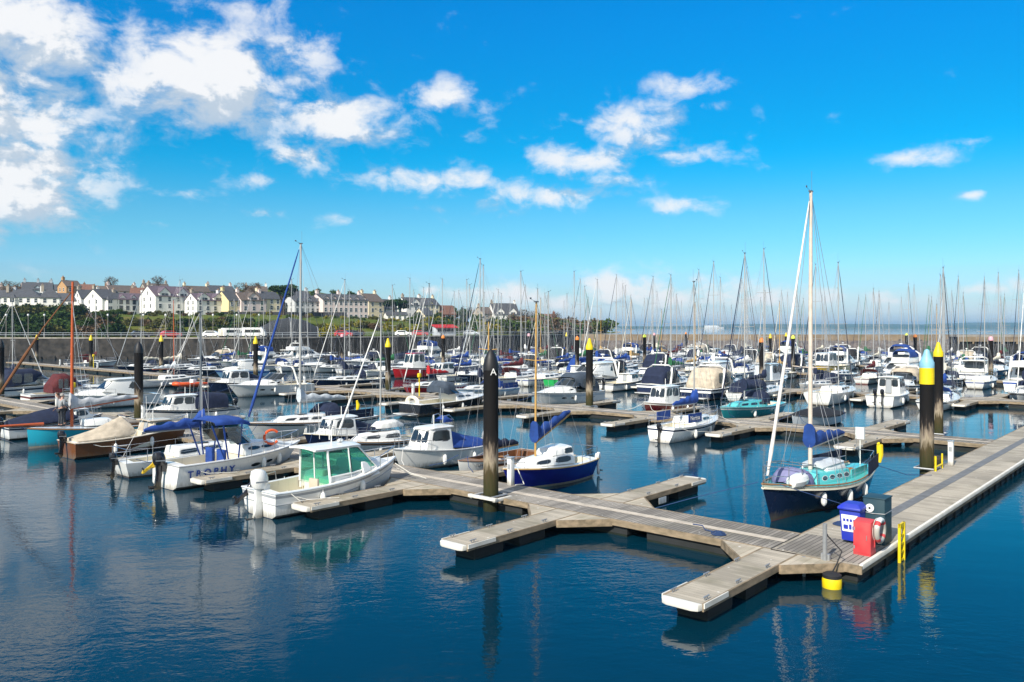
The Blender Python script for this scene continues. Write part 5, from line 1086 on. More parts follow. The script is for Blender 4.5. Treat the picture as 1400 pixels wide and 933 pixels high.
hb = MB(); hb.tube([(-2.6, .9, 1.3), (-2.65, .92, 1.7), (-2.55, .92, 1.95)], [.08, .12, .06], 8); hb.build('horseshoe_buoy', CAPY, r)
r, h = wheelboat('white cabin boat with navy band and navy canopy beside a black pile', 6.3, 2.35, 'white', 'white', 'navy', ANTI, 1.15, .95, (-.02, .22), .95, 'white', None, 'black', wins=2, foredeck=.2)
hood(r, [(.0, .85, 1.0, 1.95), (-.9, .98, 1.0, 2.05), (-2.3, 1.0, .95, 1.9)], canvas('navy'), 'canopy', close=(True, True)); put(r, 5.6, 45.4, -1)
r, h = cruiser('white hardtop speedboat with pointed bow on nearest walkway', 7.2, 2.5, 'white', 'white', 'white', None, 1.2, .95, hard=True, archr=False, wins=2, fly=False); put(r, 6.6, 60.6, -1)
r, h = cruiser('white motor cruiser with burgundy canopy and red stripe near a black pile', 7.8, 2.6, 'white', 'white', 'burgundy', 'burgundy', 1.15, .9, archr=False, canolen=.22); put(r, 6.6, 67.5, 1)
r, h = cruiser('white cruiser with navy canopy at the left end of nearest walkway', 8.5, 2.8, 'white', 'navy', 'navy', 'navy', archr=False); put(r, 7.2, 77.2, 1)
r, h = open_boat('dark blue covered launch beside the left black pile', 5.2, 1.9, 'navy', covm=canvas('navy'), ob='black'); put(r, -3.2, 70.5, 1)
r, h = sailboat('white yacht with slim mast at far left of the nearest walkway', 7, 2.4, mast=9.0, cov='navy', furl='white'); put(r, 6.5, 85, 1)

# second walkway
r, h = sailboat('white yacht with blue striped hull and name cloth on rail, on second walkway', 6.7, 2.4, 'white', 'white', 'navy', ANTI, 'white', 9.1, ALU, 'royal', None, Fb=1.0, Fs=.85, boom=2.5, nwin=2, rake=.8, trk=-.25, tb=.72, ob='black', mx=.06, wr=.008); put(r, 21.9, 16.9, 1)
bn = MB().box((-1.35, -1.02, 1.28), (1.5, .03, .50)).build('name_cloth', canvas('royal'), r); text_mesh('boat_name', 'Nerissa', .36, basis((-1.35, -1.042, 1.27), (1, 0, 0), (0, 0, 1)), gel('white'), bn)
MB().box((-1.35, 1.02, 1.28), (1.5, .03, .50)).build('name_cloth', canvas('royal'), r)
r, h = cruiser('dark hulled open cruiser with folded canopy, on near side of second walkway', 8.0, 2.6, 'black', 'white', 'black', None, 1.2, .95, archr=False, canolen=.1, wins=2); put(r, 21.9, 37.2, 1)
hood(r, [(-.3, .95, 1.5, 2.35), (-1.1, 1.0, 1.45, 2.45), (-1.5, .95, 1.6, 2.1)], canvas('slate'), 'folded_canopy', close=(True, True))
mb = MB(); n = 20
vs = []; fs = []
for i in range(n):
    for j in range(6):
        a, c_ = 2 * math.pi * i / n, 2 * math.pi * j / 6; rr = .34 + .13 * math.cos(c_); vs.append((-3.75 + .13 * math.sin(c_), rr * math.cos(a) * 1.6, 1.05 + rr * math.sin(a))); fs.append((i * 6 + j, ((i + 1) % n) * 6 + j, ((i + 1) % n) * 6 + (j + 1) % 6, i * 6 + (j + 1) % 6))
mb.add(vs, fs); mb.build('stern_dinghy', gel('cream'), r, ang=60)
r, h = cruiser('white motor boat with white radar arch moored bow-in at second walkway', 8.4, 2.8, 'white', 'white', 'white', None, archr=True, wins=2); put(r, 21.3, 61, -1)
r, h = wheelboat('navy hulled wheelhouse boat with white cabin near the orange inflatable', 7.2, 2.6, 'navy', 'white', None, ANTI, 1.2, .95, (-.05, .22), 1.2, 'white', 'navy', None, wins=2); put(r, 21.5, 66.2, -1)
r, _ = rib('orange inflatable boat with black outboard on second walkway', 'orange', 4.6); put(r, 20.4, 74.5, -1, 20)
r, h = sailboat('dark blue yacht with long low deck on far side of second walkway', 9.5, 2.9, 'navy', 'white', dk='white', mast=11.5, cov='navy', spray='navy', furl='white'); put(r, 33, 64, -1)
r, h = sailboat('navy hulled yacht with white deck before the sea wall, left on second walkway', 8.5, 2.7, 'navy', 'white', 'navy', dk='white', mast=11, cov='navy', furl='white'); put(r, 33, 95, -1)
r, h = cruiser('white cabin boat with pale blue sides before the sea wall', 7, 2.5, 'sky', 'white', 'royal', None, archr=False, hard=True, wins=2); put(r, 33, 86.5, -1)
r, h = sailboat('white yacht with red spar at second walkway beside the black pile', 7, 2.4, mast=9.4, mast_m=REDM, cov='pale', furl=None); put(r, 20.5, 79.5, 1)
r, h = wheelboat('white wheelhouse boat with burgundy lower hull on second walkway', 5.9, 2.3, 'burgundy', 'burgundy', 'white', ANTI, 1.15, .9, (-.12, .16), 1.2, 'white', None, None, wins=2, foredeck=.15, rubm=gel('white'), trim='white'); put(r, 31.3, 24.2, -1)
r, h = sailboat('turquoise hulled yacht with navy cockpit hoops on second walkway', 8.6, 2.8, 'teal', 'teal', 'white', ANTI, 'turquoise', 11.6, ALU, 'navy', 'navy', 'navy', nwin=3, wr=.008, Fb=1.1, Fs=.9); put(r, 33.2, 18.6, -1)
r, h = open_boat('black covered speedboat with pale hull moored right of the turquoise yacht', 6.8, 2.4, 'pale', covm=canvas('black'), ob='black', Fb=1.0, Fs=.7, name='speed_boat', cat='speed boat', kind='v', boot='white'); put(r, 31.6, 13.4, -1)
r, h = cruiser('white sports cruiser with dark grey-blue canopy left of the yellow cone pile', 8.2, 2.8, 'white', 'white', 'pale', 'slate', 1.25, 1.0, archr=False, wins=2); put(r, 32.6, 34.6, -1)
r, h = sailboat('red hulled yacht with red sail cover on second walkway', 7.8, 2.6, 'red', 'red', 'white', ANTIR, 'white', 10.6, ALUD, 'red', 'white', nwin=3); put(r, 32.9, 50.8, -1)
r, h = sailboat('white yacht with pale blue stripe right of the red yacht on second walkway', 8.0, 2.6, 'white', 'sky', 'sky', mast=12.6, cov='navy', furl='navy', dodger='royal', spray='royal'); put(r, 32.9, 44, -1)
# third walkway
r, h = sailboat('white yacht seen stern-on with dark transom struts on third walkway', 8.4, 2.9, 'white', 'black', 'white', None, 'white', 12.0, ALU, None, 'navy', nwin=3, Fs=1.05, Fb=1.2, tb=.8); put(r, 49.5, 18.4, 1)
r, h = wheelboat('white wheelhouse boat with twin black outboards on third walkway', 6.4, 2.5, 'white', 'white', 'white', None, 1.2, 1.0, (-.14, .16), 1.35, 'white', None, 'black', wins=2, nob=2, rear_win=True, rubm=gel('grey')); put(r, 50.0, 14.0, 1)
r, h = sailboat('white yacht with bright blue spray hood right of the yellow cone pile', 7.6, 2.6, 'white', 'black', 'navy', None, 'white', 11.2, ALU, 'royal', 'navy', 'royal', nwin=3); put(r, 50, 10.3, 1)
r, h = sailboat('white yacht flying a pink flag at the right end of third walkway', 8.6, 2.8, 'white', 'navy', 'navy', None, 'white', 10.9, ALU, 'navy', 'white', 'navy'); put(r, 60.6, 6.2, -1)
fl = MB(); n = 8
fl.loft([[(-.2 - .05 * i, .9 + .12 * math.sin(i * 1.1) + q_, z_ - .09 * i) for q_, z_ in ((.0, 6.6), (.02, 6.6), (.02 + .25, 4.6), (.25, 4.6))] for i in range(n)]).build('flag', canvas('pink'), r)
r, h = cruiser('navy hulled boat with navy canopy and clear windows, stern-on at third walkway', 8.2, 3.0, 'navy', 'white', 'white', 'navy', 1.25, 1.05, archr=True); put(r, 49.3, 34.3, 1)
r, h = wheelboat('white launch with small cabin left of the navy canopied boat', 7.2, 2.5, 'white', 'white', 'navy', None, 1.1, .85, (.0, .20), .75, 'white', None, 'black', wins=2); put(r, 49.4, 39.8, 1)
r, h = wheelboat('grey work boat with tall grey wheelhouse on third walkway', 8.2, 2.9, 'grey', 'black', 'white', None, 1.3, 1.05, (-.22, .14), 1.6, 'pale', None, None, wins=2, roofm=gel('white')); put(r, 60.4, 29.0, 1)
r, h = wheelboat('bright green fishing boat with small white wheelhouse on third walkway', 7.5, 2.6, 'bright_green', 'black', 'bright_green', None, 1.25, .95, (.08, .24), 1.2, 'white', None, None, wins=2); put(r, 49.5, 46.5, 1)
r, h = wheelboat('red fishing boat with white wheelhouse and white name board on third walkway', 9.0, 3.0, 'red', 'black', 'white', None, 1.5, 1.2, (-.02, .18), 1.9, 'white', None, None, wins=2, roofm=gel('red')); put(r, 49.2, 71.0, -1)
r, h = wheelboat('yellow hulled work boat with white wheelhouse on fourth walkway', 9.5, 3.2, 'yellow', 'black', 'yellow', None, 1.5, 1.3, (-.05, .2), 1.7, 'white', None, None, wins=2); put(r, 88.8, 33.5, -1)
r, h = cruiser('white flybridge cruiser with royal blue top on fourth walkway', 11.5, 3.6, 'white', 'navy', 'white', 'royal', 1.5, 1.2, fly=True); put(r, 76.3, 21, -1)
r, h = cruiser('large white cruiser with dark framed screen behind the yellow cone pile', 11, 3.6, 'white', 'white', 'navy', None, 1.5, 1.2, hard=True); put(r, 89.3, 15.6, 1)
r, h = cruiser('white flybridge cruiser with wide blue canopies at right end of fourth walkway', 12, 3.8, 'white', 'navy', 'royal', 'royal', 1.5, 1.25, fly=True, archr=True); put(r, 76.2, 8.0, 1)
r, h = cruiser('tall white flybridge cruiser at left of third walkway before the sea wall', 12, 3.8, 'white', 'white', 'navy', None, 1.5, 1.25, fly=True); put(r, 61.5, 113, 1)
r, h = open_boat('boat under a big royal blue cover at third walkway before the sea wall', 7.5, 2.8, 'white', covm=canvas('royal'), Fb=1.4, Fs=1.1, name='covered_boat', cat='boat'); put(r, 60.5, 104, -1)
for o in [q for q in SC.objects if q.parent is None and q.get('L')]:      # lines from bow and stern to the walkway cleats
    p = Vector((o.location.x, o.location.y)) - C0; Lb = o['L']
    if p.dot(U2) > 36: continue
    ml = MB()
    for s in (1, -1):
        ml.tube([(Lb * .44, s * .25, 1.0), (Lb * .5 + .15, s * .75, .66), (Lb * .5 + .45, s * 1.25, DZ + .04)], .014, 5)
        ml.tube([(-Lb * .44, s * .85, .85), (-Lb * .32, s * 1.25, .58), (-Lb * .15, s * 1.62, DZ + .03)], .014, 5)
    ml.build('mooring_line', ROPE if int(Lb * 10) % 2 else ROPED, o)
TAKEN = {}
NOTE = []
for o in SC.objects:
    if o.parent is None and o.get('L'):
        p = Vector((o.location.x, o.location.y)) - C0; NOTE.append((p.dot(U2), p.dot(V2), o['L']))

# ------------------------------------------------------------------ the rest of the fleet: prototypes, then copies
PROT = []
def proto(kind, desc, r): PROT.append((kind, desc, r, [])); return r
S_ = [('white yacht with blue sail cover', dict(L=9, B=2.9, mast=12.6, cov='royal', furl=None, hc='white', boot='navy', stripe='navy', spray='navy')),
      ('white yacht with navy furled headsail', dict(L=9.6, B=3.0, mast=13.6, cov='white', furl='navy', hc='white', boot='royal', stripe='royal', spray='royal', spread=(.36, .68))),
      ('navy hulled yacht with cream cover', dict(L=9.2, B=2.9, mast=12.8, cov='cream', furl='pale', hc='navy', boot='white', stripe='navy', spray='navy')),
      ('white yacht with green sail cover', dict(L=8.2, B=2.7, mast=11.4, cov='green', furl='green', hc='white', boot='green', stripe='green')),
      ('white yacht with burgundy sail cover', dict(L=8.6, B=2.8, mast=11.9, cov='burgundy', furl='grey', hc='white', boot='red', stripe='burgundy', spray='burgundy')),
      ('small white yacht without sail cover', dict(L=7.4, B=2.5, mast=10.0, cov=None, furl=None, hc='white', boot='black', stripe='royal')),
      ('blue hulled yacht with white headsail', dict(L=8.8, B=2.8, mast=12.2, cov='royal', furl='white', hc='blue', boot='white', stripe='white', spray='royal', spread=(.36, .68))),
      ('cream yacht with wooden mast', dict(L=8.0, B=2.6, mast=10.8, cov='tan', furl='cream', hc='cream', boot='red', stripe='brown', mast_m=WOODM, rubm=TEAK)),
      ('white yacht with navy cockpit tent', dict(L=10.2, B=3.2, mast=14.2, cov='navy', furl='navy', hc='white', boot='navy', stripe='white', tent='navy', spread=(.36, .68)))]
C_ = [('white cruiser with navy canopy', dict(L=8.5, cano='navy', archr=True)), ('white flybridge cruiser', dict(L=10.5, B=3.5, Fb=1.5, Fs=1.2, fly=True, cano='royal')), ('white hardtop cruiser', dict(L=9.5, B=3.2, Fb=1.4, Fs=1.1, hard=True, cano=None)),
      ('white cruiser with royal blue canopy', dict(L=7.6, B=2.7, cano='royal', stripe='royal', archr=False)), ('white cruiser with grey canopy and red stripe', dict(L=8.0, cano='charcoal', stripe='red', archr=True)), ('navy hulled cruiser with white top', dict(L=9.2, B=3.1, hc='navy', boot='white', stripe='white', cano='beige', archr=True)), ('white cruiser with black canopy', dict(L=8.8, B=3.0, cano='black', stripe='black'))]
W_ = [('white wheelhouse boat with blue cover', dict(L=6.6, B=2.4, covc='royal', boot='navy', stripe='royal')), ('navy hulled wheelhouse boat', dict(L=7.0, B=2.5, hc='navy', covc='navy', boot='white', stripe='white')), ('white fishing boat with grey wheelhouse', dict(L=7.4, B=2.6, wm='white', wh=1.4, boot='red', stripe='grey'))]
for d, k in S_: proto('s', d, sailboat(d, **k)[0])
for d, k in C_: proto('c', d, cruiser(d, **k)[0])
for d, k in W_: proto('w', d, wheelboat(d, **k)[0])
used = set()
frnd = random.Random(23)
GROUPS = dict(s='yachts in the far berths', c='cruisers in the far berths', w='cabin boats in the far berths')
plan = []
for k, (ua, ub, vl) in enumerate(ROWS):
    for side in (-1, 1):
        if k == 0 or (k == 1): vs_ = [x for x in ([104, 112, 131] if (k == 1 and side == 1) else [])]
        else:
            v = {2: 4.5, 3: 4.5, 4: 3, 5: 3}[k] + frnd.random(); vs_ = []
            while v < vl - 3: vs_.append(v); v += frnd.choice((3.5, 3.6, 3.7, 4.3)) if k < 4 else frnd.choice((3.5, 3.9, 4.4))
        for v in vs_:
            if frnd.random() < (.05 if k > 2 else .09): continue
            if k == 2 and side < 0 and v < 8.2: continue
            p = W(ua, v)
            # stay inside the picture's field and out of the quay
            x = 700 + FPX * p.x / p.y
            if x < -60 or x > 1480: continue
            if k >= 2 and v > 88 and k < 3 and side == 1 and frnd.random() < .3: continue
            pool = [q for q in PROT if q[0] == frnd.choices('scw', (68, 20, 12) if not (k == 2 and v < 60) else (46, 33, 21))[0]]
            q = frnd.choice(pool); sc = frnd.uniform(.88, 1.12); Lb = q[2]['L'] * sc
            u = (ua - .5 - Lb / 2) if side < 0 else (ub + .5 + Lb / 2)
            if any(abs(v - nv) < 3.2 and abs(u - nu) < (nl + Lb) / 2 + .3 for nu, nv, nl in NOTE): continue
            if (W(u, v).y > 158 and W(u, v).x < -45) or W(u, v).y > 226: continue
            NOTE.append((u, v, Lb)); plan.append((k, side, v, u, q, sc))
cnt = {}
plan.sort(key=lambda t: (t[0], t[1], -t[2]))
for k, side, v, u, q, sc in plan:
    key = (k, side, q[1]); cnt[key] = cnt.get(key, 0) + 1
    kind, desc, pr, _ = q
    if pr.name in used: c = copy_tree(pr)
    else: c = pr; used.add(pr.name)
    put(c, u, v, frnd.choice((1, 1, -1)) * (1 if side < 0 else -1), frnd.uniform(-1.5, 1.5), sc)
    c['group'] = GROUPS[kind]
    c['label'] = f'{desc}, {nth(cnt[key])} such from left, {RN[k]} walkway\'s {"near" if side < 0 else "far"} side'
for kind, desc, pr, _ in PROT:
    if pr.name not in used:
        def kill(o):
            for ch in list(o.children): kill(ch)
            bpy.data.objects.remove(o)
        kill(pr)
for o in SC.objects:
    if 'L' in o.keys(): del o['L']
# ------------------------------------------------------------------ the two people on the gaff boat
def skin_mesh(name, verts, edges, m, parent, sub=1):
    """verts: (x, y, z, radius)"""
    me = bpy.data.meshes.new(name); me.from_pydata([v[:3] for v in verts], edges, [])
    o = bpy.data.objects.new(name, me); COL.objects.link(o); o.parent = parent
    md = o.modifiers.new('skin', 'SKIN'); md.use_smooth_shade = True
    if not me.skin_vertices: 
        bm = bmesh.new(); bm.from_mesh(me); bm.verts.layers.skin.verify(); bm.to_mesh(me); bm.free()
    for sv, v in zip(me.skin_vertices[0].data, verts): sv.radius = (v[3], v[3] * (v[4] if len(v) > 4 else 1))
    me.skin_vertices[0].data[0].use_root = True
    s = o.modifiers.new('sub', 'SUBSURF'); s.levels = sub; s.render_levels = sub
    me.materials.append(m)
    # bake the modifiers into plain mesh data
    dg = bpy.context.evaluated_depsgraph_get(); dg.update()
    me2 = bpy.data.meshes.new_from_object(o.evaluated_get(dg)); o.modifiers.clear(); o.data = me2
    if not me2.materials: me2.materials.append(m)
    for p in me2.polygons: p.use_smooth = True
    return o
SKIN = mat('skin', (.50, .28, .20), .55, var=.15, scale=20)
def person(loc, rz, label, top, legs, hair, bend=0.0, arms=((.28, .18, .95), (.28, -.18, .95)), stoop=0.12):
    e = empty('person', loc, rz, label, 'person')
    def T(x, z): return x + max(0, z - .95) * stoop * 1.6      # lean of the trunk
    V = []; E = []
    def add(p, par=None):
        V.append(p); 
        if par is not None: E.append((par, len(V) - 1))
        return len(V) - 1
    pel = add((0, 0, .95, .135, .8)); ab = add((T(.01, 1.1), 0, 1.12, .125, .8), pel); ch = add((T(.02, 1.32), 0, 1.32, .145, .75), ab); nk = add((T(0, 1.48), 0, 1.49, .055), ch); 
    jaw = add((T(.03, 1.56), 0, 1.57, .075), nk); hd = add((T(.015, 1.66), 0, 1.66, .098), jaw); add((T(.0, 1.72), 0, 1.735, .072), hd)
    ns = add((T(.125, 1.62), 0, 1.625, .014), hd)
    HN = []
    for s, a in zip((1, -1), arms):
        sh = add((T(.0, 1.42), s * .185, 1.42, .06), ch); hx, hy, hz = a; ex, ez = T(.0, 1.42) * .4 + hx * .25 - .06, (1.42 + hz) / 2 - .05
        el_ = add((ex, s * .25, ez, .043), sh); wr = add((hx, hy, hz, .028), el_)
        d = (Vector((hx, hy, hz)) - Vector((ex, s * .25, ez))).normalized(); side = d.cross(Vector((0, 0, 1)))
        side = side.normalized() if side.length > .01 else Vector((0, 1, 0))
        pm = add((*(Vector((hx, hy, hz)) + d * .06), .032), wr)
        for k, ln in enumerate((.06, .075, .07, .055)):
            b0 = Vector((hx, hy, hz)) + d * .085 + side * (.024 * (k - 1.5)); f1 = add((*b0, .010), pm); f2 = add((*(b0 + d * ln * .55 - Vector((0, 0, .012))), .0085), f1); add((*(b0 + d * ln - Vector((0, 0, .035))), .007), f2)
        tb = add((*(Vector((hx, hy, hz)) + d * .04 + side * .04), .011), pm); add((*(Vector((hx, hy, hz)) + d * .08 + side * .055), .009), tb)
        HN.append((sh, el_, wr))
    LG = []
    for s in (1, -1):
        hp = add((0, s * .09, .88, .095), pel); kn = add((.03, s * .10, .50, .062), hp); an = add((-.01, s * .105, .10, .042), kn); hl = add((-.03, s * .105, .045, .04), an); add((.10, s * .115, .04, .036), hl); LG.append((hp, kn, an))
    skin_mesh('body', V, E, SKIN, e)
    G = lambda i, k: (*V[i][:3], V[i][3] * k)
    tv = [G(pel, 1.12), G(ab, 1.16), G(ch, 1.15)]; te = [(0, 1), (1, 2)]
    for sh, el_, wr in HN:
        n = len(tv); tv += [G(sh, 1.25), G(el_, 1.3), tuple(Vector(V[el_][:3]).lerp(Vector(V[wr][:3]), .85)) + (.036,)]; te += [(2, n), (n, n + 1), (n + 1, n + 2)]
    skin_mesh('jacket', tv, te, top, e)
    lv = [G(pel, 1.08)]; le = []
    for hp, kn, an in LG:
        n = len(lv); lv += [G(hp, 1.12), G(kn, 1.22), G(an, 1.45)]; le += [(0, n), (n, n + 1), (n + 1, n + 2)]
    skin_mesh('trousers', lv, le, legs, e)
    sh_ = MB()
    for s in (1, -1): sh_.loft([[(x, s * .11 + w_ * q, z_) for q, z_ in ((-1, 0), (1, 0), (1, hh * .6), (.4, hh), (-.4, hh), (-1, hh * .6))] for x, w_, hh in ((-.09, .035, .08), (.0, .045, .10), (.10, .047, .06), (.17, .03, .04))])
    sh_.build('shoes', RUB, e)
    hr = MB(); c = Vector((T(.0, 1.68) - .012, 0, 1.675)); n = 14; vs = []; fs = []
    for i in range(7):
        for j in range(n):
            ph = math.pi * .5 * i / 6; th = 2 * math.pi * j / n; low = (.75 if math.cos(th) < .2 else .15)
            z = math.cos(ph * (1.25 if low > .5 else .8)); rr = math.sin(ph * (1.25 if low > .5 else .8)); vs.append((c.x + .118 * rr * math.cos(th), .105 * rr * math.sin(th), c.z + .112 * z))
    for i in range(6):
        for j in range(n): fs.append((i * n + j, i * n + (j + 1) % n, (i + 1) * n + (j + 1) % n, (i + 1) * n + j))
    hr.add(vs, fs).build('hair', hair, e, ang=60)
    fc = MB()
    for s in (1, -1): fc.lathe([(.001, .008), (.010, .005), (.013, 0), (.001, -.005)], 8, 0, M=Matrix.Translation((T(.09, 1.65) + .012, s * .035, 1.66)) @ Matrix.Rotation(R(90), 4, 'Y'))
    fc.build('eyes', RUB, e)
    er = MB()
    for s in (1, -1): er.lathe([(.001, .01), (.02, .008), (.024, 0), (.001, -.008)], 8, 0, M=Matrix.Translation((T(.0, 1.65), s * .10, 1.645)) @ Matrix.Rotation(R(90), 4, 'X') @ Matrix.Scale(1.3, 4, (0, 1, 0)))
    er.build('ears', SKIN, e)
    mo = MB().box((T(.085, 1.59) + .018, 0, 1.588), (.012, .045, .010)); mo.build('mouth', mat('lips', (.35, .12, .10), .5), e, bevel=.003)
    return e
def on_boat(b, x, y, z): return b.location + Matrix.Rotation(b.rotation_euler.z, 3, 'Z') @ Vector((x, y, z))
person(on_boat(gaf, 2.15, .25, 1.07), R(60), 'person in grey fleece and dark trousers standing by the red mast', canvas('grey'), canvas('charcoal'), mat('hair_grey', (.30, .28, .26), .8), stoop=.10, arms=((.34, .2, 1.02), (.34, -.16, 1.05)))
person(on_boat(gaf, 1.75, -.35, 1.07), R(200), 'person in dark navy clothes bending beside the red mast', canvas('navy'), canvas('charcoal'), mat('hair_brown', (.10, .06, .04), .8), stoop=.30, arms=((.42, .16, .90), (.42, -.2, .92)))
# ------------------------------------------------------------------ sea wall, bank, houses, trees, breakwater, far shore
SHORE = [(-420, 172), (-52, 165), (-10, 208), (20, 256), (40, 300), (62, 460), (62, 900)]
def shore_y(x):
    for (x0, y0), (x1, y1) in zip(SHORE[:-2], SHORE[1:-1]):
        if x0 <= x <= x1: return y0 + (y1 - y0) * (x - x0) / (x1 - x0)
    return 172 if x < 0 else 2000
def smooths(a, b, x): t = min(max((x - a) / (b - a), 0), 1); return t * t * (3 - 2 * t)
def land_z(x, y):
    s = y - shore_y(x)
    k = 1 if x < -80 else (1 - .5 * (x + 80) / 80 if x < 0 else max(.5 - .25 * x / 55, .22))
    z = 4.15 + 6.6 * k * smooths(26, 100, s) + 16 * (1 if x < -110 else max(0, 1 - (x + 110) / 75)) * smooths(140, 270, s) - 1.6 * (1 - k) * smooths(20, 60, s)
    return z if s > 0 else 4.15
BANK = bpy.data.materials.new('bank_grass'); BANK.use_nodes = True
nt, N, L = nodes_of(BANK); b = N['Principled BSDF']; b.inputs['Roughness'].default_value = .95; b.inputs['Specular IOR Level'].default_value = .1
tc = N.new('ShaderNodeTexCoord'); n1 = N.new('ShaderNodeTexNoise'); n1.inputs['Scale'].default_value = .06; n1.inputs['Detail'].default_value = 9; n1.inputs['Roughness'].default_value = .7; L.new(tc.outputs['Object'], n1.inputs['Vector'])
rp = N.new('ShaderNodeValToRGB'); L.new(n1.outputs['Fac'], rp.inputs[0]); e = rp.color_ramp.elements
e[0].position = .3; e[0].color = (.03, .05, .012, 1); e[1].position = .75; e[1].color = (.12, .085, .04, 1)
for p, c in ((.45, (.075, .10, .015)), (.55, (.10, .12, .02)), (.62, (.13, .11, .03))): q = e.new(p); q.color = (*c, 1)
L.new(rp.outputs[0], b.inputs['Base Color'])
mb = MB(); xs = [-420 + 8 * i for i in range(61)]; vs = []; fs = []
ss = [0, 3, 8, 14, 20, 26, 34, 42, 52, 62, 74, 86, 100, 120, 140, 165, 190, 220, 250, 280, 330, 420]
for x in xs:
    for s in ss:
        y = shore_y(min(x, 61)) + s + .5; vs.append((x, y, land_z(x, y) + rnd.uniform(-.25, .25) * (s > 30)))
K = len(ss)
for i in range(len(xs) - 1):
    for j in range(K - 1): fs.append((i * K + j, (i + 1) * K + j, (i + 1) * K + j + 1, i * K + j + 1))
mb.add(vs, fs); tag(mb.build('terrain', BANK, ang=60), kind='structure')
PAVE = mat('promenade_paving', (.30, .28, .25), .9, var=.3, scale=.5)
mb = MB(); vs = []; fs = []
for i, x in enumerate(xs):
    for s in (.4, 13): vs.append((x, shore_y(min(x, 61)) + s, 4.19))
for i in range(len(xs) - 1): fs.append((2 * i, 2 * i + 2, 2 * i + 3, 2 * i + 1))
tag(MB().add(vs, fs).build('promenade', PAVE), kind='structure')
STONE = mat('dark_wall_stone', (.042, .036, .031), .9, var=.97, scale=.9, bump=1.0, bscale=.9, dirt=(.006, .006, .006))
COPE = mat('wall_coping', (.34, .31, .27), .85, var=.4, scale=.8)
def wall_run(name, pts, z0, z1, batter, m, label, cope=True, th=1.2):
    e = empty(name, (0, 0, 0), 0, label, 'wall'); mb = MB(); vs = []; fs = []; n = len(pts)
    P = [Vector((*p, 0)) for p in pts]
    nr = []
    for i in range(n):
        d = (P[min(i + 1, n - 1)] - P[max(i - 1, 0)]).normalized(); nr.append(Vector((d.y, -d.x, 0)))
    rows = [(batter, z0), (0, z1), (-th, z1), (-th, z0)]
    for p, q in zip(P, nr):
        for o, z in rows: vs.append(p + q * o + Vector((0, 0, z)))
    for i in range(n - 1):
        for j in range(4): fs.append((i * 4 + j, (i + 1) * 4 + j, (i + 1) * 4 + (j + 1) % 4, i * 4 + (j + 1) % 4))
    fs += [(0, 1, 2, 3), tuple((n - 1) * 4 + j for j in range(4))]
    mb.add(vs, fs).build('face', m, e, ang=0)
    if cope:
        vs = []; fs = []
        for p, q in zip(P, nr):
            for o, z in ((.12, z1 + .005), (.12, z1 + .28), (-.6, z1 + .28), (-.6, z1 + .005)): vs.append(p + q * o + Vector((0, 0, z)))
        for i in range(n - 1):
            for j in range(4): fs.append((i * 4 + j, (i + 1) * 4 + j, (i + 1) * 4 + (j + 1) % 4, i * 4 + (j + 1) % 4))
        fs += [(0, 1, 2, 3), tuple((n - 1) * 4 + j for j in range(4))]
        MB().add(vs, fs).build('coping', COPE, e, ang=0)
    return e
sw = wall_run('sea_wall', [(x, shore_y(x)) for x in range(-420, 24, 8)], -1.5, 4.1, 1.0, STONE, 'dark stone sea wall with pale coping below the houses')
# rough foot of fallen stones along the wall
rk = MB()
for i in range(420):
    x = rnd.uniform(-150, 18); y = shore_y(x) - 1.2 - rnd.random() * 1.2; s = rnd.uniform(.3, .8)
    a = [(x + s * rnd.uniform(-1, 1), y + s * rnd.uniform(-.7, .7), rnd.uniform(-.2, .7) * s) for _ in range(8)]
    c = [(x - s, y - s * .6, -.3), (x + s, y - s * .6, -.3), (x + s, y + s * .6, -.3), (x - s, y + s * .6, -.3), (x - s * .5, y - s * .4, s * rnd.uniform(.4, 1)), (x + s * .6, y - s * .3, s * rnd.uniform(.4, 1)), (x + s * .5, y + s * .4, s), (x - s * .6, y + s * .3, s)]
    rk.hexa(c)
tag(rk.build('shore_rocks', STONE, ang=0), kind='stuff')
SAND = mat('breakwater_parapet', (.26, .195, .125), .9, var=.4, scale=.25, bump=.4, bscale=1.2, stretch=(1, 1, 3))
RIP = mat('breakwater_rubble', (.16, .135, .12), .95, var=.8, scale=.9, bump=1.0, bscale=1.0, dirt=(.04, .036, .04))
bw = wall_run('breakwater', [(22, 256), (60, 252), (120, 248), (190, 244), (300, 236)], -1.5, 2.3, 3.2, RIP, 'long breakwater with sandy parapet over dark rubble slope', cope=False, th=9)
vs = []; P = [(22, 258), (60, 254), (120, 250), (190, 246), (300, 238)]
mb = MB()
for (x0, y0), (x1, y1) in zip(P[:-1], P[1:]): mb.hexa([(x0, y0, 2.2), (x1, y1, 2.2), (x1, y1 + 1, 2.2), (x0, y0 + 1, 2.2), (x0, y0, 4.25), (x1, y1, 4.25), (x1, y1 + 1, 4.25), (x0, y0 + 1, 4.25)])
mb.build('parapet', SAND, bw, ang=0)
rk = MB()
for i in range(700):
    x = rnd.uniform(22, 230); y = 256 - (x - 22) * .072 - rnd.uniform(0, 3.4); f = (256 - (x - 22) * .072 - y) / 3.4; z = 2.3 - f * 3; s = rnd.uniform(.4, .9)
    rk.hexa([(x - s, y - s * .6, z - .5), (x + s, y - s * .6, z - .5), (x + s, y + s * .6, z - .5), (x - s, y + s * .6, z - .5), (x - s * .5, y - s * .4, z + s * rnd.uniform(.2, .6)), (x + s * .6, y - s * .3, z + s * rnd.uniform(.2, .6)), (x + s * .5, y + s * .4, z + s * .7), (x - s * .6, y + s * .3, z + s * .6)])
tag(rk.build('breakwater_boulders', RIP, ang=0), kind='stuff')
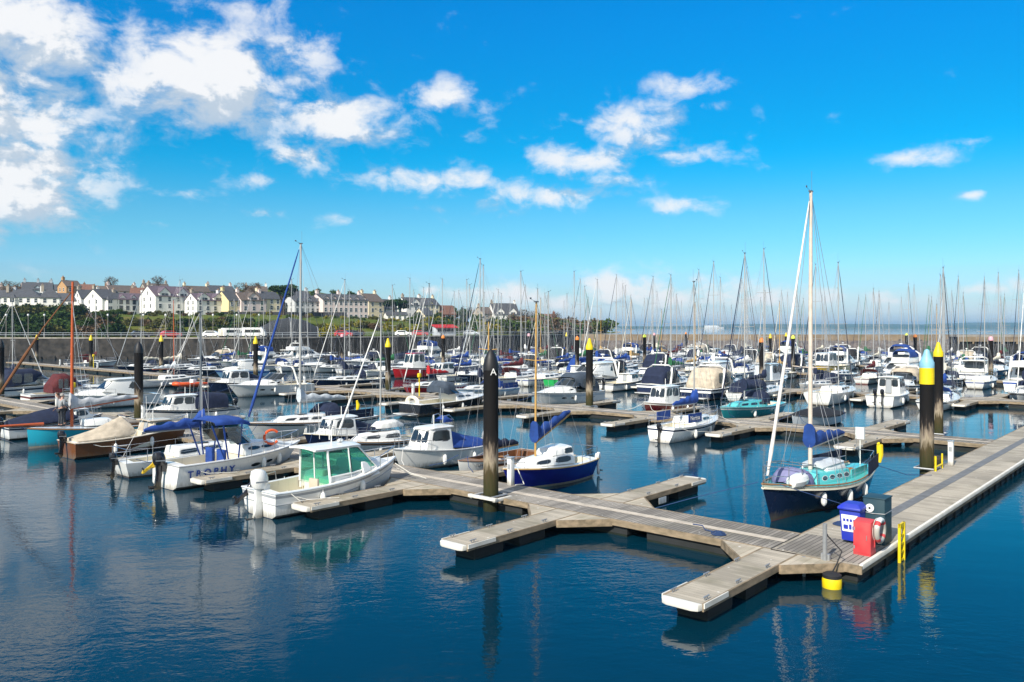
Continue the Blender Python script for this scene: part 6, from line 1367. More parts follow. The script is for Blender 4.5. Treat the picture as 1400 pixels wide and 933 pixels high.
# low pier building at the right end of the breakwater
pr = empty('pier_shelter', ground(1362, 228, 474), R(-3), 'long low pier shelter with open dark front at right end of breakwater', 'shelter')
pr.location.z = 0
MB().box((0, 3, 4.0), (21, 5, .5)).build('roof', COPE, pr, ang=0); MB().box((0, 5.2, 2), (20.6, .4, 3.6)).build('rear_wall', STONE, pr, ang=0); MB().box((0, 3, .9), (20.8, 5, 1.8)).build('quay', STONE, pr, ang=0); MB().box((0, .6, 3.1), (20.6, .3, 1.4)).build('front_band', SAND, pr, ang=0)
for i in range(6): MB().box((-10 + i * 4, .62, 2.1), (.4, .36, .7)).build('column', SAND, pr, ang=0)

SLATE = mat('roof_slate', (.075, .078, .09), .7, var=.35, scale=1.5, bump=.3, bscale=5); SLATEP = mat('roof_purple_slate', (.13, .095, .12), .7, var=.3, scale=1.5); TILE = mat('roof_red_tile', (.20, .095, .065), .8, var=.4, scale=2); TILEB = mat('roof_brown_tile', (.135, .105, .09), .8, var=.4, scale=2)
WALLS = {k: mat('render_' + k, c, .9, var=.35, scale=.35, dirt=tuple(x * .78 for x in c)) for k, c in dict(white=(.82, .80, .76), cream=(.76, .66, .46), grey=(.54, .55, .56), pink=(.74, .61, .57), tan=(.45, .26, .12), brown=(.28, .17, .11), brick=(.26, .10, .07), stone=(.36, .31, .25), yellow=(.72, .60, .33), blue=(.38, .45, .50)).items()}
WIN = mat('house_pane', (.03, .04, .05), .08, spec=.8); WTRIM = mat('window_trim', (.66, .66, .64), .6); WDARK = mat('window_trim_dark', (.05, .05, .06), .6); POT = mat('chimney_pot', (.24, .15, .10), .8)
def quad_box(parent, name, Q, m, u0, u1, v0, v1, off, inner=.05): return MB().panel(Q, u0, u1, v0, v1, 0, off, 0, inner).build(name, m, parent, ang=0)
def house(px, D, yb, w, d, he, hr, yaw, wall, roof, label, storeys=2, bays=3, dormers=0, kind='gable', chim=2, gwin=True, bay=False, gab=0, trim=None, name='house', cat='house'):
    e = empty(name, ground(px, D, yb), R(yaw + (math.degrees(math.atan((700 - px) / FPX)) * .62 if yaw > 28 else 0)), label, cat); wm = WALLS[wall]; tr = trim or WTRIM
    hw, hd = w / 2, d / 2
    mb = MB().hexa([(-hw, -hd, -5), (hw, -hd, -5), (hw, hd, -5), (-hw, hd, -5), (-hw, -hd, he), (hw, -hd, he), (hw, hd, he), (-hw, hd, he)])
    ins = hw - min(hd * .9, hw * .8) if kind == 'hip' else hw
    if kind == 'gable':
        for s in (-1, 1): mb.add([(s * hw, -hd, he), (s * hw, hd, he), (s * hw, 0, he + hr), (s * (hw - .3), -hd, he), (s * (hw - .3), hd, he), (s * (hw - .3), 0, he + hr)], [(0, 1, 2), (3, 5, 4), (0, 2, 5, 3), (1, 4, 5, 2), (0, 3, 4, 1)])
    mb.build('wall', wm, e, ang=0)
    rf = MB(); o = .35; zo = he - hr * o / hd
    A = [(-hw - (o if kind == 'hip' else .22), -hd - o, zo), (hw + (o if kind == 'hip' else .22), -hd - o, zo), (hw + (o if kind == 'hip' else .22), hd + o, zo), (-hw - (o if kind == 'hip' else .22), hd + o, zo)]
    r0, r1 = (-ins, ins) if kind == 'hip' else (-hw - .22, hw + .22)
    for dz in (.02, .20): pass
    B = [(r0, 0, he + hr + .12), (r1, 0, he + hr + .12)]
    lo = [(x, y, z - .02) for x, y, z in A] ; up = [(x, y, z + .18) for x, y, z in A]
    rf.add(up + [(B[0][0], 0, B[0][2] + .1), (B[1][0], 0, B[1][2] + .1)] + lo, [(0, 1, 5, 4), (2, 3, 4, 5), (1, 2, 5), (3, 0, 4), (6, 7, 1, 0), (7, 8, 2, 1), (8, 9, 3, 2), (9, 6, 0, 3), (9, 8, 7, 6)]) if kind == 'hip' else rf.add(up + [(B[0][0], 0, B[0][2] + .1), (B[1][0], 0, B[1][2] + .1)] + lo + [(B[0][0], 0, B[0][2] - .1), (B[1][0], 0, B[1][2] - .1)], [(0, 1, 5, 4), (2, 3, 4, 5), (6, 7, 1, 0), (8, 9, 3, 2), (7, 6, 10, 11), (9, 8, 11, 10), (0, 4, 10, 6), (3, 9, 10, 4), (1, 7, 11, 5), (2, 5, 11, 8)])
    R_ = rf.build('roof', roof, e, ang=0)
    for i in range(chim):
        x = (-hw + .6, hw - .6, 0, -hw * .4)[i]; zc_ = he + hr
        c = MB().box((x, .3, zc_ + .1), (.9, 1.3, 2.4)); c.box((x, .3, zc_ + 1.33), (1.05, 1.5, .18)); ch = c.build('chimney', wm if wall != 'white' or i else WALLS['stone'], R_, ang=0)
        pt = MB()
        for k in (-.4, 0, .4): pt.lathe([(.14, 0), (.11, .6)], 7, 0, (x, .3 + k, zc_ + 1.4))
        pt.build('chimney_pot', POT, R_)
    F = [(-hw, -hd, 0), (hw, -hd, 0), (hw, -hd, he), (-hw, -hd, he)]; G = [(-hw, hd, 0), (-hw, -hd, 0), (-hw, -hd, he), (-hw, hd, he)]
    def win(Q, u, v, du, dv):
        f = quad_box(e, 'window', Q, tr, u - du, u + du, v - dv, v + dv, .06); quad_box(f, 'pane', Q, WIN, u - du * .78, u + du * .78, v + dv * .06, v + dv * .84, .075); quad_box(f, 'pane', Q, WIN, u - du * .78, u + du * .78, v - dv * .84, v - dv * .06, .075)
    sh = he / storeys
    for s in range(storeys):
        for i in range(bays): win(F, (i + .5) / bays, (s + .55) / storeys, .62 / w, .85 / he)
        if gwin:
            for i in range(2 if d > 7 else 1): win(G, (.3, .7)[i] if d > 7 else .5, (s + .55) / storeys, .5 / d, .75 / he)
    if gwin and kind == 'gable' and hr > 2.5: win([(-hw, hd, he), (-hw, -hd, he), (-hw, -hd, he + hr), (-hw, hd, he + hr)], .5, .3, .45 / d, .7 / hr)
    if bay:
        for i in range(bay):
            x = -hw + w * (i + .5) / bay if bay > 1 else -hw + w * .3
            b_ = MB(); pl = [(x - 1.5, -hd + .05), (x - .9, -hd - 1.0), (x + .9, -hd - 1.0), (x + 1.5, -hd + .05)]; b_.prism(pl, -1, he * .92); bo = b_.build('bay_window', wm, e, ang=0)
            for s in range(storeys):
                Q = [(x - .9, -hd - 1.0, 0), (x + .9, -hd - 1.0, 0), (x + .9, -hd - 1.0, he), (x - .9, -hd - 1.0, he)]; quad_box(bo, 'pane', Q, WIN, .12, .46, (s + .3) / storeys, (s + .8) / storeys, .05); quad_box(bo, 'pane', Q, WIN, .54, .88, (s + .3) / storeys, (s + .8) / storeys, .05)
            br = MB(); br.loft([[(px_, py_, he * .92 + .02) for px_, py_ in [(x - 1.7, -hd + .3), (x - 1.0, -hd - 1.2), (x + 1.0, -hd - 1.2), (x + 1.7, -hd + .3)]], [(x - .2, -hd + .3, he + .9), (x - .2, -hd, he + .9), (x + .2, -hd, he + .9), (x + .2, -hd + .3, he + .9)]]); br.build('bay_roof', roof, bo, ang=0)
    for i in range(dormers):
        x = -hw + w * (i + .5) / dormers; dw, dh = (1.05, 1.5) if not gab else (2.1, 2.4); y0 = -hd + (.5 if not gab else -.02)
        dm = MB().hexa([(x - dw, y0, he - .6), (x + dw, y0, he - .6), (x + dw, 0, he - .6), (x - dw, 0, he - .6), (x - dw, y0, he + dh * .45), (x + dw, y0, he + dh * .45), (x + dw, 0, he + dh * .45), (x - dw, 0, he + dh * .45)])
        pk_ = min(dh * .45 + dw * .95, hr); dm.add([(x - dw, y0, he + dh * .45), (x + dw, y0, he + dh * .45), (x, y0, he + pk_)], [(0, 1, 2)])
        do = dm.build('dormer', wm, e, ang=0)
        MB().add([(x - dw - .2, y0 - .2, he + dh * .45 - .1), (x, y0 - .2, he + pk_ + .15), (x + dw + .2, y0 - .2, he + dh * .45 - .1), (x - dw - .2, 0, he + dh * .45 - .1), (x, 0, he + pk_ + .15), (x + dw + .2, 0, he + dh * .45 - .1), (x - dw - .2, y0 - .2, he + dh * .45 - .22), (x, y0 - .2, he + pk_), (x + dw + .2, y0 - .2, he + dh * .45 - .22)], [(0, 1, 4, 3), (1, 2, 5, 4), (6, 7, 1, 0), (7, 8, 2, 1)]).build('dormer_roof', roof, do, ang=0)
        Q = [(x - dw, y0, he - .6), (x + dw, y0, he - .6), (x + dw, y0, he + dh * .45), (x - dw, y0, he + dh * .45)]; quad_box(do, 'pane', Q, WIN, .22, .48, .25, .92, .05); quad_box(do, 'pane', Q, WIN, .52, .78, .25, .92, .05)
    return e
H_ = house
H_(4, 300, 428, 9, 8, 5.6, 2.6, 12, 'grey', SLATE, 'grey house with hipped slate roof and pale chimneys at left edge', kind='hip', bays=3)
H_(34, 300, 428, 12.5, 9, 5.8, 2.8, 14, 'white', SLATE, 'long white house with dark hipped slate roof above dark bushes', kind='hip', bays=5, bay=1)
H_(69, 297, 429, 6.2, 6.2, 6, 3.1, 25, 'white', SLATE, 'white house with pointed turret-like slate roof', kind='hip', chim=1, bays=2)
H_(52, 345, 414, 11, 8, 5.5, 3, 25, 'blue', SLATE, 'blue-grey house with tall chimneys behind the long white house', bays=4, chim=3, dormers=1)
H_(16, 352, 412, 9, 8, 3.5, 2.8, 20, 'pink', TILEB, 'low pink-grey house roof behind the left chimneys', bays=3)
H_(95, 335, 412, 6, 8, 6.0, 2.4, 35, 'tan', TILEB, 'orange-tan gabled house behind the tall red mast', bays=2, chim=1)
H_(108, 362, 408, 11, 7, 3.5, 2.6, 20, 'brown', TILE, 'brown house with red tiled roof beyond the tan gable', bays=3, chim=1)
H_(92, 312, 423, 13, 7, 3.4, 2.6, 15, 'white', SLATE, 'low white cottage with hipped slate roof right of the turret house', 1, 4, kind='hip', chim=1)
H_(121, 312, 428, 8, 8, 5.5, 3.2, 30, 'white', SLATE, 'white gabled house with dark slate roof beside the brown house', bays=2)
H_(142, 298, 435, 8, 13, 6.9, 3.5, 38, 'white', SLATE, 'big white gabled house with tall bay, first of the grand villas', 3, 2, bay=1, chim=1)
H_(176, 303, 434, 12, 9, 6.5, 2.3, 34, 'white', SLATEP, 'white terrace with three dormers and dark trimmed windows', 3, 5, dormers=3, trim=WDARK)
H_(227, 300, 433.5, 14, 12, 7.5, 3.7, 36, 'white', SLATEP, 'large white villa with two big front gables and purple slate roof', 3, 4, dormers=2, gab=1, chim=1)
H_(281, 300, 433.5, 11.5, 9, 6.0, 2.6, 36, 'white', SLATEP, 'bright white villa with two front gables right of the large villa', 3, 4, dormers=2, gab=1, chim=2)
H_(316, 303, 433.5, 8, 9.5, 6.0, 3.5, 40, 'yellow', SLATE, 'pale yellow gabled house with dark slate roof', 2, 3, gwin=False, chim=1)
H_(340, 306, 434, 10, 8, 6.4, 2.8, 34, 'pink', TILEB, 'pinkish house with gabled front and orange chimney', 3, 3, dormers=1, gab=1)
H_(363, 312, 434, 8, 9, 7.0, 2.7, 36, 'cream', SLATE, 'cream tall house left of the umbrella pine', 3, 3, chim=1)
H_(385, 322, 434, 8, 9, 6.4, 2.4, 36, 'white', SLATE, 'white tall house behind the umbrella pine', 3, 3, chim=1, dormers=1)
H_(416, 318, 437, 13, 9, 6.9, 2.3, 34, 'grey', SLATE, 'grey-blue terrace with three dormers right of the pine', 3, 6, dormers=3)
H_(463, 326, 438, 20, 12, 7.9, 2.4, 33, 'pink', SLATE, 'long hotel with six dormers and cream gable', 3, 9, dormers=6, gwin=False, chim=3, name='hotel', cat='hotel')
H_(504, 350, 437, 8, 11, 7.6, 3.4, 40, 'cream', TILEB, 'cream gabled house right of the hotel', 3, 2, gwin=False, chim=2)
H_(524, 362, 438, 9, 9, 5.2, 4, 40, 'white', SLATE, 'white steep gabled house beside the cream one', 2, 2, gwin=False)
H_(541, 345, 440, 9, 6, 2.8, 1.2, 20, 'white', SLATE, 'low flat white building below the small umbrella pine', 1, 4, chim=0)
H_(562, 372, 436, 10, 8, 6.2, 3.4, 35, 'white', SLATE, 'white house with gables right of the small umbrella pine', 2, 3, dormers=1, gab=1)
H_(583, 392, 437, 9, 9, 7, 3.2, 38, 'cream', SLATE, 'cream tall house left of the orange roofed cottage', 3, 3, dormers=1)
H_(606, 396, 439, 10, 7, 3.4, 4.0, 30, 'brick', TILE, 'cottage with steep orange-red roof', 1, 3, chim=1)
H_(579, 360, 441, 6, 7, 3.2, 3.0, 50, 'cream', SLATE, 'small pale gabled cottage on the lower bank', 1, 2, chim=0)
H_(662, 412, 442, 8, 9, 4.8, 3.2, 40, 'stone', TILEB, 'brown stone gabled house like a chapel', 2, 2, chim=1)
H_(688, 415, 441, 14, 9, 4.2, 5.4, 25, 'white', SLATE, 'white villa with tall steep dark roof', 2, 4, dormers=2, gab=1)
H_(746, 440, 446, 11, 9, 3.4, 3.0, 20, 'brick', TILE, 'red brick house among trees on the headland', 2, 4)
H_(800, 430, 451, 14, 7, 2.6, 1.6, 12, 'white', SLATE, 'low white bungalow on the headland shore', 1, 5, chim=1)
for i, (px, D, yb, w, wl, rf, lb) in enumerate([(130, 372, 405, 10, 'brown', TILEB, 'brown roof behind the white gabled villas, left one'), (166, 378, 404, 13, 'pink', TILEB, 'pink house with brown roof behind the white terrace'), (194, 366, 408, 9, 'white', TILE, 'white house with reddish roof between terrace and large villa'), (268, 376, 405, 12, 'cream', TILEB, 'cream house behind the bright white villa'), (300, 384, 404, 12, 'pink', SLATE, 'pink house with slate roof behind the yellow house'), (350, 380, 405, 10, 'white', TILEB, 'white house with brown roof behind the pinkish house'), (404, 384, 411, 12, 'grey', SLATE, 'grey house behind the umbrella pine, upper row'), (82, 392, 402, 10, 'grey', SLATE, 'grey house on the skyline above the white cottage'), (212, 404, 400, 12, 'stone', TILEB, 'stone house on the skyline above the large villa'), (548, 408, 432, 10, 'cream', SLATE, 'cream house on skyline right of the steep white gables')]):
    H_(px, D, yb + 8, w, 8, 4.6, 2.6, rnd.uniform(15, 35), wl, rf, lb, 2, 3, chim=2)
WL2 = mat('garden_wall_dark', (.05, .05, .06), .9, var=.4, scale=1)
g1 = wall_run('garden_wall', [(-105, 292), (-75, 300), (-62, 304)], 8, 12.1, 0, WL2, 'dark garden wall along the terrace below the pinkish house', cope=False, th=.6)
g2 = wall_run('garden_wall', [(-45, 335), (-10, 372), (5, 390)], 5, 8.0, 0, WL2, 'dark retaining wall above the green lawn below the cottages', cope=False, th=.6)

# ------------------------------------------------------------------ vegetation
def leaf_mat(name, a, b_, c=None):
    m = bpy.data.materials.new(name); m.use_nodes = True; nt, N, L = nodes_of(m); b = N['Principled BSDF']; b.inputs['Roughness'].default_value = .8; b.inputs['Specular IOR Level'].default_value = .15
    g = N.new('ShaderNodeNewGeometry'); r = N.new('ShaderNodeValToRGB'); r.color_ramp.elements[0].color = (*a, 1); r.color_ramp.elements[1].color = (*b_, 1)
    if c: q = r.color_ramp.elements.new(.8); q.color = (*c, 1)
    L.new(g.outputs['Random Per Island'], r.inputs[0]); L.new(r.outputs[0], b.inputs['Base Color']); return m
LV = dict(dark=leaf_mat('leaf_dark', (.006, .018, .006), (.03, .06, .012)), green=leaf_mat('leaf_green', (.02, .045, .008), (.07, .11, .02)), olive=leaf_mat('leaf_olive', (.05, .05, .015), (.12, .12, .03)), gorse=leaf_mat('leaf_gorse', (.05, .08, .01), (.16, .15, .02), (.32, .26, .02)), brown=leaf_mat('leaf_brown', (.06, .04, .025), (.16, .10, .05)), lime=leaf_mat('leaf_lime', (.10, .14, .01), (.22, .26, .03)))
BARK = mat('bark', (.07, .05, .035), .9, var=.4, scale=4)
def leaves(blobs, n, size, seed):
    q = random.Random(seed); mb = MB(); tot = sum(b[3] * b[4] * b[5] for b in blobs)
    for cx, cy, cz, rx, ry, rz in blobs:
        for _ in range(max(4, int(n * (rx * ry * rz) / tot))):
            while True:
                p = Vector((q.uniform(-1, 1), q.uniform(-1, 1), q.uniform(-1, 1)))
                if .25 < p.length < 1: break
            p *= q.uniform(.85, 1.12); c = Vector((cx + p.x * rx, cy + p.y * ry, cz + p.z * rz)); s = size * q.uniform(.5, 1.3)
            a = Vector((q.uniform(-1, 1), q.uniform(-1, 1), q.uniform(-.6, .6))).normalized(); b = a.cross(Vector((q.uniform(-1, 1), q.uniform(-1, 1), q.uniform(-1, 1)))).normalized()
            mb.add([c - a * s, c + b * s * .6, c + a * s, c - b * s * .6 + a.cross(b) * s * .3], [(0, 1, 2, 3)])
    return mb
def branches(h, n, seed, spread, r0, start=.35, lv=3):
    q = random.Random(seed); mb = MB(); mb.tube([(0, 0, -1), (q.uniform(-.1, .1), 0, h * .3), (q.uniform(-.2, .2), q.uniform(-.2, .2), h * .6)], [r0, r0 * .75, r0 * .5], 7)
    def grow(p, d, ln, r, k):
        r = max(r, .035); e = p + d * ln; m_ = p.lerp(e, .5) + Vector((q.uniform(-.1, .1), q.uniform(-.1, .1), q.uniform(-.05, .1))) * ln; mb.tube([p, m_, e], [r, r * .7, r * .4], 4 if k < 2 else 3)
        if k < lv:
            for _ in range(3 if k < 2 else 4):
                f = q.uniform(.4, 1); nd = (d + Vector((q.uniform(-1, 1), q.uniform(-1, 1), q.uniform(-.3, .7))) * .75).normalized(); grow(p.lerp(e, f), nd, ln * q.uniform(.5, .7), r * .5, k + 1)
    for i in range(n):
        a = 2 * math.pi * i / n + q.uniform(-.4, .4); z = h * q.uniform(start, .6); grow(Vector((0, 0, z)), Vector((math.cos(a) * spread, math.sin(a) * spread, q.uniform(.5, 1.1))).normalized(), h * q.uniform(.22, .32), r0 * .42, 0)
    return mb
def tree_proto(kind, seed):
    q = random.Random(seed)
    if kind == 'pine':        # spreading umbrella pine on two bare stems
        bl = [(q.uniform(-3.6, 3.6), q.uniform(-2.5, 2.5), 8.6 + q.uniform(-1.2, 1.6), q.uniform(1.2, 2.3), q.uniform(1.2, 2.2), q.uniform(.5, .9)) for _ in range(15)]
        tr = MB().tube([(-.6, 0, -1), (-.7, 0, 4), (-1.6, .3, 8.4)], [.42, .34, .16], 8).tube([(.9, 0, -1), (1.1, .1, 4), (2.2, 0, 8.6)], [.38, .30, .14], 8)
        for b in bl: tr.tube([(b[0] * .35, b[1] * .2, 6.4), (b[0] * .8, b[1] * .8, b[2] - .2)], [.13, .05], 5)
        return leaves(bl, 2600, .36, seed), LV['dark'], tr
    if kind == 'bare':
        tr = branches(9, 7, seed, .9, .32); bl = [(0, 0, 6.8, 3.4, 3.2, 2.4)]
        return leaves(bl, 700, .20, seed), LV['brown'], tr
    if kind == 'round':
        bl = [(q.uniform(-2, 2), q.uniform(-2, 2), 4.8 + q.uniform(-1.6, 2.2), q.uniform(1, 1.9), q.uniform(1, 1.9), q.uniform(.9, 1.6)) for _ in range(11)]
        return leaves(bl, 2000, .36, seed), LV['green'], branches(6, 5, seed, .7, .28, lv=1)
    if kind == 'conifer':
        bl = [(q.uniform(-.3, .3), q.uniform(-.3, .3), 1.2 + i * .85, 1.9 * (1 - i / 10.5), 1.9 * (1 - i / 10.5), .6) for i in range(10)]
        return leaves(bl, 1500, .34, seed), LV['dark'], MB().tube([(0, 0, -1), (0, 0, 9.5)], [.28, .06], 7)
    bl = [(q.uniform(-2.0, 2.0), q.uniform(-1.2, 1.2), .9 + q.uniform(-.5, .9), q.uniform(.7, 1.5), q.uniform(.7, 1.3), q.uniform(.6, 1.1)) for _ in range(9)]
    return leaves(bl, 1100, .28, seed), LV[kind], MB().tube([(0, 0, -.6), (.1, 0, .5), (.5, .2, 1.2)], [.12, .1, .05], 6).tube([(0, 0, -.6), (-.2, .1, .4), (-.7, 0, 1.1)], [.1, .08, .04], 6)
VP = {}
def plant(kind, x, y, s, label, name, cat, group, z=None, sz=1.0):
    k = (kind, rnd.randrange(3 if kind not in ('pine',) else 2))
    loc = (x, y, land_z(x, y) - .1 if z is None else z)
    if k not in VP:
        e = empty(name, loc); lm, m, tm = tree_proto(kind, hash(kind) % 97 + k[1] * 13 if False else sum(map(ord, kind)) + k[1] * 13); lm.build('crown', m, e, ang=0); tm.build('trunk' if name.endswith('tree') else 'stem', BARK, e, ang=60); VP[k] = e; c = e
    else: c = copy_tree(VP[k]); c.name = name
    c.location = loc; c.rotation_euler.z = rnd.uniform(0, 6.28); c.scale = (s, s, s * sz); tag(c, label, cat, group); return c
def at_px(px, D): return (px - 700) / FPX * D
# named trees
plant('pine', at_px(387, 292), 292, 1.25, 'large dark umbrella pine with two stems before the grey-blue terrace', 'pine_tree', 'tree', 'trees by the houses', z=9.0, sz=1.0)
plant('pine', at_px(544, 350), 350, 1.15, 'smaller dark umbrella pine before the white houses', 'pine_tree', 'tree', 'trees by the houses', z=6.8)
T_ = [('bare', 12, 340, 1.1, 16, 'bare tree on the skyline at left edge'), ('bare', 30, 352, 1.0, 17, 'bare tree between the left chimneys'), ('bare', 152, 392, 1.0, 22, 'bare round tree on the skyline above the big white gable'), ('bare', 216, 395, .95, 23, 'bare tree above the large villa ridge'), ('bare', 253, 350, 1.15, 14, 'bare tan tree standing right of the large villa'), ('bare', 330, 360, 1.05, 17, 'bare tree above the pinkish house'), ('bare', 348, 372, 1.0, 18, 'bare tree on skyline right of the orange chimney'), ('bare', 352, 395, .9, 20, 'bare skyline tree left of the umbrella pine'),
      ('round', 124, 392, .8, 20, 'yellow-green tree on the skyline beside the red roof'), ('round', 305, 400, .8, 21, 'green tree on the skyline above the yellow house'), ('round', 432, 385, 1.0, 17, 'dark green tree behind the hotel gable'), ('round', 460, 395, 1.0, 17, 'green tree behind the hotel roof, middle'), ('round', 480, 400, .95, 16.5, 'green tree behind the hotel roof, right end'), ('round', 590, 420, 1.0, 14, 'green tree behind the cream tall house'), ('round', 625, 420, .9, 9, 'olive tree right of the orange roofed cottage'), ('conifer', 546, 412, .8, 14.5, 'dark pointed conifer above the small pine'),
      ('round', 638, 408, 1.1, 7.5, 'green spreading tree left of the chapel-like house'), ('conifer', 632, 400, 1.0, 7.5, 'dark conifer left of the chapel-like house'), ('bare', 645, 420, 1.0, 8, 'bare brown tree left of the brown stone house'), ('bare', 715, 425, 1.0, 7, 'bare brown tree right of the steep dark roof'), ('bare', 728, 430, 1.0, 6.2, 'bare brown tree left of the red brick house'), ('bare', 760, 432, .95, 6, 'bare brown tree right of the red brick house'), ('round', 772, 428, .75, 5.4, 'green tree on the headland right of the brick house'), ('conifer', 788, 436, .75, 5.2, 'dark pine on the headland above the bungalow'), ('round', 812, 440, .6, 4.6, 'small dark tree at the end of the headland'), ('round', 262, 345, .9, 12, 'green tree between the large villa and the bright white villa'), ('round', 196, 350, .85, 12.5, 'green tree behind the gap beside the large villa'), ('round', 516, 395, 1.0, 12, 'green tree behind the cream gabled house right of hotel'), ('round', 572, 345, .75, 7.5, 'round olive tree below the white gabled house on the bank'), ('round', 598, 360, .8, 6.5, 'round olive tree left below the orange roofed cottage'), ('round', 618, 425, 1.05, 9, 'tall green tree behind the orange roofed cottage'), ('round', 652, 395, .95, 6, 'green tree in front of the stone gabled house'), ('round', 676, 400, .85, 5.6, 'green tree between stone gabled house and steep dark roof'), ('round', 704, 405, .95, 5.4, 'olive tree right of the steep dark roofed villa'), ('round', 824, 445, .45, 4.2, 'last low dark tree at the headland tip')]
for k, px, D, s, z, lb in T_: plant(k, at_px(px, D), D, s, lb, {'bare': 'bare_tree', 'round': 'leafy_tree', 'conifer': 'conifer_tree'}[k], 'tree', 'trees by the houses', z=z)
# bushes on the bank, row by row from the left
BU = []
for px in range(-14, 832, 9):
    for lv_ in range(3):
        D0 = max(shore_y(min(at_px(px, 230), 58)), 165) + (32, 58, 88)[lv_] + rnd.uniform(-6, 6)
        if px > 560: D0 += 18
        x = at_px(px + rnd.uniform(-4, 4), D0)
        if D0 - shore_y(min(x, 58)) < 24 or x > 50: continue
        if px < 120: kd = rnd.choice(('dark', 'dark', 'green', 'olive')); s = rnd.uniform(1.1, 1.7)
        elif px < 165: kd = rnd.choice(('dark', 'green', 'brown')); s = rnd.uniform(.9, 1.5)
        elif px < 345: kd = rnd.choice(('olive', 'green', 'brown', 'olive', 'dark')); s = rnd.uniform(.6, 1.05)
        elif px < 560: kd = rnd.choice(('gorse', 'gorse', 'green', 'brown', 'olive')); s = rnd.uniform(.55, .95)
        elif px < 690: kd = rnd.choice(('gorse', 'green', 'olive', 'dark')); s = rnd.uniform(.7, 1.2)
        else: kd = rnd.choice(('brown', 'brown', 'olive', 'green')); s = rnd.uniform(1.4, 2.3)
        if lv_ == 2 and 120 < px < 560: s *= .55
        BU.append((px, kd, x, D0, s, lv_))
bc = {}; WH = ('low on the bank', 'halfway up the bank', 'high below the houses')
CNB = dict(dark='dark evergreen', green='mid green', olive='olive green', gorse='yellow flowering gorse', brown='brown leafless')
for px, kd, x, D0, s, lv_ in BU:
    bc[(kd, lv_)] = bc.get((kd, lv_), 0) + 1
    plant(kd, x, D0, s, f'{CNB[kd]} bush {WH[lv_]}, {nth(bc[(kd, lv_)])} such from left', 'bush', 'bush', 'bushes on the bank')
lw = MB(); vs = [(-70, 262, 0), (-20, 300, 0), (2, 335, 0), (-8, 352, 0), (-32, 322, 0), (-78, 276, 0)]
# ------------------------------------------------------------------ along the promenade
def lamp(px, D, lb):
    x = at_px(px, D); y = shore_y(x) + 6; e = empty('street_lamp', (x, y, 4.19), 0, lb, 'lamp', 'lamp posts along the promenade'); MB().tube([(0, 0, 0), (0, 0, 1), (0, 0, 4.6)], [.08, .055, .04], 8).build('post', PAVE, e); MB().lathe([(.05, 4.6), (.16, 4.7), (.21, 4.88), (.16, 5.04), (.04, 5.1)], 12).build('globe', gel('white'), e); return e
for i, px in enumerate((20, 50, 72, 110, 158, 206, 236, 268, 300, 332, 362)): lamp(px, 175, f'white globed promenade lamp, {nth(i + 1)} from the left along the sea wall')
def vehicle(px, D, col, L, H, label, van=False, name='parked_car', cat='car'):
    x = at_px(px, D); y = shore_y(x) + 9; e = empty(name, (x, y, 4.19), R(rnd.choice((4, 40))), label, cat, 'vehicles parked along the promenade'); w = .88; h = L / 2
    m = gel(col)
    prof = [(-h, .35), (h, .35), (h, .85), (h - .15, 1.0), (h - 1.0, 1.05), (h - 1.8, H), (-h + .7, H), (-h + .05, 1.0)] if not van else [(-h, .4), (h, .4), (h, 1.2), (h - .5, H * .85), (h - .7, H), (-h, H)]
    MB().loft([[(a, -w, z) for a, z in prof], [(a, w, z) for a, z in prof]]).build('body', m, e, ang=30, bevel=.06)
    for s in (-1, 1):
        Q = [(-h + .5, s * w, 1.0), (h - 1.2, s * w, 1.0), (h - 1.75, s * w, H - .1), (-h + .8, s * w, H - .1)] if not van else [(-h + .5, s * w, H * .5), (h - .8, s * w, H * .5), (h - 1.0, s * w, H * .82), (-h + .5, s * w, H * .82)]
        MB().panel(Q if s < 0 else [Q[1], Q[0], Q[3], Q[2]], .02, .98, .05, .95, 0, .015, .05).build('side_window', DGLASS, e, ang=0)
        for xx in (-h + .8, h - .85):
            wb = MB().tube([(xx, s * (w - .2), .32), (xx, s * (w + .02), .32)], .32, 14).build('wheel', RUB, e); MB().tube([(xx, s * (w + .01), .32), (xx, s * (w + .035), .32)], .18, 10).build('rim', GALV, wb)
    hl = MB(); hl.box((h + .0, .6, .78), (.06, .3, .16)); 
    for y_ in (.6, -.6): MB().box((h - .01, y_, .78), (.06, .3, .16)).build('headlight', gel('white'), e)
    return e
vehicle(391, 215, 'white', 4.6, 2.1, 'white camper van on the promenade left of the tall sloop mast', True, 'camper_van', 'van'); vehicle(424, 222, 'white', 4.8, 2.2, 'white caravan with dark window right of the tall sloop mast', True, 'caravan', 'caravan'); vehicle(402, 226, 'cream', 4.2, 1.9, 'cream van between the two white campers', True, 'camper_van', 'van')
for px, D, c, lb in ((235, 175, 'red', 'red car parked above the sea wall below the large villa'), (300, 178, 'white', 'white car parked above the sea wall below the bright white villa'), (346, 180, 'grey', 'grey car parked above the sea wall below the pinkish house'), (524, 245, 'red', 'red car on the promenade right of the grey dome'), (536, 250, 'navy', 'dark blue car right of the red one on the promenade'), (612, 290, 'red', 'red car on the promenade left of the red awning'), (596, 285, 'white', 'white car on the promenade below the green lawn'), (660, 300, 'pale', 'pale car on the promenade right of the red awning'), (180, 170, 'black', 'black car parked above the sea wall below the white terrace')): vehicle(px, D, c, 4.2, 1.5, lb)
dm = empty('dome_shelter', (at_px(466, 236), shore_y(at_px(466, 236)) + 14, 4.1), R(20), 'large dark grey domed fabric shelter on the promenade', 'shelter')
hood(dm, [(-6, 3.2, 0, 2.4), (-3.5, 3.8, 0, 3.9), (0, 4, 0, 4.5), (3.5, 3.8, 0, 3.9), (6, 3.2, 0, 2.4)], canvas('charcoal'), 'fabric_roof', close=(False, False), th=.08)
fr = MB()
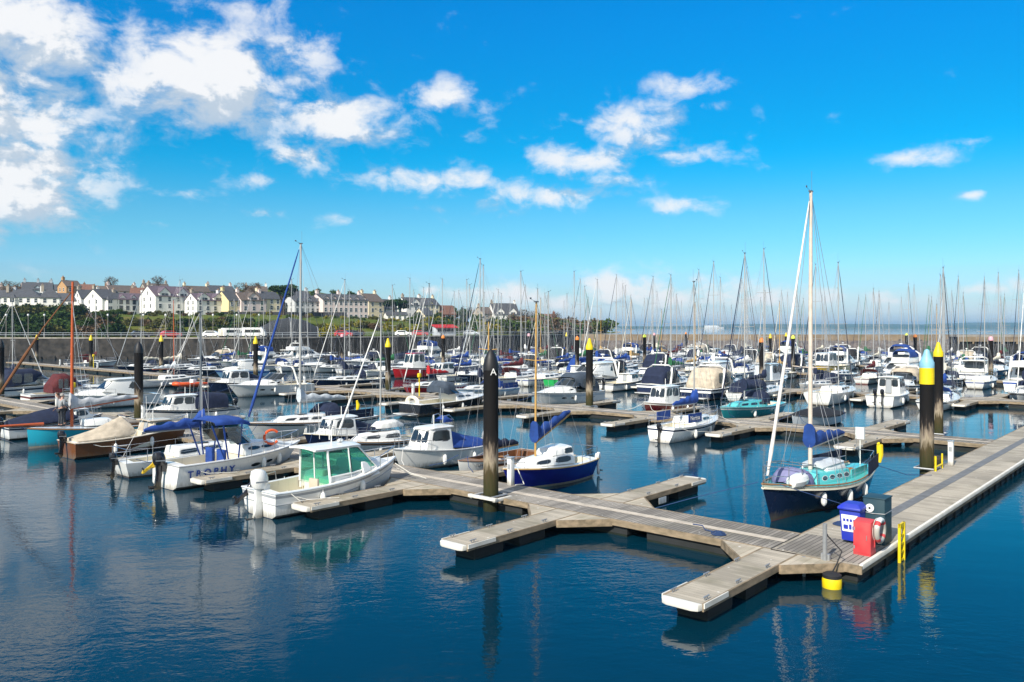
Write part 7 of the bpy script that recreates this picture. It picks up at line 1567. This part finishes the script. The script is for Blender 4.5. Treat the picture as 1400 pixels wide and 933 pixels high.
for x, w_, zt_ in ((-6, 3.25, 2.45), (0, 4.06, 4.56), (6, 3.25, 2.45)): fr.tube(arch(x, w_, 0, zt_), .09, 6)
fr.build('hoop', GALV, dm)
kx = at_px(634, 296); ks = empty('kiosk', (kx, shore_y(kx) + 10, 4.19), R(25), 'kiosk with bright red awning on the promenade', 'kiosk')
MB().box((0, 0, 1.2), (5.6, 2.4, 2.4)).build('body', gel('pale'), ks, bevel=.04); MB().hexa([(-3.1, -2.4, 2.1), (3.1, -2.4, 2.1), (3.1, 1.3, 2.75), (-3.1, 1.3, 2.75), (-3.1, -2.4, 2.25), (3.1, -2.4, 2.25), (3.1, 1.3, 3.0), (-3.1, 1.3, 3.0)]).build('awning', canvas('red'), ks); MB().box((0, -1.21, 1.45), (4.4, .04, 1.0)).build('hatch', DGLASS, ks)
# railing on the sea wall
ra = empty('promenade_railing', (0, 0, 0), 0, 'thin pale railing on top of the sea wall', 'railing'); rm = MB(); pm = MB()
pts = [(x, shore_y(x) + .15) for x in range(-200, 22, 4)]
for z in (4.9, 5.3): rm.tube([(x, y, z) for x, y in pts], .035, 4)
for x, y in pts: pm.tube([(x, y, 4.3), (x, y, 5.3)], .035, 4)
rm.build('rail', gel('pale'), ra); pm.build('post', gel('pale'), ra)

# ------------------------------------------------------------------ far shore across the lough, ferry, haze
FARM = bpy.data.materials.new('far_fields'); FARM.use_nodes = True; nt, N, L = nodes_of(FARM); b = N['Principled BSDF']; b.inputs['Roughness'].default_value = 1; b.inputs['Specular IOR Level'].default_value = 0
tc = N.new('ShaderNodeTexCoord'); vo = N.new('ShaderNodeTexVoronoi'); vo.inputs['Scale'].default_value = .006; mp = N.new('ShaderNodeMapping'); mp.inputs['Scale'].default_value = (1, .5, 1); L.new(tc.outputs['Object'], mp.inputs[0]); L.new(mp.outputs[0], vo.inputs['Vector'])
rp = N.new('ShaderNodeValToRGB'); sp = N.new('ShaderNodeSeparateColor'); L.new(vo.outputs['Color'], sp.inputs[0]); L.new(sp.outputs[0], rp.inputs[0]); e = rp.color_ramp.elements; e[0].color = (.03, .06, .03, 1); e[1].color = (.14, .15, .07, 1); q = e.new(.5); q.color = (.06, .10, .035, 1); L.new(rp.outputs[0], b.inputs['Base Color'])
vs = []; fs = []; nx = 90; rows = [(0, -2), (250, 12), (700, 30), (1300, 46), (2200, 56), (3200, 40)]
q = random.Random(5); hx = [sum(a * math.sin(i * f + ph) for a, f, ph in ((.20, .11, 1), (.13, .27, 2), (.07, .61, .5), (.03, 1.7, 0))) for i in range(nx)]
for i in range(nx):
    x = -2600 + i * 110
    for dy, z in rows: vs.append((x, 5400 + dy + q.uniform(-40, 40), z * (.62 + hx[i]) + (q.uniform(-2, 2) if z > 10 else 0)))
for i in range(nx - 1):
    for j in range(len(rows) - 1): fs.append((i * 6 + j, (i + 1) * 6 + j, (i + 1) * 6 + j + 1, i * 6 + j + 1))
tag(MB().add(vs, fs).build('hills', FARM, ang=60), kind='structure')
fy = empty('ferry', (at_px(975, 4200), 4200, 0), 0, 'distant white ferry beyond the breakwater', 'ferry')
MB().prism([(-52, -8), (44, -8), (56, 0), (44, 8), (-52, 8)], -1, 9).build('hull', gel('white'), fy); MB().hexa([(-48, -7, 9), (30, -7, 9), (30, 7, 9), (-48, 7, 9), (-46, -6, 17), (24, -6, 17), (24, 6, 17), (-46, 6, 17)]).build('superstructure', gel('white'), fy); MB().box((-25, 0, 20), (8, 6, 7)).build('funnel', gel('royal'), fy)
if HAZE:
    hm = bpy.data.materials.new('haze_air'); hm.use_nodes = True; nt, N, L = nodes_of(hm); N.remove(N['Principled BSDF'])
    pv = N.new('ShaderNodeVolumePrincipled'); pv.inputs['Color'].default_value = (.42, .74, 1, 1); pv.inputs['Density'].default_value = HAZE; pv.inputs['Anisotropy'].default_value = .2; L.new(pv.outputs[0], N['Material Output'].inputs['Volume'])
    hz = MB().box((0, 4400, 29), (7800 * 2, 9200, 64)).build('haze', hm, ang=0); tag(hz, kind='stuff')
